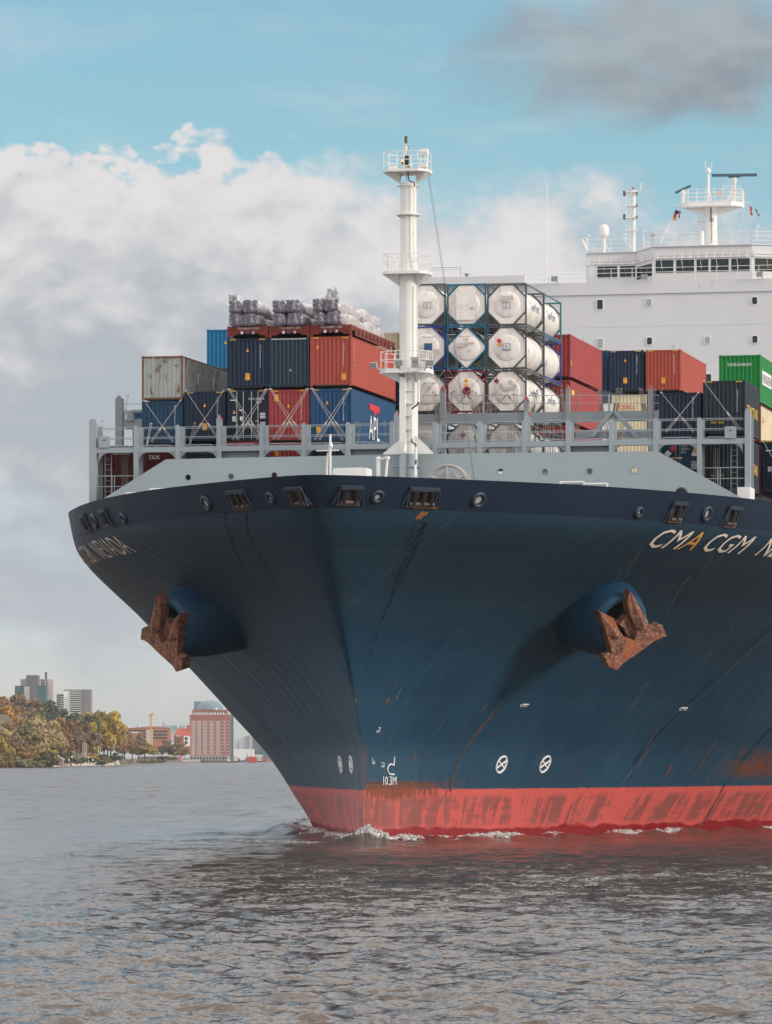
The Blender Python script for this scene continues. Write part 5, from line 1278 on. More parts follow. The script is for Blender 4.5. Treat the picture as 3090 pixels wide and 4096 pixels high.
# ---------------------------------------------------------------- flat racks with wrapped pipe bundles
def wrap_mat():
    m, t, b = new_mat('creased plastic wrap')
    o = t.new('ShaderNodeTexCoord').outputs['Object']
    n = t.noise(t.scale(o, (3, 1.2, 3)), 1.0, 4, .6, 1.0)
    t.put(b.inputs['Base Color'], t.mix(t.ramp(n, .3, .7), (.34, .33, .345), (.58, .565, .58)))
    b.inputs['Roughness'].default_value = .28
    bp = t.new('ShaderNodeBump', ins={'Strength': .3, 'Distance': .04, 'Height': n}); t.l.new(bp.outputs[0], b.inputs['Normal'])
    return m
def film_mat():
    m, t, b = new_mat('clear plastic film')
    o = t.new('ShaderNodeTexCoord').outputs['Object']
    n = t.noise(t.scale(o, (1.5, 1.5, 1.5)), 1.0, 2, .5, 1.2)
    t.put(b.inputs['Base Color'], t.mix(n, (.52, .51, .54), (.74, .73, .74))); b.inputs['Roughness'].default_value = .2
    t.put(b.inputs['Alpha'], t.math('ADD', .14, t.math('MULTIPLY', t.ramp(n, .45, .66), .6)))
    bp = t.new('ShaderNodeBump', ins={'Strength': .3, 'Distance': .05, 'Height': n}); t.l.new(bp.outputs[0], b.inputs['Normal'])
    return m
M['wrap'], M['film'] = wrap_mat(), film_mat()
rng = random.Random(7)
def flat_rack(u0, u1, v0, v1, s, label, idt, L=12.19):
    t0, t1 = PT(u0, s), PT(u1, s); tm = (t0 + t1) / 2; z1, z0 = PZ(v0, s, tm), PZ(v1, s, tm); hw = (t1 - t0) / 2 - .02; h = z1 - z0
    e = onship('flat_rack', tm, s, z0, label, 'flat rack', 'flat racks carrying wrapped pipes')
    m = MB(); m.box(-hw + .06, hw - .06, .1, L - .1, h - .16, h - .02)
    for x in (-hw, hw - .1): m.box(x, x + .1, .1, L - .1, h * .55, h); m.box(x + .02, x + .08, 1.2, L - 1.2, h * .18, h * .55)
    m.prism([(-hw + .1, .03, h * .55), (hw - .1, .03, h * .55), (hw - .1, .03, h), (-hw + .1, .03, h)], (0, .08, 0))
    m.prism([(-hw + .1, .05, h * .2), (-hw + .45, .05, h * .2), (-hw + .6, .05, 0.06 + h * .28), (hw - .6, .05, .06 + h * .28), (hw - .45, .05, h * .2), (hw - .1, .05, h * .2), (hw - .1, .05, h * .55), (-hw + .1, .05, h * .55)], (0, .06, 0))
    m.build('platform', CM['flat'], e)
    for x in (-hw, hw - .16):
        for y in (0, L - .17): MB().box(x, x + .16, y, y + .17, 0, h + .03).build('corner_post', CM['flat'], e)
    m = MB()
    for k in range(11): y = .9 + k * 1.03; m.box(hw + .002, hw + .03, y, y + .14, h * .3, h * .85)
    m.build('stake_pocket', M['gap'], e)
    flat_text(e, idt, M['ltr'], -.62, h * .74, .13, maxw=1.3)
    for x, mt_ in ((-.35, M['ltr']), (-.02, M['ltr_blue']), (.34, M['patch'])): decal(e, x, h * .45, .14, .16, mt_, 'decal', y=.02)
    return e, tm, s, z1, hw, L
def bundle(t, s, z, w, h, L, label, flap=0.0, sag=0.0):
    """polythene-wrapped bundle of pipes: purple pipe ends behind clear film, creased wrap, orange webbing"""
    e = onship('pipe_bundle', t, s, z, label, 'pipe bundle', 'wrapped pipe bundles on the flat racks')
    m = MB(); n = 18; ny = 34; ph = rng.random() * 9
    for j in range(ny + 1):
        y = .12 + (L - .3) * j / ny
        for i in range(n):
            a = 2 * math.pi * i / n; ca, sa = math.cos(a), math.sin(a)
            q = (abs(ca) ** 4 + abs(sa) ** 4) ** -.25
            k = 1 + .09 * math.sin(3 * a + y * 2.3 + ph) + .08 * math.sin(y * 4.1 + ph * 2 + 2 * a) + .10 * math.sin(y * .9 + ph) + .05 * (rng.random() - .5)
            zz_ = .5 * h + .5 * h * q * sa * (k if sa > 0 else 1); zz_ -= sag * math.sin(y * 1.4 + ph) * .05
            m.v.append((.5 * w * q * ca * k, y, max(.01, zz_)))
    for j in range(ny):
        for i in range(n): m.f.append((j * n + i, j * n + (i + 1) % n, (j + 1) * n + (i + 1) % n, (j + 1) * n + i))
    m.f.append(tuple(range(n))); m.f.append(tuple(range(ny * n, ny * n + n)))
    m.build('wrap', M['wrap'], e, 180)
    m = MB(); k = 3; r = w / (2 * k) * .9
    for i in range(k):
        for j in range(k): m.lathe([(r, -.02 - .05 * rng.random()), (r, .2)], ((i - 1) * w / k * .95, 0, h * (j + .5) / k), 10, (0, 1, 0))
    m.build('pipe', M['purple'], e, 40)
    m = MB(); g_ = 7
    for j in range(g_ + 1):
        for i in range(g_ + 1):
            x, zq = (i / g_ - .5), j / g_
            m.v.append((x * w * (1.08 - .16 * (abs(zq - .5) * 2) ** 3) + .05 * (rng.random() - .5), -.10 - .14 * rng.random() + (.28 if i in (0, g_) or j in (0, g_) else 0), h * (.5 + (zq - .5) * (1.06 - .2 * (abs(x) * 2) ** 3)) + .04 * (rng.random() - .5)))
    for j in range(g_):
        for i in range(g_): m.f.append((j * 8 + i, j * 8 + i + 1, j * 8 + i + 9, j * 8 + i + 8))
    m.build('end_film', M['film'], e, 180)
    if flap:
        m = MB(); na, nb = 9, 6
        for j in range(nb + 1):
            for i in range(na + 1):
                f = j / nb
                m.v.append(((i / na - .5) * w * (1.15 - .25 * f) + .12 * math.sin(i * 2.1 + ph) * f, -.05 + .35 * math.sin(i * 1.3 + ph) * f + .25 * f + .12 * rng.random(), h * .9 + flap * f * (.55 + .45 * abs(math.sin(i * 1.7 + ph)))))
        for j in range(nb):
            for i in range(na): m.f.append((j * (na + 1) + i, j * (na + 1) + i + 1, (j + 1) * (na + 1) + i + 1, (j + 1) * (na + 1) + i))
        m.build('loose_film', M['wrap'], e, 180)
    for y in np.linspace(1.4, L - 1.2, 5):
        m = MB()
        for i in range(n):
            P = []
            for q_ in (i, (i + 1) % n):
                a = 2 * math.pi * q_ / n; ca, sa = math.cos(a), math.sin(a); q = (abs(ca) ** 4 + abs(sa) ** 4) ** -.25
                P.append((.55 * w * q * ca, .5 * h + .55 * h * q * sa))
            m.quad((P[0][0], y, max(.0, P[0][1])), (P[1][0], y, max(.0, P[1][1])), (P[1][0], y + .07, max(.0, P[1][1])), (P[0][0], y + .07, max(.0, P[0][1])))
        m.build('strap', M['orange'] if rng.random() < .65 else M['ltr'], e)
    return e
for ri, (u0, u1, v0, v1, idt, lab, bs) in enumerate((
    (908.5, 1073.5, 1306, 1350, 'TRIU 082131 0 42P3', 'red flat rack furthest from the foremast', ((918, 975, 1245, 1304, .0), (978, 1032, 1247, 1300, 0), (908, 962, 1248, 1212, .5), (976, 1034, 1244, 1211, .12))),
    (1075, 1240, 1304, 1348, 'TCLU 146391 0 42P3', 'red flat rack in the middle of the three', ((1092, 1146, 1247, 1300, 0), (1147, 1218, 1244, 1298, 0), (1095, 1143, 1191, 1246, 0), (1147, 1201, 1183, 1242, .08))),
    (1241, 1407.5, 1300, 1344, 'TCLU 607894 1 42P3', 'red flat rack next to the foremast', ((1262, 1310, 1240, 1292, 0), (1312, 1374, 1240, 1296, 0), (1252, 1302, 1184, 1239, .1), (1302, 1358, 1184, 1238, .85))))):
    e, tm, s, zt_, hw, L = flat_rack(u0, u1, v0, v1, SA1, lab, idt)
    names = ('lower outer', 'lower inner', 'upper outer', 'upper inner')
    for (a, b, c, d, fl), nm in zip(bs, names):
        t0, t1 = PT(a, SA1), PT(b, SA1); w = (t1 - t0); up = nm.startswith('upper'); h = .74
        if ri == 0 and nm == 'upper outer': t0 += .2; w *= .8
        z = zt_ + .02 + (.76 if up else 0)
        which = ('away from the foremast', 'of the middle flat rack', 'beside the foremast')[ri]
        bundle((t0 + t1) / 2, s - .15 + .1 * up - rng.uniform(0, .25), z, min(w, .92) * rng.uniform(.92, 1.04), h * rng.uniform(.94, 1.06), 12.0 + (.0 if up else .2), f'{nm} plastic wrapped pipe bundle {which}', fl, 1.0)

# ---------------------------------------------------------------- tank containers
def tank_mat(k):
    m, t, b = new_mat('white tank shell')
    o = t.new('ShaderNodeTexCoord').outputs['Object']
    n = t.noise(t.scale(o, (1.6, 1.6, 1.0), (k, k * 2, 0)), 1.0, 6, .62, .3)
    sm = t.noise(t.scale(o, (5, 5, 3.2), (k, 0, 0)), 1.0, 4, .6)
    c = t.mix(t.ramp(n, .42, .75), (.80, .75, .70), (.62, .56, .50))
    c = t.mix(t.math('MULTIPLY', t.math('MULTIPLY', t.ramp(n, .5, .66), t.ramp(sm, .5, .6)), .7 if k in (5, 8, 7) else .3), c, (.36, .30, .26))
    t.put(b.inputs['Base Color'], c); b.inputs['Roughness'].default_value = .38
    return m
FR = {k: paint(k + ' tank frame paint', lin(h), .5, .25, .3) for k, h in (('grey', '474c51'), ('teal', '16607a'), ('blue', '1d3f86'), ('maroon', '7a1a30'), ('green', '2a6a74'))}
TK = [tank_mat(k) for k in range(10)]
def tank(u0, u1, v0, v1, s, fr, k, label, marks=(), cut=.30, second=None, L=6.06):
    t0, t1 = PT(u0, s), PT(u1, s); tm = (t0 + t1) / 2; z1, z0 = PZ(v0, s, tm), PZ(v1, s, tm); hw = (t1 - t0) / 2 - .01; h = z1 - z0
    e = onship('tank_container', tm, s, z0, label, 'tank container', 'tank containers stacked beside the foremast')
    m = MB(); p = .09
    for y in (0, L - p):
        for x in (-hw, hw - p): m.box(x, x + p, y, y + p, 0, h)
        m.box(-hw + p, hw - p, y + .005, y + p - .005, h - .1, h - .01); m.box(-hw + p, hw - p, y + .005, y + p - .005, .0, .12)
    for x in (-hw, hw - .09):
        m.box(x + .01, x + .08, p, L - p, .02, .11); m.box(x + .01, x + .08, p, L - p, h - .09, h - .02)
    for sx in (-1, 1):
        for sz in (0, 1):
            for y in (.01, L - .09):
                a = (sx * (hw - p), y, (h - .1 if sz else .12)); cx = (cut - .035) * 2 * (hw - p) + .01
                zz_ = lambda d: (h - .1 - d) if sz else (.12 + d)
                m.prism([(sx * (hw - p), y, zz_(cx)), (sx * (hw - p), y, zz_(cx + .13)), (sx * (hw - p - cx - .13), y, zz_(0)), (sx * (hw - p - cx), y, zz_(0))], (0, .08, 0))
    m.box(-hw + .1, hw - .1, .3, L - .3, h - .07, h - .045) if False else None
    m.build('frame', FR[fr], e)
    m = MB(); r = min(hw - p, h / 2 - .1) - .01; cz_ = h / 2
    m.lathe([(r - .02, .14), (r, .3), (r, L - .3), (r - .02, L - .14)], (0, 0, cz_), 36, (0, 1, 0), cap=False)
    # flanged end: octagonal skirt plate carrying the dished end
    q = (cut - .035) * 2 * (hw - p); A, Bz = hw - p - .005, h - .105
    oc = [(-A + q, .125), (A - q, .125), (A, .12 + q), (A, Bz - q), (A - q, Bz), (-A + q, Bz), (-A, Bz - q), (-A, .12 + q)]
    for y in (.05, L - .05): m.add([(x, y, z) for x, z in oc], [tuple(range(8))])
    R = r * .74; prof = [(R * math.cos(w), .02 - .13 * math.sin(w)) for w in np.linspace(0, math.pi / 2 - .05, 9)]
    m.lathe([(R + .03, .04)] + prof, (0, .05, cz_), 32, (0, 1, 0))
    m.build('tank_shell', TK[k], e, 40)
    m = MB(); m.box(-.25, .25, .6, L - .6, h - .10, h - .07)
    m.lathe([(.3, 0), (.3, .12)], (0, L / 2, h - .18), 16); m.build('walkway', M['galv'], e)
    for mk in marks:
        if mk[0] == 't': flat_text(e, mk[1], mk[5] if len(mk) > 5 else M['ink'], mk[2], mk[3] * h, mk[4], y0=-.145 if abs(mk[3] - .5) < .3 else .085, maxw=1.5)
        elif mk[0] == 'd': diamond(e, mk[1], mk[2] * h, mk[3], mk[4], y=-.15 if abs(mk[2] - .5) < .26 else -.06)
        elif mk[0] == 'r': decal(e, mk[1], mk[2] * h, mk[3], mk[4], mk[5], 'decal', y=-.152 if abs(mk[2] - .5) < .26 and abs(mk[1]) < .8 else .07)
        elif mk[0] == 'n':
            mm = MB(); x, z, q_ = mk[1], mk[2] * h, .21; y = -.155
            for a in ((x - q_ - .03, x - q_, z - q_ * .8, z + q_ * .8), (x + q_, x + q_ + .03, z - q_ * .8, z + q_ * .8)): mm.box(a[0], a[1], y, y + .01, a[2], a[3])
            mm.box(x - q_ - .03, x + q_ + .03, y, y + .01, z + q_ * .8, z + q_ * .8 + .03); mm.box(x - q_ - .03, x + q_ + .03, y, y + .01, z - q_ * .8 - .03, z - q_ * .8)
            mm.build('emblem_border', M['ltr_blue'], e); flat_text(e, '2', M['ltr_blue'], x - .1, z - .11, .22, y0=-.155)
        elif mk[0] == 's': side_lettering(e, mk[1], mk[2], mk[3], r, cz_, mk[5])
        elif mk[0] == 'disc':
            mm = MB(); mm.lathe([(mk[3], 0), (mk[3], .02)], (mk[1], -.17, mk[2] * h), 24, (0, 1, 0)); mm.build('round_decal', FR['maroon'], e)
    return e
def side_lettering(e, strng, y, h, r, cz_, mat):
    """letters wrapped on the port flank of the shell"""
    v, f, w = text(strng); mm = MB(); rr = r + .012
    P = []
    for a, b in v:
        an = (b * h - h * .3) / rr; P.append((rr * math.cos(an), y + a * h, cz_ + rr * math.sin(an)))
    mm.add(P, f); mm.build('lettering', mat, e)
CT = SA2 - .4
C1, C2, C3 = (1622, 1784), (1788, 1946), (1949, 2108)
TV = [(1134, 1302), (1304, 1477), (1479, 1650), (1690, 1862)]
I = M['ink']
tk3 = tank(*C3, *TV[0], CT, 'grey', 0, 'top tank container of the outer column, grey frame', (('t', 'NPCU 125308 9', -.45, .85, .11), ('r', 0, .93, .4, .12, M['ltr_blue']), ('t', 'NewPort', -.3, .54, .1, M['ltr_blue']), ('n', 0, .48), ('r', .02, .66, .8, .25, M['patch']), ('s', 'NewPort', 1.9, .55, 0, M['ltr_blue'])))
tank(*C2, *TV[0], CT, 'teal', 1, 'top tank container of the middle column, teal frame and flat plate', (('t', 'SIMU 232765 0', -.55, .82, .11), ('t', '22T6', -.2, .76, .1), ('r', 0, .93, .45, .1, M['ltr_red']), ('r', 0, .5, 1.2, 1.9, TK[2]), ('d', -.2, .6, .2, M['patch']), ('d', .32, .6, .2, M['patch']), ('r', .35, .4, .25, .2, M['patch']), ('t', '4 BAR', -.1, .08, .13)), .27)
tank(*C1, *TV[0], CT, 'grey', 2, 'top tank container of the inner column, partly behind the foremast', (('t', 'NPCU 116016 0', -.1, .83, .11), ('n', .15, .48)))
tank(*C3, *TV[1], CT, 'grey', 3, 'second tank container of the outer column with red placard', (('t', 'NPCU 450230 0', -.4, .88, .1), ('n', .02, .52), ('t', 'NewPort', -.25, .42, .1, M['ltr_blue']), ('d', -.45, .66, .17, M['ltr_red']), ('r', -.45, .57, .3, .1, M['sign']), ('r', -.95, .66, .2, .2, M['sign']), ('s', 'N', .6, .8, 0, M['ltr_blue'])))
tank(*C2, *TV[1], CT, 'teal', 5, 'second tank container of the middle column, diamond shaped end', (('t', 'SIMU 255855 0', -.45, .74, .1), ('t', '22T6', -.2, .66, .1), ('r', -.4, .56, .6, .25, M['patch']), ('r', .2, .6, .6, .14, M['patch']), ('d', -.8, .44, .18, M['patch']), ('r', -.8, .36, .3, .1, M['patch'])), .45)
tank(*C1, *TV[1], CT, 'blue', 4, 'second tank container of the inner column, bright blue frame', (('t', 'EXFU 663485 1', -.2, .72, .1), ('r', .2, .52, .5, .42, M['ltr_blue']), ('t', 'EXSIF', -.02, .56, .14, M['ltr']), ('r', 0.2, .92, .45, .1, M['ltr_blue']), ('r', .75, .4, .3, .3, M['patch'])))
tank(*C3, *TV[2], CT, 'grey', 7, 'third tank container of the outer column, stained by torn placards', (('t', 'NPCU 126000 4', -.4, .86, .11), ('r', 0, .94, .4, .12, M['ltr_blue']), ('d', -.62, .74, .18, FR['maroon']), ('d', -.35, .62, .16, M['patch']), ('d', .25, .7, .2, M['patch']), ('d', .5, .6, .2, M['patch']), ('d', -.7, .52, .16, M['patch']), ('r', .1, .56, .7, .2, M['patch']), ('s', 'NewPort', 1.6, .5, 0, M['ltr_blue'])))
tank(*C2, *TV[2], CT, 'maroon', 6, 'third tank container of the middle column, maroon frame and round decal', (('t', 'BLZU 251369 8', -.4, .88, .11), ('disc', .05, .5, .27), ('d', 0, .74, .16, M['sign']), ('r', 0, .64, .3, .1, M['sign']), ('r', .05, .06, .3, .1, M['ltr_blue'])))
tank(*C1, *TV[2], CT, 'grey', 8, 'third tank container of the inner column, grimy end beside the foremast', (('t', 'IMU 251389 0', -.1, .66, .1), ('t', '22K2', .1, .58, .1)))
tank(*C3, *TV[3], CT, 'grey', 3, 'lowest tank container of the outer column seen through the lashing bridge', (('t', '22T2', -.2, .86, .1),))
tank(*C2, *TV[3], CT, 'teal', 1, 'lowest tank container of the middle column, teal frame', (('d', -.2, .72, .2, FR['maroon']),))
tank(*C1, *TV[3], CT, 'grey', 8, 'lowest tank container of the inner column beside the mast foot', (('t', '2K2', -.1, .8, .1),))
for (v0, v1), fr, mk, lab in zip(TV, ('green', 'blue', 'grey', 'teal'), ('NewPort', None, 'NewPort', None), ('top rear tank container, green frame and lettered flank', 'second rear tank container, blue frame and banded flank', 'third rear tank container behind the outer column', 'lowest rear tank container behind the lashing bridge')):
    # rear twenty-footers of the outer column: same transverse place, 6.14 m further aft
    t0 = PT(C3[0], CT); t1 = PT(C3[1], CT)
    s2 = CT + 6.16; zc = lambda v: PZ(v, CT, (t0 + t1) / 2)
    uu = lambda t: CX + F * (OX + s2 * SN + t * CS) / YD(t, s2); vv = lambda z: VH - (z - CAMH) * F / YD((t0 + t1) / 2, s2)
    o = tank(uu(t0), uu(t1), vv(zc(v0)), vv(zc(v1)), s2, fr, 9, lab, (('s', mk, 1.4, .55, 0, M['ltr_blue']),) if mk else ())
    if fr == 'blue':
        m = MB(); r = 1.14; m.lathe([(r, 0), (r, .1)], (0, 1.2, 1.28), 36, (0, 1, 0), cap=False); m.lathe([(r, 0), (r, .05)], (0, 1.45, 1.28), 36, (0, 1, 0), cap=False); m.build('blue_band', M['ltr_blue'], o)

# ---------------------------------------------------------------- lashing rods crossing the container ends
def rod(p, q, label, group='lashing rods crossed over the container ends', mat=None, fr=.55):
    """p upper end at the corner casting, q lower end on the bridge (t, s, z); the lower part is the turnbuckle"""
    e = onship('lashing_rod', *q, label, 'lashing rod', group)
    d = Vector(p) - Vector(q); m = MB()
    m.bar(d, d * .3, .015, 5); m.bar(d * 1.0 + Vector((-.06, 0, 0)), d + Vector((.06, 0, 0)), .05, 6); m.build('rod', mat or M['rod'], e)
    m = MB(); nn = Vector((d.z, 0, -d.x)).normalized() * .045
    m.bar(d * .34 + nn, nn, .013, 5); m.bar(d * .34 - nn, -nn, .013, 5); m.bar(d * .36, d * .28, .045, 6); m.build('turnbuckle', mat or M['rod'], e)
def cross(u0, u1, va, vb, what, double=False, inset=10, low=18):
    s0, s1 = SA1 - .12, .9
    k = [(u0 + inset, u1 - low, 'from the inner to the outer side'), (u1 - inset, u0 + low, 'from the outer to the inner side')]
    for ua, ub, nm in k:
        for dd in ((0,) if not double else (-4, 5)):
            p = at(ua + dd * .6, va + abs(dd), s0); q = at(ub + dd * 2.2, vb, s1)
            extra = '' if not double else (', upper of pair' if dd > 0 else ', lower of pair')
            tip = 'top away from the mast' if (ua < ub) == ((u0 + u1) / 2 < 1635) else 'top towards the mast'
            rod(p, q, f'lashing rod over {what}, {tip}{extra}'.replace('the dark', 'dark'))
cross(566.7, 732, 1602, 1768, 'the faded teal container', inset=10, low=38)
cross(737, 902, 1564, 1764, 'the lone navy container', inset=8, low=22)
cross(908.5, 1073.5, 1554, 1760, 'the navy container doors', True, 8, 30)
cross(1075, 1238, 1552, 1758, 'the dark red container', True, 8, 26)
cross(1240.7, 1407.5, 1550, 1760, 'the blue eagle container', True, 8, 26)
cross(2637, 2805, 1571, 1728, 'the port navy container', False, 10, 28)
rod(at(2818, 1526, SA1 - .12), at(2960, 1716, .9), 'single lashing rod over the upper dark slate short container')
for (a, b), nm in ((C3, 'the stained outer tank'), (C2, 'the maroon framed tank')):
    for ua, ub, tip in ((a + 6, b - 30, 'top towards the mast'), (b - 6, a + 30, 'top away from the mast')):
        rod(at(ua, 1480, CT - .15), at(ub, 1640, S2 + .7), f'dark lashing rod over {nm}, {tip}', mat=M['worn2'])
rod(at(1778, 1482, CT - .15), at(1690, 1590, S2 + .7), 'dark lashing rod over the grimy inner tank beside the foremast', mat=M['worn2'])
rod(at(3056, 1766, 10.8), at(3130, 1900, 9.5), 'lashing rod on the container cut by the picture edge')

# ---------------------------------------------------------------- river
def water_mat():
    m, t, b = new_mat('river water')
    o = t.new('ShaderNodeTexCoord').outputs['Object']
    x, y, z = t.sep(o)
    n0 = t.noise(t.scale(o, (.035, .02, 1)), 1.0, 4, .6)
    t.put(b.inputs['Base Color'], t.mix(n0, WAT_A, WAT_B))
    t.put(b.inputs['Roughness'], t.math('ADD', .12, t.math('MULTIPLY', t.ramp(y, 130.0, 600.0), .12)))
    b.inputs['IOR'].default_value = 1.33
    # facets: the surface normal leans by a few degrees at several wave sizes (ripple, chop, wind-driven rows)
    def lean(sc, off, amt, det=3, dist=.3):
        n = t.n.new('ShaderNodeTexNoise'); t.put(n.inputs['Vector'], t.scale(o, sc, off)); n.inputs['Scale'].default_value = 1.0
        n.inputs['Detail'].default_value = det; n.inputs['Roughness'].default_value = .58; n.inputs['Distortion'].default_value = dist
        v = t.new('ShaderNodeVectorMath', operation='SUBTRACT'); t.put(v.inputs[0], n.outputs['Color']); v.inputs[1].default_value = (.5, .5, .5)
        w = t.new('ShaderNodeVectorMath', operation='MULTIPLY'); t.put(w.inputs[0], v.outputs[0]); w.inputs[1].default_value = (amt, amt, 0)
        return w.outputs[0]
    g = t.new('ShaderNodeNewGeometry').outputs['Normal']
    rows = (lean((3.4, 4.6, 1), (0, 0, 0), RIP[0]), lean((10.0, 13.0, 1), (3, 4, 0), .75, 2), lean((1.0, 1.25, 1), (5, 1, 0), RIP[1]), lean((.24, .16, 1), (2, 8, 0), RIP[2], 4), lean((.40, .030, 1), (7, 3, 0), RIP[3], 4))
    for L in rows:
        if L is rows[-1]:      # long wind rows only out on the open reach
            q = t.new('ShaderNodeVectorMath', operation='SCALE'); t.put(q.inputs[0], L); t.put(q.inputs['Scale'], t.ramp(y, 190.0, 480.0)); L = q.outputs[0]
        v = t.new('ShaderNodeVectorMath', operation='ADD'); t.put(v.inputs[0], g); t.put(v.inputs[1], L); g = v.outputs[0]
    nz = t.new('ShaderNodeVectorMath', operation='NORMALIZE'); t.put(nz.inputs[0], g)
    t.l.new(nz.outputs[0], b.inputs['Normal'])
    return m
RIP = (.62, .50, .58, 2.0)
WAT_A, WAT_B = (.064, .043, .029), (.100, .073, .052)
def build_water():
    rs = np.random.default_rng(4)
    ys = [6, 20, 40, 55]
    y = 62.0
    while y < 420: ys.append(y); y += max(.10, .42 * y * y / (CAMH * 4560.0) * 1.15)
    while y < 30000: ys.append(y); y *= 1.035
    ys = np.array(ys)
    fan = np.concatenate([np.tan(np.radians(np.linspace(-80, -9, 14))), np.tan(np.radians(np.linspace(-7.6, 7.6, 430))), np.tan(np.radians(np.linspace(9, 80, 14)))])
    X = ys[:, None] * fan[None, :]; Y = np.repeat(ys[:, None], len(fan), 1)
    Z = np.zeros_like(X)
    dy = np.gradient(ys)[:, None]; dx = np.maximum(np.abs(np.gradient(X, axis=1)), .02)
    for k in range(80):
        lam = 10 ** (rs.uniform(-.42, .18) if k < 62 else rs.uniform(.18, .62)); a = rs.normal(0, .8) + math.radians(80)
        amp = .0085 * lam ** .95 * (1 if k < 62 else 1.0)
        kx, ky = 2 * math.pi / lam * math.cos(a), 2 * math.pi / lam * math.sin(a)
        ok = np.clip((lam * .5 - np.abs(dy * math.sin(a))) / (lam * .25), 0, 1) * np.clip((lam * .5 - dx * abs(math.cos(a))) / (lam * .25), 0, 1)
        g = .55 + .45 * np.sin(X * rs.uniform(.03, .16) + Y * rs.uniform(.02, .1) + rs.uniform(0, 6))
        ph = kx * X + ky * Y + rs.uniform(0, 6.3)
        s_ = np.sin(ph)
        Z += amp * ok * g * (s_ + .28 * np.cos(2 * ph))
    Z *= np.clip((410 - Y) / 220, 0, 1)
    # calmer water in front of the stem, a heave of water pushed along both bows
    t_, s_ = CS * (X - OX) - SN * (Y - OY), SN * (X - OX) + CS * (Y - OY)
    b0 = half(np.maximum(s_, -13.6), np.zeros_like(s_))
    dist = np.abs(t_) - b0
    rng_ = (s_ > -15) & (s_ < 60)
    roll = np.where(rng_, np.exp(-((dist - .7 - .03 * (s_ + 14)) / 1.3) ** 2), 0) * (.22 + .12 * np.sin(s_ * .9 + t_) + .07 * np.sin(s_ * 2.3))
    d0 = np.hypot(t_, s_ + 14.6)
    roll += .55 * np.exp(-(d0 / 1.3) ** 2)
    Z += roll
    v = np.stack([X, Y, Z], -1).reshape(-1, 3); nr, nc = X.shape
    i = (np.arange(nr - 1)[:, None] * nc + np.arange(nc - 1)[None, :]).reshape(-1)
    f = np.stack([i, i + 1, i + nc + 1, i + nc], -1)
    me = bpy.data.meshes.new('water'); me.vertices.add(len(v)); me.vertices.foreach_set('co', v.astype(np.float32).ravel())
    me.loops.add(f.size); me.loops.foreach_set('vertex_index', f.astype(np.int32).ravel())
    me.polygons.add(len(f)); me.polygons.foreach_set('loop_start', np.arange(0, f.size, 4, dtype=np.int32)); me.polygons.foreach_set('loop_total', np.full(len(f), 4, np.int32))
    me.polygons.foreach_set('use_smooth', np.ones(len(f), bool)); me.update(); me.validate()
    me.materials.append(water_mat())
    o = bpy.data.objects.new('water', me); COL.objects.link(o); tag(o, kind='structure')
build_water()
# foam along the waterline: small torn lumps of white water
def foam_mat():
    m, t, b = new_mat('churned foam')
    o = t.new('ShaderNodeTexCoord').outputs['Object']
    n = t.noise(t.scale(o, (6, 6, 9)), 1.0, 6, .7, .6)
    t.put(b.inputs['Base Color'], t.mix(n, (.60, .56, .52), (.86, .85, .84))); b.inputs['Roughness'].default_value = .5
    t.put(b.inputs['Alpha'], t.math('MULTIPLY', t.ramp(n, .40, .62), .9))
    return m
def build_foam():
    rg = random.Random(11); m = MB()
    def lump(p, rx, ry, rz):
        n, k = 8, 4; o = len(m.v); a0 = rg.random() * 6
        for j in range(k + 1):
            f = j / k; rr = math.cos(f * math.pi / 2)
            for i in range(n):
                a = a0 + 2 * math.pi * i / n; q = rr * (.7 + .6 * rg.random())
                m.v.append((p[0] + rx * q * math.cos(a), p[1] + ry * q * math.sin(a), p[2] - .06 + rz * math.sin(f * math.pi / 2) * (.7 + .6 * rg.random())))
        for j in range(k):
            for i in range(n): m.f.append((o + j * n + i, o + j * n + (i + 1) % n, o + (j + 1) * n + (i + 1) % n, o + (j + 1) * n + i))
    for side in (1, -1):
        s = -13.9
        while s < 75:
            den = max(0, .35 + .5 * math.sin(s * .31 + side * 2) + .35 * math.sin(s * .83 + 2)) + (1.0 if s < -9 else 0) + (.5 if side < 0 and s < 40 else 0)
            for _ in range(2 if s < 30 else 1):
                if rg.random() < den * .8:
                    off = abs(rg.gauss(0, .45)) + (.02 * (s + 14))
                    k = rg.uniform(.25, .8); z = .17 + .24 * math.exp(-((off - .5) / .5) ** 2) * rg.uniform(.5, 1)
                    lump(W(side * (float(half(s, 0.0)) + off), s, z), .36 * k, .22 * k, (.06 + .17 * min(den, 1)) * k)
            s += rg.uniform(.05, .17) if s < 30 else .22
    for k in range(110):   # splash thrown up at the stem
        a = rg.uniform(-2.3, 2.5); r = abs(rg.gauss(0, .75)); lump(W(math.sin(a) * r + .35, -14.0 - math.cos(a) * r * .6, .2 + .55 * math.exp(-r * .9)), .22 * rg.uniform(.4, 1), .18, rg.uniform(.1, .5) * math.exp(-r * .6))
    for k in range(110):   # torn crest thrown off to starboard
        q = rg.random() ** 1.5; lump(W(-.4 - q * 8 + rg.gauss(0, .3), -14.2 + q * 6 + rg.gauss(0, .8), .08), .3 * rg.uniform(.3, 1), .16, .06)
    o = m.build('foam', foam_mat(), None, 180); tag(o, 'white foam breaking along the waterline of the ship', None, None, 'stuff')
build_foam()

# ---------------------------------------------------------------- far shore
def ground_mat(name, a, b_, sc=.05):
    m, t, b = new_mat(name); o = t.new('ShaderNodeTexCoord').outputs['Object']
    t.put(b.inputs['Base Color'], t.mix(t.ramp(t.noise(t.scale(o, (sc, sc, sc)), 1.0, 6, .65), .35, .65), a, b_)); b.inputs['Roughness'].default_value = .95
    return m
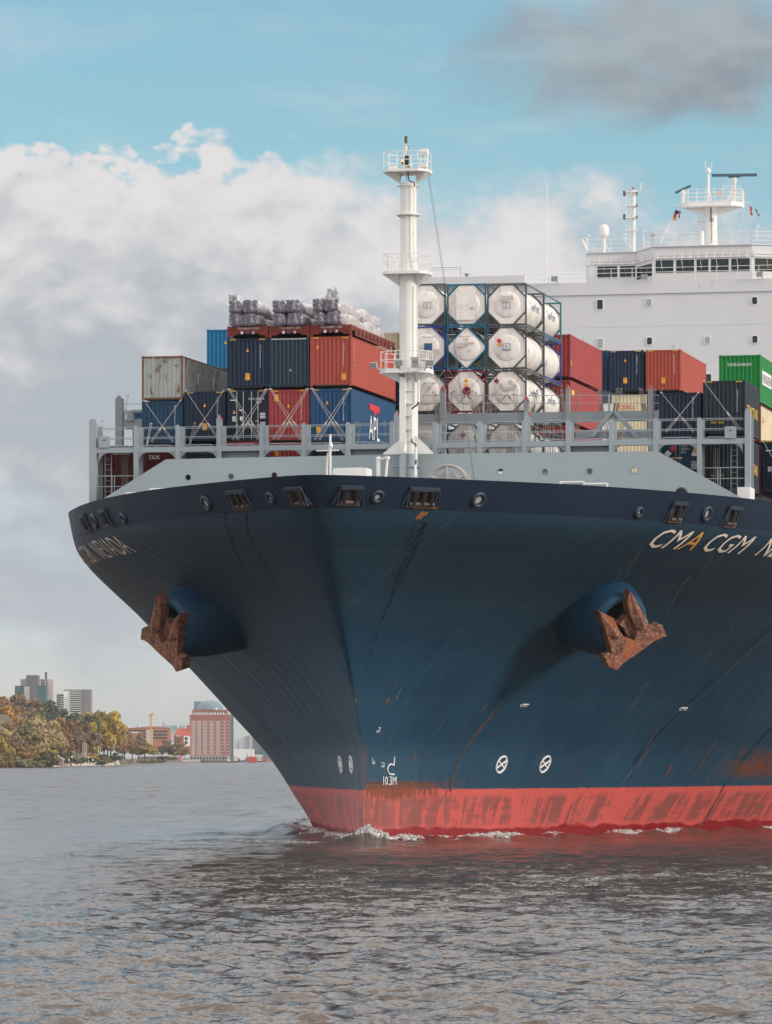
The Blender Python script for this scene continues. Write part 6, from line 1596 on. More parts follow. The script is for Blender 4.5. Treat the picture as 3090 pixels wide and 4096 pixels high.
# land: shoreline points from left to right (photograph pixels at the water's edge)
def shoreY(v): return CAMH * F / (v - VH)
SHORE = [(-6000, 3096), (-2500, 3086), (-900, 3080), (-300, 3077), (0, 3073.6), (215, 3068), (330, 3063), (450, 3061), (560, 3056), (665, 3051.5), (800, 3050), (1000, 3049.6), (1300, 3049), (2200, 3048.5)]
SP = [far(u, v, shoreY(v)) for u, v in SHORE]
def land_h(u, back):
    # wooded river bluff on the left, flat harbour ground to the right
    hill = max(0.0, min(1.0, (470 - u) / 330.0)); return 1.2 + (min(1, back / 30) * 1.2) + hill * 24.0 * max(0.0, min(1.0, (back - 35) / 190.0))
m = MB(); cols = []
BK = [0, 4, 14, 40, 90, 150, 230, 400, 900, 4000, 20000]
uu_ = np.concatenate([np.linspace(-6000, -1000, 30), np.linspace(-900, 1300, 90), [1700, 2200, 4000]])
for u in uu_:
    v = np.interp(u, [p[0] for p in SHORE], [p[1] for p in SHORE]); Yb = shoreY(v)
    cols.append([((u - CX) / F * (Yb + bk), Yb + bk, -.5 if bk == 0 else land_h(u, bk) * (1 if bk > 10 else .35)) for bk in BK])
for c in cols: m.v += c
k = len(BK)
for i in range(len(cols) - 1):
    for j in range(k - 1): m.f.append((i * k + j, (i + 1) * k + j, (i + 1) * k + j + 1, i * k + j + 1))
tag(m.build('hill', ground_mat('bank soil', (.14, .095, .05), (.085, .07, .03)), None, 180), kind='structure')
m = MB()
bp_ = [(205, 3068.4), (260, 3066.6), (330, 3063.4), (380, 3062.6), (440, 3061.4), (480, 3060.4)]
for (u0, v0), (u1, v1) in zip(bp_, bp_[1:]):
    a, b = far(u0, v0, shoreY(v0) - 3), far(u1, v1, shoreY(v1) - 3); c, d = far(u1, v1, shoreY(v1) + 60), far(u0, v0, shoreY(v0) + 60)
    m.quad((a.x, a.y, -.1), (b.x, b.y, -.1), (c.x, c.y, 2.9), (d.x, d.y, 2.9))
tag(m.build('beach', ground_mat('river sand', (.46, .38, .30), (.38, .31, .24), .4)), kind='structure')

def leaf_mat(name, a, b_):
    m, t, b = new_mat(name); o = t.new('ShaderNodeTexCoord').outputs['Object']; r = t.new('ShaderNodeObjectInfo').outputs['Random']
    n = t.noise(t.scale(o, (.22, .22, .22)), 1.0, 5, .7); n = t.math('ADD', n, t.math('MULTIPLY', t.math('SUBTRACT', r, .5), .15))
    t.put(b.inputs['Base Color'], t.mix(t.ramp(n, .18, .78), a, b_)); b.inputs['Roughness'].default_value = .8
    b.inputs['Specular IOR Level'].default_value = .2
    return m
LEAF = {'gold': leaf_mat('golden leaves', (.30, .19, .035), (.52, .36, .06)), 'olive': leaf_mat('olive gold leaves', (.17, .13, .040), (.33, .245, .065)), 'tan': leaf_mat('blond willow leaves', (.30, .215, .10), (.48, .36, .18)),
        'rust': leaf_mat('rust brown leaves', (.21, .115, .052), (.32, .175, .07)), 'orange': leaf_mat('orange leaves', (.26, .13, .03), (.45, .22, .045)), 'green': leaf_mat('dark green leaves', (.060, .085, .052), (.12, .145, .08)),
        'brown': leaf_mat('brown thinning crown', (.17, .115, .07), (.25, .165, .09)), 'sage': leaf_mat('grey green willow leaves', (.17, .17, .085), (.29, .28, .135)), 'bush': leaf_mat('dull olive leaves', (.10, .095, .04), (.19, .165, .065))}
BARK = plain('bark', (.07, .055, .045), .9)
_crown = {}
def crown_mesh(kind, var, flat):
    """leaf clumps spread through a lobed unit volume (radius 1, from z 0 to 2), small leaf-sized faces"""
    key = (kind, var, flat)
    if key in _crown: return _crown[key]
    rg = np.random.default_rng(100 + var)
    lob = []
    for i in range(17):
        a = i * 2.4 + rg.uniform(-.5, .5); z = rg.uniform(.25, 1.75); rad = math.sqrt(max(.04, 1 - ((z - .95) / 1.1) ** 2)) * rg.uniform(.45, .85)
        lob.append((math.cos(a) * rad, math.sin(a) * rad, z, rg.uniform(.24, .40)))
    lob.append((0, 0, 1.65, .34)); lob.append((0, 0, 1.0, .5))
    V, Fc = [], []
    for (x, y, z, r) in lob:
        n = int(95 * (r / .33) ** 2)
        for _ in range(n):
            d = rg.normal(size=3); d /= np.linalg.norm(d); p = np.array([x, y, z]) + d * r * rg.uniform(.55, 1.08) * np.array([1, 1, .85])
            if p[2] < 0.02: continue
            nn = d + rg.normal(size=3) * .6; nn /= np.linalg.norm(nn); a = np.cross(nn, [.3, .2, 1.0]); a /= np.linalg.norm(a); b = np.cross(nn, a); s = rg.uniform(.06, .135)
            o = len(V)
            for ca, cb in ((-1, -.6), (.3, -1), (1, .5), (-.2, 1)): V.append(tuple(p + a * s * ca * rg.uniform(.7, 1.2) + b * s * cb * rg.uniform(.7, 1.2)))
            Fc.append((o, o + 1, o + 2, o + 3))
    me = bpy.data.meshes.new('crown'); me.from_pydata(V, [], Fc); me.materials.append(LEAF[kind]); _crown[key] = me
    return me
_trunk = {}
def trunk_mesh(var):
    if var in _trunk: return _trunk[var]
    rg = random.Random(var); m = MB(); m.bar((0, 0, -.6), (0, 0, .5), .07, 7, .055); m.bar((0, 0, .5), (.05, 0, 1.3), .055, 6, .02)
    for k in range(6):
        a = rg.random() * 6.28; z = .3 + .12 * k; m.bar((0, 0, z), (math.cos(a) * .55, math.sin(a) * .55, z + .55), .03, 5, .008)
    me = bpy.data.meshes.new('trunk'); me.from_pydata(m.v, [], m.f); me.materials.append(BARK); _trunk[var] = me
    return me
_tn = [0]
def tree(u, vt, vb, wd, kind, Y, label, name='tree', trunk=.06, group='trees along the far bank'):
    """one tree: photograph column, rows of crown top and foot, crown breadth in pixels, distance"""
    var = _tn[0] % 7; _tn[0] += 1
    top, bot = far(u, vt, Y), far(u, vb, Y); H = top.z - bot.z; w = wd / F * Y / 2 * 1.3
    e = empty(name, (bot.x, bot.y, bot.z), label, 'bush' if name == 'bush' else 'tree', group)
    e.rotation_euler = (0, 0, (_tn[0] * 2.39) % 6.28)
    c = bpy.data.objects.new('crown', crown_mesh(kind, var, 0)); COL.objects.link(c); c.parent = e
    c.location = (0, 0, H * trunk); c.scale = (w * 1.08, w * 1.08, H * (1 - trunk) / 2)
    t = bpy.data.objects.new('trunk', trunk_mesh(var)); COL.objects.link(t); t.parent = e; k = H * trunk + H * (1 - trunk) * .25
    t.location = (0, 0, H * trunk); t.scale = (w * .9, w * .9, H * (1 - trunk) / 2)
z3 = lambda x, y: (x / 3.338, 2700 + y / 3.338)
def T(x, yt, yb, w, kind, Y, label, **kw):
    u, vt = z3(x, yt); _, vb = z3(x, yb); tree(u, vt, vb, w / 3.338, kind, Y, label, **kw)
# wooded bluff, back to front (zoomed columns and rows)
for a in (
 (60, 280, 720, 250, 'rust', 2420, 'rust brown tree on the bluff at the left edge of the skyline'), (230, 235, 640, 190, 'brown', 2430, 'tall brown tree in front of the green glass tower'), (380, 315, 760, 330, 'brown', 2410, 'broad brown tree below the glass tower'),
 (500, 390, 800, 200, 'rust', 2420, 'red brown tree just left of the dark green ones'), (635, 345, 760, 230, 'green', 2440, 'highest dark green tree between the two towers'), (720, 430, 800, 190, 'green', 2430, 'dark green tree right below the gap between the towers'),
 (850, 450, 800, 240, 'green', 2460, 'broad blue green tree below the apartment tower'), (980, 500, 780, 170, 'green', 2460, 'smaller green tree under the apartment tower corner'), (1170, 485, 760, 190, 'tan', 2520, 'orange tan crown behind the green tree right of the apartment tower'),
 (1170, 530, 800, 210, 'green', 2480, 'green tree right of the apartment tower'), (1310, 500, 800, 140, 'tan', 2540, 'pale crown behind the large golden poplar'), (1620, 620, 960, 130, 'tan', 2700, 'pale tan tree to the right of the golden poplar'),
 (50, 415, 900, 290, 'orange', 2300, 'orange tree at the left edge, half way up the bluff'), (150, 520, 900, 180, 'olive', 2310, 'olive tree next to the orange one half way up the bluff'), (300, 590, 900, 170, 'olive', 2290, 'small yellow green tree in the middle of the bluff'),
 (30, 690, 1100, 250, 'tan', 2180, 'tan tree low on the bluff at the left edge'), (150, 640, 1000, 220, 'rust', 2220, 'rust tree below the olive one'), (320, 700, 1080, 290, 'bush', 2190, 'large dull olive tree left of the blond willow'), (420, 760, 1100, 240, 'olive', 2180, 'olive gold tree between dull olive tree and blond willow'),
 (540, 565, 1120, 320, 'tan', 2230, 'tall blond willow in the centre of the bluff'), (660, 600, 1120, 260, 'tan', 2240, 'second blond willow, right half of the pair'), (800, 740, 1110, 170, 'tan', 2260, 'small blond willow at the right end of the bluff'), (690, 860, 1180, 210, 'olive', 2180, 'yellow olive tree below the blond willows'),
 (560, 900, 1190, 180, 'tan', 2160, 'low blond tree in front of the willows'), (20, 830, 1230, 150, 'gold', 2100, 'golden tree at the foot of the bluff, cut by the left edge'), (140, 880, 1200, 220, 'rust', 2110, 'rust coloured tree at the foot of the bluff'), (320, 960, 1200, 210, 'rust', 2110, 'red brown shrubby tree above the waterside bushes'),
 (830, 575, 1060, 230, 'rust', 2420, 'rust orange tree left of the flagpoles'), (950, 590, 1080, 260, 'rust', 2440, 'large rust brown tree behind the three flagpoles'), (1120, 600, 1060, 180, 'olive', 2480, 'yellow topped tree right of the large rust brown one'), (1170, 640, 1080, 230, 'brown', 2450, 'dark brown tree behind the tall flagpoles'), (1240, 640, 1060, 130, 'gold', 2460, 'small golden tree left of the big poplar'),
 (1390, 490, 1060, 270, 'olive', 2500, 'left half of the great golden poplar pair'), (1480, 490, 1030, 280, 'gold', 2490, 'tallest golden poplar on the bank'), (1560, 640, 980, 130, 'gold', 2500, 'lower golden crown at the right of the tallest poplar')):
    T(*a)
for x, yt, yb, w, kind, Y, label in ((20, 560, 900, 200, 'rust', 2330, 'rust tree behind the orange one at the left edge'), (90, 600, 950, 170, 'olive', 2260, 'olive crown between orange and tan trees at the left'), (240, 400, 760, 210, 'rust', 2380, 'red brown crown under the tall brown tree'), (90, 380, 700, 200, 'brown', 2390, 'brown crown above the orange tree at the left'),
    (480, 520, 900, 220, 'olive', 2330, 'olive crown above the blond willow'), (620, 480, 860, 200, 'green', 2380, 'green crown above the second blond willow'), (740, 560, 900, 190, 'rust', 2380, 'rust crown between willow and dark green trees'), (230, 780, 1100, 200, 'brown', 2160, 'brown crown low in the middle of the bluff'), (100, 960, 1230, 180, 'olive', 2080, 'olive crown above the leftmost waterside bushes'),
    (440, 940, 1200, 180, 'olive', 2130, 'olive crown above the big dark bush'), (780, 900, 1120, 160, 'bush', 2240, 'dull crown right of the yellow olive tree'), (880, 760, 1080, 190, 'rust', 2400, 'rust crown behind the lone white pole'), (1020, 700, 1090, 200, 'brown', 2430, 'brown crown behind the short red poles'), (1250, 760, 1070, 190, 'olive', 2470, 'olive crown below the small golden tree'),
    (1440, 780, 1060, 260, 'olive', 2520, 'olive crown under the great golden poplar'), (1580, 760, 1040, 150, 'rust', 2650, 'rust crown right below the golden poplar'), (1640, 760, 1060, 150, 'rust', 2720, 'rust crown at the right end of the wood')):
    T(x, yt, yb, w, kind, Y, label)
z4 = lambda x, y: (450 + x / 2.384, 2750 + y / 2.384)
for x, yt, yb, w, kind, Y, label in ((115, 420, 650, 150, 'rust', 2900, 'rust brown tree left of the orange office block'), (190, 470, 655, 130, 'rust', 2920, 'second rust brown tree before the orange office block'), (250, 440, 640, 110, 'brown', 2950, 'grey brown tree covering the office block corner'), (310, 515, 655, 170, 'olive', 2900, 'olive gold tree in front of the office block'), (392, 568, 655, 70, 'gold', 2890, 'small golden tree beside the yellow crane'),
    (465, 560, 650, 60, 'brown', 3300, 'thin brown tree right of the yellow crane'), (540, 500, 655, 110, 'brown', 3300, 'bare brown tree below the red roof'), (625, 525, 660, 120, 'olive', 3300, 'olive tree left of the brick warehouse'), (690, 575, 660, 60, 'olive', 3300, 'small olive tree touching the brick warehouse')):
    u, vt = z4(x, yt); tree(u, vt, z4(x, yb)[1], w / 2.384, kind, Y, label)
_k = list(LEAF)
for i in range(16):     # the wood carries on past the left edge of the frame
    T(-260 - i * 105, 420 + (i * 97) % 380, 1180, 330, _k[(i * 5) % 9], 2150 + (i * 61) % 200, f'tree of the riverside wood past the left edge, {("first second third fourth fifth sixth seventh eighth ninth tenth eleventh twelfth thirteenth fourteenth fifteenth sixteenth").split()[i]} outwards')
g2 = 'bushes along the waterside'
for x, yt, yb, w, kind, Y, label in ((40, 1130, 1250, 120, 'olive', 2040, 'yellow green bush at the left end of the waterline'), (130, 1150, 1250, 110, 'rust', 2040, 'rust tinted bush near the left end of the waterline'), (240, 1090, 1250, 190, 'sage', 2045, 'grey green willow bush at the water'), (350, 1120, 1245, 150, 'sage', 2050, 'second grey green willow bush at the water'), (430, 1150, 1240, 130, 'sage', 2060, 'pale willow bush left of the big dark bush'), (520, 1160, 1235, 110, 'sage', 2060, 'low willow bush at the foot of the big dark bush'),
    (600, 1010, 1235, 260, 'bush', 2080, 'big dark olive bush at the end of the bluff'), (690, 1050, 1235, 150, 'bush', 2090, 'dark bush beside the concrete shelter'), (680, 1000, 1110, 130, 'gold', 2120, 'yellow bush above the concrete shelter'), (880, 1030, 1110, 150, 'green', 2420, 'dark green hedge bush above the beach'), (950, 1095, 1190, 200, 'sage', 2400, 'grey green bush behind the beach sign'), (1080, 1100, 1185, 150, 'sage', 2400, 'pale bush in the middle of the beach'), (1200, 1050, 1160, 180, 'gold', 2440, 'yellow bush behind the beach'),
    (1270, 1110, 1180, 120, 'green', 2400, 'dark bush at the right of the beach'), (1370, 1060, 1150, 150, 'bush', 2450, 'dull bush under the poplars'), (1360, 1140, 1210, 130, 'sage', 2380, 'grey green bush at the end of the beach'), (1540, 1040, 1170, 140, 'green', 2450, 'dark green bush at the foot of the pale poplar trunk'), (1450, 1110, 1180, 90, 'olive', 2440, 'olive bush between the poplars and the promenade')):
    T(x, yt, yb, w, kind, Y, label, name='bush', trunk=.02, group=g2)
for x, yt, yb, w, kind, label in ((280, 690, 726, 60, 'sage', 'grey green bush right of the promenade crowd'), (330, 695, 726, 80, 'olive', 'olive bush right of the promenade crowd'), (395, 690, 724, 90, 'olive', 'second olive bush along the embankment'), (460, 688, 722, 80, 'sage', 'willow bush at the end of the embankment'), (470, 655, 690, 70, 'bush', 'dark bush above the embankment wall'), (540, 655, 690, 80, 'sage', 'bush on the embankment left of the red beacon'), (590, 660, 690, 60, 'olive', 'small bush just left of the red beacon')):
    u, vt = z4(x, yt); tree(u, vt, z4(x, yb)[1], w / 2.384, kind, 3050, label, 'bush', .02, g2)

# ---------------------------------------------------------------- far buildings and waterfront objects
def wall_mat(name, col, var=.12): return paint(name, col, .8, var, 0, scale=.02)
BR = wall_mat('red brick', (.30, .095, .070)); BR2 = wall_mat('orange facade', (.42, .17, .09)); RT = wall_mat('red roof tiles', (.42, .085, .05)); CONC = wall_mat('pale concrete', (.50, .46, .44)); PINK = wall_mat('pinkish tower wall', (.50, .42, .42)); DK = wall_mat('dark grey tower core', (.13, .145, .16))
GL = plain('green tinted glazing', (.035, .10, .11), .25); GLD = plain('dark window glass', (.03, .04, .05), .2); GLB = plain('blue glass', (.14, .21, .25), .3); WH = wall_mat('white render', (.72, .72, .72)); BRN = wall_mat('brownish tower end wall', (.24, .20, .20)); COP = wall_mat('pale copper roof', (.28, .40, .38)); SAND = wall_mat('light sandstone', (.60, .46, .40)); YL = plain('crane yellow', (.60, .33, .12), .6); SHIPRED = plain('lightship red', (.55, .03, .04), .5); GREYB = wall_mat('grey hall cladding', (.42, .44, .47)); TEALB = wall_mat('dark teal hall', (.10, .15, .17)); WOOD = plain('dark timber', (.08, .07, .065), .8)
class Bld:
    """a far building in local metres: x right, y away, z up; placed by photograph pixels at distance Y"""
    def __init__(s, name, u, v, Y, label, cat='building', group=None):
        s.Y = Y; p = far(u, v, Y); s.u0, s.v0 = u, v; s.e = empty(name, p, label, cat, group); s.k = Y / F
    def x(s, u): return (u - s.u0) * s.k
    def z(s, v): return (s.v0 - v) * s.k
    def block(s, name, u0, u1, v0, v1, mat, d=14, y=0, parent=None):
        m = MB(); m.box(s.x(u0), s.x(u1), y, y + d, s.z(v1), s.z(v0)); return m.build(name, mat, parent or s.e)
    def windows(s, us, vs, w, h, mat, y=-.08, parent=None, name='window', frame=None):
        for a in us:
            for b in vs:
                m = MB(); m.box(s.x(a) - w / 2, s.x(a) + w / 2, y, y + .2, s.z(b) - h / 2, s.z(b) + h / 2); m.build(name, mat, parent or s.e)
    def strips(s, u0, u1, vs, h, mat, y=-.12, name='window_band'):
        m = MB()
        for b in vs: m.box(s.x(u0), s.x(u1), y, y + .3, s.z(b) - h / 2, s.z(b) + h / 2)
        return m.build(name, mat, s.e)
q3 = lambda x: x / 3.338
r3 = lambda y: 2700 + y / 3.338
b = Bld('office_tower', q3(440), 2830, 2950, 'green glass office tower with pinkish slab and grey core above the trees')
b.block('glass_wing', q3(198), q3(618), r3(145), 2835, GL, 16); b.block('pink_slab', q3(248), q3(682), r3(50), 2835, PINK, 12, 16.2); b.block('core', q3(350), q3(503), r3(3), 2835, DK, 17, -.6 + .0)
b.block('chimney', q3(573), q3(597), 2686, r3(50), WOOD, 3, 18); b.block('roof_plant', q3(312), q3(332), r3(34), r3(52), DK, 3, 18)
b.strips(q3(322), q3(397), [r3(y) for y in range(175, 330, 30)], 1.7, CONC, -1.2, 'balcony_band')
m = MB()
for y in range(165, 440, 22): m.box(b.x(q3(200)), b.x(q3(616)), -.15, -.02, b.z(r3(y)) - .25, b.z(r3(y)) + .1)
m.build('floor_line', plain('spandrel green', (.07, .155, .155), .4), b.e)
b.windows([q3(537), q3(562), q3(600)], [r3(68), r3(100), r3(131)], .8, 1.2, GLD, 16.05)
b = Bld('apartment_tower', q3(980), 2850, 3050, 'white balconied apartment tower with brown end walls')
b.block('lower_wing', q3(755), q3(925), r3(262), 2860, BRN, 16, 1); b.block('main_block', q3(850), q3(1085), r3(203), 2860, WH, 16, 0); b.block('end_wall', q3(1085) + .05, q3(1208), r3(200), 2860, BRN, 20, -.5); b.block('roof_edge', q3(850), q3(1208), r3(196), r3(203) - .05, DK, 18, -.6); b.block('roof_edge', q3(755), q3(925), r3(258), r3(262) - .05, DK, 16, .5)
for y0, (a, c) in ((232, (930, 1083)), (284, (800, 920))):
    m = MB(); mm = MB()
    for k in range(10):
        y = y0 + k * 29.3
        if y > 520: break
        m.box(b.x(q3(a)), b.x(q3(c)), -.9, -.02 + (1 if a < 900 else 0), b.z(r3(y + 13)), b.z(r3(y + 5))); mm.box(b.x(q3(a)), b.x(q3(c)), -.10 + (1 if a < 900 else 0), .1 + (1 if a < 900 else 0), b.z(r3(y + 3)), b.z(r3(y - 12)))
    m.build('balcony_band', WH, b.e); mm.build('window_band', GLD, b.e)
b.windows([q3(1105), q3(1127), q3(1150)], [r3(228 + 29.3 * k) for k in range(9)], .7, 1.0, GLB, -.6); b.windows([q3(775)], [r3(290 + 29.3 * k) for k in range(6)], 1.0, 1.2, GLB, .9)
p4, o4 = (lambda x: 450 + x / 2.384), (lambda y: 2750 + y / 2.384)
b = Bld('brick_warehouse', p4(925), o4(690), 4500, 'tall red brick warehouse with white framed windows and glass dome')
b.block('wall', p4(737), p4(1118), o4(258), o4(690), BR, 30); b.block('attic', p4(760), p4(1095), o4(212), o4(258) + .1, BR, 24, 2); b.block('attic_band', p4(770), p4(1080), o4(238), o4(258), WH, .3, 1.6); b.block('cornice', p4(733), p4(1122), o4(262), o4(258), SAND, 31, -.6)
m = MB()
for k in range(11): z = b.z(o4(322 + k * 32.0)); m.box(b.x(p4(737)), b.x(p4(1118)), -.15, .1, z - .24, z + .24)
m.build('string_course', SAND, b.e)
for x in (772, 826, 883, 945, 1008):
    for k in range(10):
        z = o4(338 + k * 32.0)
        m = MB(); w = 3.5; m.box(b.x(p4(x)) - w / 2, b.x(p4(x)) + w / 2, -.25, .1, b.z(z) - .95, b.z(z) + 1.0); f = m.build('window', WH, b.e)
        m = MB()
        for q in range(4): xx = b.x(p4(x)) - w / 2 + .22 + q * .80; m.box(xx, xx + .56, -.30, -.2, b.z(z) - .75, b.z(z) + .8)
        m.build('pane', plain('warehouse panes', (.16, .12, .11), .4) if (x, k) == (772, 0) else bpy.data.materials['warehouse panes'], f)
b.windows([p4(1070)], [o4(336 + k * 32.0) for k in range(9)], .9, 1.1, WH, -.2)
b.windows([p4(785 + 26 * k) for k in range(12)], [o4(246)], 1.3, 1.9, GLD, 1.5)
m = MB(); c = (b.x(p4(925)), 14, b.z(o4(212))); R = (p4(1055) - p4(798)) / 2 * b.k; hh = b.z(o4(122)) - c[2]
m.lathe([(R * math.cos(w), hh * math.sin(w)) for w in np.linspace(0, 1.5, 9)], c, 28); dm = m.build('dome', GLB, b.e, 50)
m = MB()
for k in range(14):
    a = 2 * math.pi * k / 14; P = [(c[0] + R * 1.01 * math.cos(w) * math.cos(a), c[1] + R * 1.01 * math.cos(w) * math.sin(a), c[2] + hh * 1.01 * math.sin(w)) for w in np.linspace(0, 1.5, 7)]; m.path(P, .14, 4)
m.build('dome_rib', plain('dome steel', (.24, .32, .34), .5), dm); m = MB(); m.bar((c[0], c[1], c[2] + hh), (c[0], c[1], b.z(o4(60))), .14, 5); m.build('flagpole', WH, b.e)
b.block('glass_penthouse', p4(768), p4(900), o4(130), o4(212), GLB, 10, 26)
b.block('arcade', p4(737), p4(1118), o4(690), o4(655), CONC, 4, -1.5)
b.windows([p4(755 + 30 * k) for k in range(12)], [o4(674)], 2.4, 2.6, GLD, -1.65, name='arcade_opening')
m = MB(); x0, x1 = b.x(p4(1124)), b.x(p4(1153))
for x in (x0, (x0 + x1) / 2, x1): m.box(x - .18, x + .18, 6, 6.8, 0, b.z(o4(255)))
for k in range(14): z = b.z(o4(255 + k * 31)); m.box(x0, x1, 6, 7, z - .2, z + .2)
m.build('stair_tower', plain('stair tower steel', (.20, .27, .29), .5), b.e); m = MB(); m.box(x0 + .3, x1 - .3, 7.1, 12, 0, b.z(o4(258))); m.build('stair_glass', GLB, b.e)
b = Bld('orange_office', p4(350), o4(560), 3700, 'long orange office building with dark ribbon windows')
b.block('wall', p4(145), p4(550), o4(390), o4(590), BR2, 20); m = MB(); m.prism([(b.x(p4(145)), -.5, b.z(o4(390)) + .1), (b.x(p4(550)), -.5, b.z(o4(390)) + .1), (b.x(p4(430)), -.5, b.z(o4(372))), (b.x(p4(330)), -.5, b.z(o4(374)))], (0, 20, 0)); m.build('roof', BR2, b.e)
for (a, c), ys_ in (((388, 525), (420, 452, 482)), ((158, 250), (412,)), ((255, 320), (412, 442, 472))):
    for y in ys_: b.block('window_band', p4(a), p4(c), o4(y - 8), o4(y + 9), GLD, .3, -.2)
b.block('stair_glass', p4(322), p4(386), o4(404), o4(590), CONC, .4, -.3); b.block('roof_terrace', p4(172), p4(250), o4(424), o4(434), WH, .5, -.5); m = MB(); m.lathe([(2.0, 0), (1.6, 2), (.8, 3), (.3, 5)], (b.x(p4(245)), 10, b.z(o4(388))), 12); m.build('roof_lantern', GREYB, b.e)
b = Bld('red_roof_house', p4(650), o4(560), 3900, 'brick house with steep red tiled roof'); b.block('wall', p4(588), p4(738), o4(460), o4(600), BR, 14); m = MB(); x0, x1 = b.x(p4(586)), b.x(p4(712)); m.prism([(x0, -.5, b.z(o4(462))), (x1 + 4, -.5, b.z(o4(462))), (x1, 8, b.z(o4(395))), (x0 + 3, 8, b.z(o4(395)))], (0, .5, .3)); m.build('roof', RT, b.e)
b.block('gable_tower', p4(704), p4(736), o4(360), o4(460), RT, 10, 6); b.windows([p4(618), p4(640)], [o4(463)], 1.4, 1.4, CONC, -1); b.block('lean_to', p4(655), p4(690), o4(480), o4(600), BR, 5, -5)
b = Bld('white_frame_building', p4(707), o4(600), 3800, 'small white building with two framed windows'); b.block('wall', p4(680), p4(735), o4(463), o4(562), WH, 10); b.windows([p4(703)], [o4(488), o4(527)], 2.3, 2.6, GLD, -.15); b.block('base', p4(655), p4(735), o4(565), o4(640), BR, 8)
b = Bld('copper_roof_hall', p4(590), o4(460), 5200, 'hall with pale green copper roof behind the red roof'); b.block('roof', p4(465), p4(690), o4(363), o4(450), COP, 30); b.block('gable', p4(618), p4(628), o4(360), o4(392), WH, 2, -2); b.block('wall', p4(550), p4(590), o4(446), o4(520), GREYB, 20, -3)
b = Bld('church_spire', p4(489), o4(390), 6000, 'thin dark church spire above the roofs', 'spire'); m = MB(); m.lathe([(.75, -20), (.7, b.z(o4(352))), (.4, b.z(o4(335))), (.1, b.z(o4(318)))], (0, 0, 0), 8); m.build('spire', DK, b.e)
b = Bld('tower_crane', p4(366), o4(555), 3600, 'yellow tower crane beside the orange office', 'crane')
m = MB()
for dx in (-.8, .8): m.bar((dx, 0, 0), (dx, 0, b.z(o4(275))), .16, 4); m.bar((dx, 1.6, 0), (dx, 1.6, b.z(o4(275))), .16, 4)
for k in range(34): z = k * b.z(o4(275)) / 34; dz = b.z(o4(275)) / 34; m.bar((-.8, 0, z), (.8, 0, z + dz), .11, 4); m.bar((-.8, 1.6, z + dz), (.8, 1.6, z), .11, 4)
m.build('mast', YL, b.e); m = MB(); m.box(-1.2, 1.2, -1, 2.5, b.z(o4(276)), b.z(o4(262))); m.prism([(b.x(p4(340)), 0, b.z(o4(268))), (b.x(p4(398)), 0, b.z(o4(262))), (b.x(p4(396)), 0, b.z(o4(248))), (b.x(p4(378)), 0, b.z(o4(243))), (b.x(p4(342)), 0, b.z(o4(260)))], (0, 3, 0)); m.build('slewing_head', YL, b.e)
b = Bld('embankment_wall', p4(450), o4(690), 3200, 'long pale concrete embankment wall behind the bushes', 'wall'); b.block('wall', p4(240), p4(590), o4(650), o4(664), CONC, 6); b.block('base', p4(240), p4(600), o4(664) - .05, o4(700), wall_mat('shaded quay stone', (.22, .20, .18)), 5, 1)
b = Bld('quay', p4(730), o4(712), 4350, 'low stone quay with sand at its foot', 'quay'); b.block('wall', p4(655), p4(835), o4(692), o4(706), CONC, 12); b.block('sand_strip', p4(520), p4(835), o4(704), o4(719), ground_mat('quay sand', (.40, .33, .27), (.33, .27, .21), .3), 14, -3)
b = Bld('red_beacon', p4(648), o4(694), 4200, 'red cylindrical harbour beacon tower on the quay', 'beacon'); m = MB(); m.lathe([(1.15, 0), (1.1, b.z(o4(655))), (.9, b.z(o4(652))), (.85, b.z(o4(612))), (.6, b.z(o4(608))), (.6, b.z(o4(596))), (.25, b.z(o4(588)))], (0, 0, 0), 14); m.build('tower', SHIPRED, b.e, 40); m = MB(); m.lathe([(1.05, b.z(o4(614))), (1.05, b.z(o4(610)))], (0, 0, 0), 14); m.build('gallery', SHIPRED, b.e)
def pole(u, v0, v1, Y, r, mat, label, name='flagpole', cat='pole', group='poles along the shore'):
    p = far(u, v1, Y); e = empty(name, p, label, cat, group); m = MB(); H = (v1 - v0) / F * Y; m.bar((0, 0, 0), (0, 0, H), r, 6, r * .7); m.build('shaft', mat, e); return e, H
POLE = plain('white pole', (.72, .70, .66), .6); PRED = plain('red and white pole', (.50, .14, .12), .6)
for x, y0, y1, mt_, lab in ((925, 905, 1030, POLE, 'white pole standing alone left of the tall group'), (1040, 955, 1045, PRED, 'short red pole left of the tall group'), (1060, 950, 1045, PRED, 'second short red pole left of the tall group'), (1109, 905, 1085, POLE, 'first of three tall white poles'), (1133, 884, 1100, POLE, 'tallest of three white poles'), (1152, 908, 1100, POLE, 'right one of three tall white poles'), (1167, 945, 1030, PRED, 'short red pole right of the tall group'), (1320, 950, 1055, POLE, 'white pole under the poplars'), (1344, 975, 1055, POLE, 'shorter white pole under the poplars'), (1525, 930, 1035, POLE, 'white pole right of the poplars')):
    pole(q3(x), r3(y0), r3(y1), 2420, .16, mt_, lab)
for x, y0, y1, mt_, lab in ((112, 540, 690, PRED, 'thin rust red pole in the promenade crowd'), (575, 560, 650, WOOD, 'dark pole left of the red beacon'), (662, 575, 690, PRED, 'thin orange pole right of the red beacon'), (710, 550, 675, POLE, 'white pole before the brick warehouse'), (770, 540, 675, POLE, 'second white pole before the brick warehouse'), (487, 480, 640, WOOD, 'dark lamp post left of the red roof'), (1065, 570, 720, WOOD, 'dark mooring pile before the warehouse'), (1285, 625, 712, WOOD, 'mooring pile left of the red lightship'), (1433, 640, 712, WOOD, 'mooring pile right of the red lightship')):
    pole(p4(x), o4(y0), o4(y1), 3000 if x < 200 else 4250, .2 if x < 1000 else .45, mt_, lab)
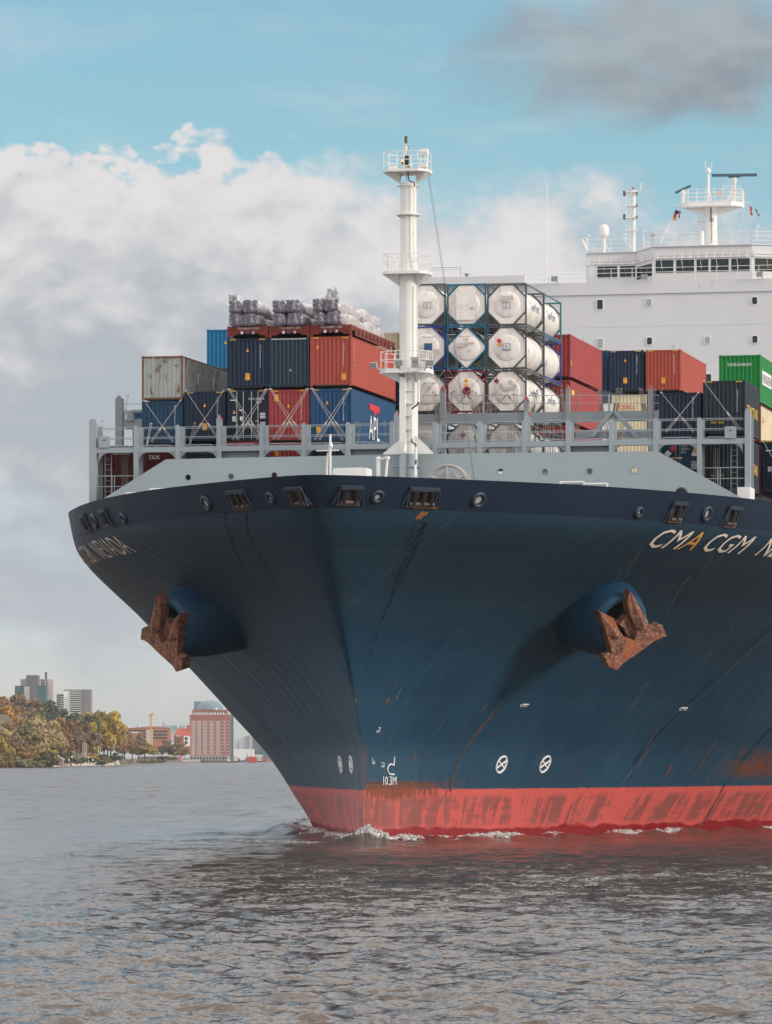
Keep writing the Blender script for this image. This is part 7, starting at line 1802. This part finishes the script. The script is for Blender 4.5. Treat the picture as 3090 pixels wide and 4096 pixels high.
# concrete shelter and notices on the beach
b = Bld('beach_shelter', q3(810), r3(1205), 2150, 'small grey concrete shelter at the end of the beach', 'shelter'); m = MB(); m.prism([(b.x(q3(765)), 0, -.5), (b.x(q3(835)), 0, -.5), (b.x(q3(838)), 0, b.z(r3(1130))), (b.x(q3(790)), 0, b.z(r3(1085))), (b.x(q3(765)), 0, b.z(r3(1078)))], (0, 7, 0)); m.build('wall', wall_mat('weathered concrete', (.26, .22, .21)), b.e); m = MB(); m.prism([(b.x(q3(765)), -.1, b.z(r3(1076))), (b.x(q3(852)), -.1, b.z(r3(1128))), (b.x(q3(848)), -.1, b.z(r3(1140))), (b.x(q3(765)), -.1, b.z(r3(1084)))], (0, 7.3, 0)); m.build('roof', CONC, b.e)
for x, y, lab in ((843, 1145, 'white notice board beside the shelter'), (920, 1132, 'white notice board on the beach left of two walkers'), (1243, 1130, 'white notice board at the right end of the beach'), (1181, 1098, 'small white notice above the yellow bush'), (962, 1088, 'small white notice above the left bushes')):
    e, H = pole(q3(x), r3(y - 10), r3(y + 60), 2300, .05, WOOD, lab, 'notice_board', 'sign', 'notice boards on the beach'); m = MB(); m.box(-.38, .38, -.2, -.1, H - 1.1, H); m.build('board', POLE, e)
# walkers: one continuous skinned figure, copied
def figure():
    V = [(0, 0, .92), (0, 0, 1.2), (0, 0, 1.42), (0, 0, 1.52), (0, -.02, 1.66), (.09, 0, .88), (.11, -.06, .48), (.12, .03, .06), (-.09, 0, .88), (-.11, .08, .48), (-.12, .14, .06), (.19, 0, 1.38), (.25, .05, 1.12), (.24, -.05, .88), (-.19, 0, 1.38), (-.25, -.04, 1.12), (-.24, -.12, .9), (.12, -.12, .03), (-.12, -.02, .03)]
    E = [(0, 1), (1, 2), (2, 3), (3, 4), (0, 5), (5, 6), (6, 7), (0, 8), (8, 9), (9, 10), (2, 11), (11, 12), (12, 13), (2, 14), (14, 15), (15, 16), (7, 17), (10, 18)]
    R = [.15, .15, .16, .06, .11, .10, .07, .05, .10, .07, .05, .065, .05, .04, .065, .05, .04, .04, .04]
    me = bpy.data.meshes.new('person'); me.from_pydata(V, E, []); o = bpy.data.objects.new('person', me); COL.objects.link(o)
    sk = o.modifiers.new('skin', 'SKIN'); o.modifiers.new('sub', 'SUBSURF').levels = 1
    for q, r in zip(me.skin_vertices[0].data, R): q.radius = (r, r)
    me.skin_vertices[0].data[0].use_root = True
    bpy.context.view_layer.update(); me2 = bpy.data.meshes.new_from_object(o.evaluated_get(bpy.context.evaluated_depsgraph_get())); bpy.data.objects.remove(o); return me2
FIG = figure(); CLO = {k: plain(k + ' clothing', c, .8) for k, c in (('dark', (.03, .03, .045)), ('blue', (.05, .10, .20)), ('red', (.35, .05, .05)), ('pale', (.55, .52, .5)), ('brown', (.12, .07, .05)))}
def person(u, v, Y, c, label):
    me = FIG.copy(); me.materials.clear(); me.materials.append(CLO[c]); o = bpy.data.objects.new('person', me); COL.objects.link(o); p = far(u, v, Y); o.location = p; o.scale = (1.15, 1.15, 1.05); o.rotation_euler = (0, 0, (u * 7.3) % 6.28); tag(o, label, 'person', 'people on the beach and promenade')
for x, y, c, lab in ((945, 1208, 'blue', 'person in blue walking alone on the beach'), (1018, 1208, 'brown', 'left one of two people in brown on the beach'), (1032, 1208, 'brown', 'right one of two people in brown on the beach'), (853, 1208, 'red', 'person in red beside the concrete shelter'), (812, 1210, 'pale', 'person in pale clothes left of the shelter front'), (1278, 1206, 'pale', 'person in pale clothes at the right end of the beach')): person(q3(x), r3(y), 2300, c, lab)
_rg = random.Random(3); cl_ = list(CLO)
for k in range(22):
    x = 62 + k * 8.6; c = cl_[_rg.randrange(5)]; person(p4(x), o4(_rg.uniform(712, 730)), 2950, c, f'person in {c} clothes in the promenade crowd')
# white terminal roof, grey and teal halls, boats
b = Bld('terminal_roof', p4(1230), o4(665), 4700, 'low white curved terminal roof right of the warehouse', 'building'); m = MB(); m.prism([(b.x(p4(1120)), 0, b.z(o4(640))), (b.x(p4(1140)), 0, b.z(o4(640))), (b.x(p4(1200)), 0, b.z(o4(668))), (b.x(p4(1345)), 0, b.z(o4(668))), (b.x(p4(1345)), 0, b.z(o4(590))), (b.x(p4(1120)), 0, b.z(o4(585)))], (0, 30, 0)); m.build('roof', WH, b.e)
b = Bld('grey_hall', p4(1265), o4(600), 5200, 'large grey hall with curved roof behind the terminal'); m = MB(); m.prism([(b.x(p4(1205)), 0, b.z(o4(620))), (b.x(p4(1330)), 0, b.z(o4(620))), (b.x(p4(1330)), 0, b.z(o4(452))), (b.x(p4(1270)), 0, b.z(o4(466))), (b.x(p4(1215)), 0, b.z(o4(490))), (b.x(p4(1205)), 0, b.z(o4(510)))], (0, 40, 0)); m.build('wall', GREYB, b.e); b.block('tower', p4(1310), p4(1330), o4(415), o4(600), GREYB, 12, -3); b.block('white_silo', p4(1168), p4(1200), o4(495), o4(600), WH, 12, 4)
b = Bld('teal_hall', p4(1430), o4(640), 5000, 'dark teal harbour hall beneath the ship flare'); b.block('wall', p4(1335), p4(1440), o4(470), o4(640), TEALB, 40); b.block('wing', p4(1440), p4(1520), o4(590), o4(700), TEALB, 30, -4)
def boat(name, u0, u1, v, Y, hullm, label, deck=(), cat='boat'):
    b = Bld(name, (u0 + u1) / 2, v, Y, label, cat, 'moored boats at the far quay'); x0, x1 = b.x(u0), b.x(u1); Lw = x1 - x0; H = Lw * .22
    m = MB(); n = 10; rows = []
    for j, (zf, kf) in enumerate(((-.2, .72), (.5, .9), (1.0, 1.0))):
        for i in range(n + 1):
            f = i / n; w = Lw * .16 * math.sin(math.pi * (f * .86 + .10)) ** .6 * kf; x = x0 + Lw * (.5 + (f - .5) * (.9 + .1 * zf)); z = H * zf + H * .35 * max(0, zf) * (2 * f - 1) ** 2
            m.v += [(x, -w, z), (x, w, z)]
    k = 2 * (n + 1)
    for j in range(2):
        for i in range(n):
            a = j * k + 2 * i; m.f += [(a, a + 2, a + 2 + k, a + k), (a + 1, a + 1 + k, a + 3 + k, a + 3)]
        m.f += [(j * k, j * k + k, j * k + k + 1, j * k + 1), (j * k + 2 * n, j * k + 2 * n + 1, j * k + k + 2 * n + 1, j * k + k + 2 * n)]
    for i in range(n): a = 2 * k + 2 * i; m.f.append((a, a + 1, a + 3, a + 2))
    m.build('hull', hullm, b.e, 40)
    for nm, f0, f1, h0, h1, mt_ in deck:
        q = MB(); q.box(x0 + Lw * f0, x0 + Lw * f1, -Lw * .08, Lw * .08, H * h0, H * h1); q.build(nm, mt_, b.e)
    return b
b = boat('lightship', p4(1290), p4(1376), o4(716), 4150, SHIPRED, 'red lightship with tall yellow mast below the flare', (('bridge', .2, .75, 1.0, 1.5, WH), ('wheelhouse', .3, .6, 1.5, 2.1, WH)), 'lightship')
m = MB(); m.prism([(b.x(p4(1292)), -2.2, 0), (b.x(p4(1374)), -2.2, 0), (b.x(p4(1376)), -2.6, b.z(o4(660))), (b.x(p4(1290)), -2.6, b.z(o4(660)))], (0, 5, 0)); m.build('topside', SHIPRED, b.e)
m = MB(); m.bar((b.x(p4(1328)), 1, b.z(o4(650))), (b.x(p4(1328)), 1, b.z(o4(440))), .3, 6, .2); m.bar((b.x(p4(1300)), 1, b.z(o4(490))), (b.x(p4(1360)), 1, b.z(o4(490))), .12, 4); m.build('mast', YL, b.e)
for k, dx in enumerate((1300, 1365)): pass
boat('motor_boat', p4(1205), p4(1275), o4(712), 4300, WOOD, 'white cabined boat left of the red lightship', (('cabin', .2, .8, 1.0, 2.6, WH), ('upper_cabin', .35, .65, 2.6, 3.6, WH)))
boat('motor_boat', p4(1140), p4(1205), o4(714), 4300, WOOD, 'low dark boat with white cabin right of the mooring pile', (('cabin', .3, .75, 1.0, 2.1, WH),))
boat('motor_boat', p4(1076), p4(1142), o4(718), 4250, WOOD, 'dark hulled boat just left of the low boat', (('cabin', .25, .7, 1.0, 1.9, WH),))
boat('motor_boat', p4(1378), p4(1430), o4(712), 4300, WOOD, 'boat with white rail right of the red lightship', (('cabin', .2, .8, 1.0, 2.0, WH),))
boat('red_tug', p4(1438), p4(1476), o4(710), 4200, SHIPRED, 'small red vessel with white stripe at the ship side', (('deckhouse', .15, .8, 1.0, 5.5, SHIPRED), ('white_stripe', .1, .85, 2.4, 3.2, WH)))
b = Bld('pontoon', p4(960), o4(716), 4300, 'low floating pontoon with dark railings before the warehouse', 'pontoon'); b.block('deck', p4(850), p4(1070), o4(705), o4(717), WOOD, 10); b.block('gangway', p4(835), p4(1130), o4(686), o4(690), GREYB, 2, 2)
for k in range(9): b.block('pile', p4(856 + k * 24), p4(861 + k * 24), o4(684), o4(718), WOOD, 2, -.4 - .01 * k)

# ---------------------------------------------------------------- the air over the river
def build_haze():
    m = bpy.data.materials.new('river haze'); m.use_nodes = True; t = NT(m.node_tree); t.n.clear()
    v = t.new('ShaderNodeVolumePrincipled'); v.inputs['Color'].default_value = (.86, .90, .94, 1); v.inputs['Density'].default_value = HAZE; v.inputs['Anisotropy'].default_value = 0.0
    o = t.new('ShaderNodeOutputMaterial'); t.l.new(v.outputs[0], o.inputs['Volume'])
    b = MB(); b.box(-11000, 11000, -300, 12000, -4, 130); h = b.build('haze', m); tag(h, kind='stuff')
HAZE = 3.6e-5
build_haze()
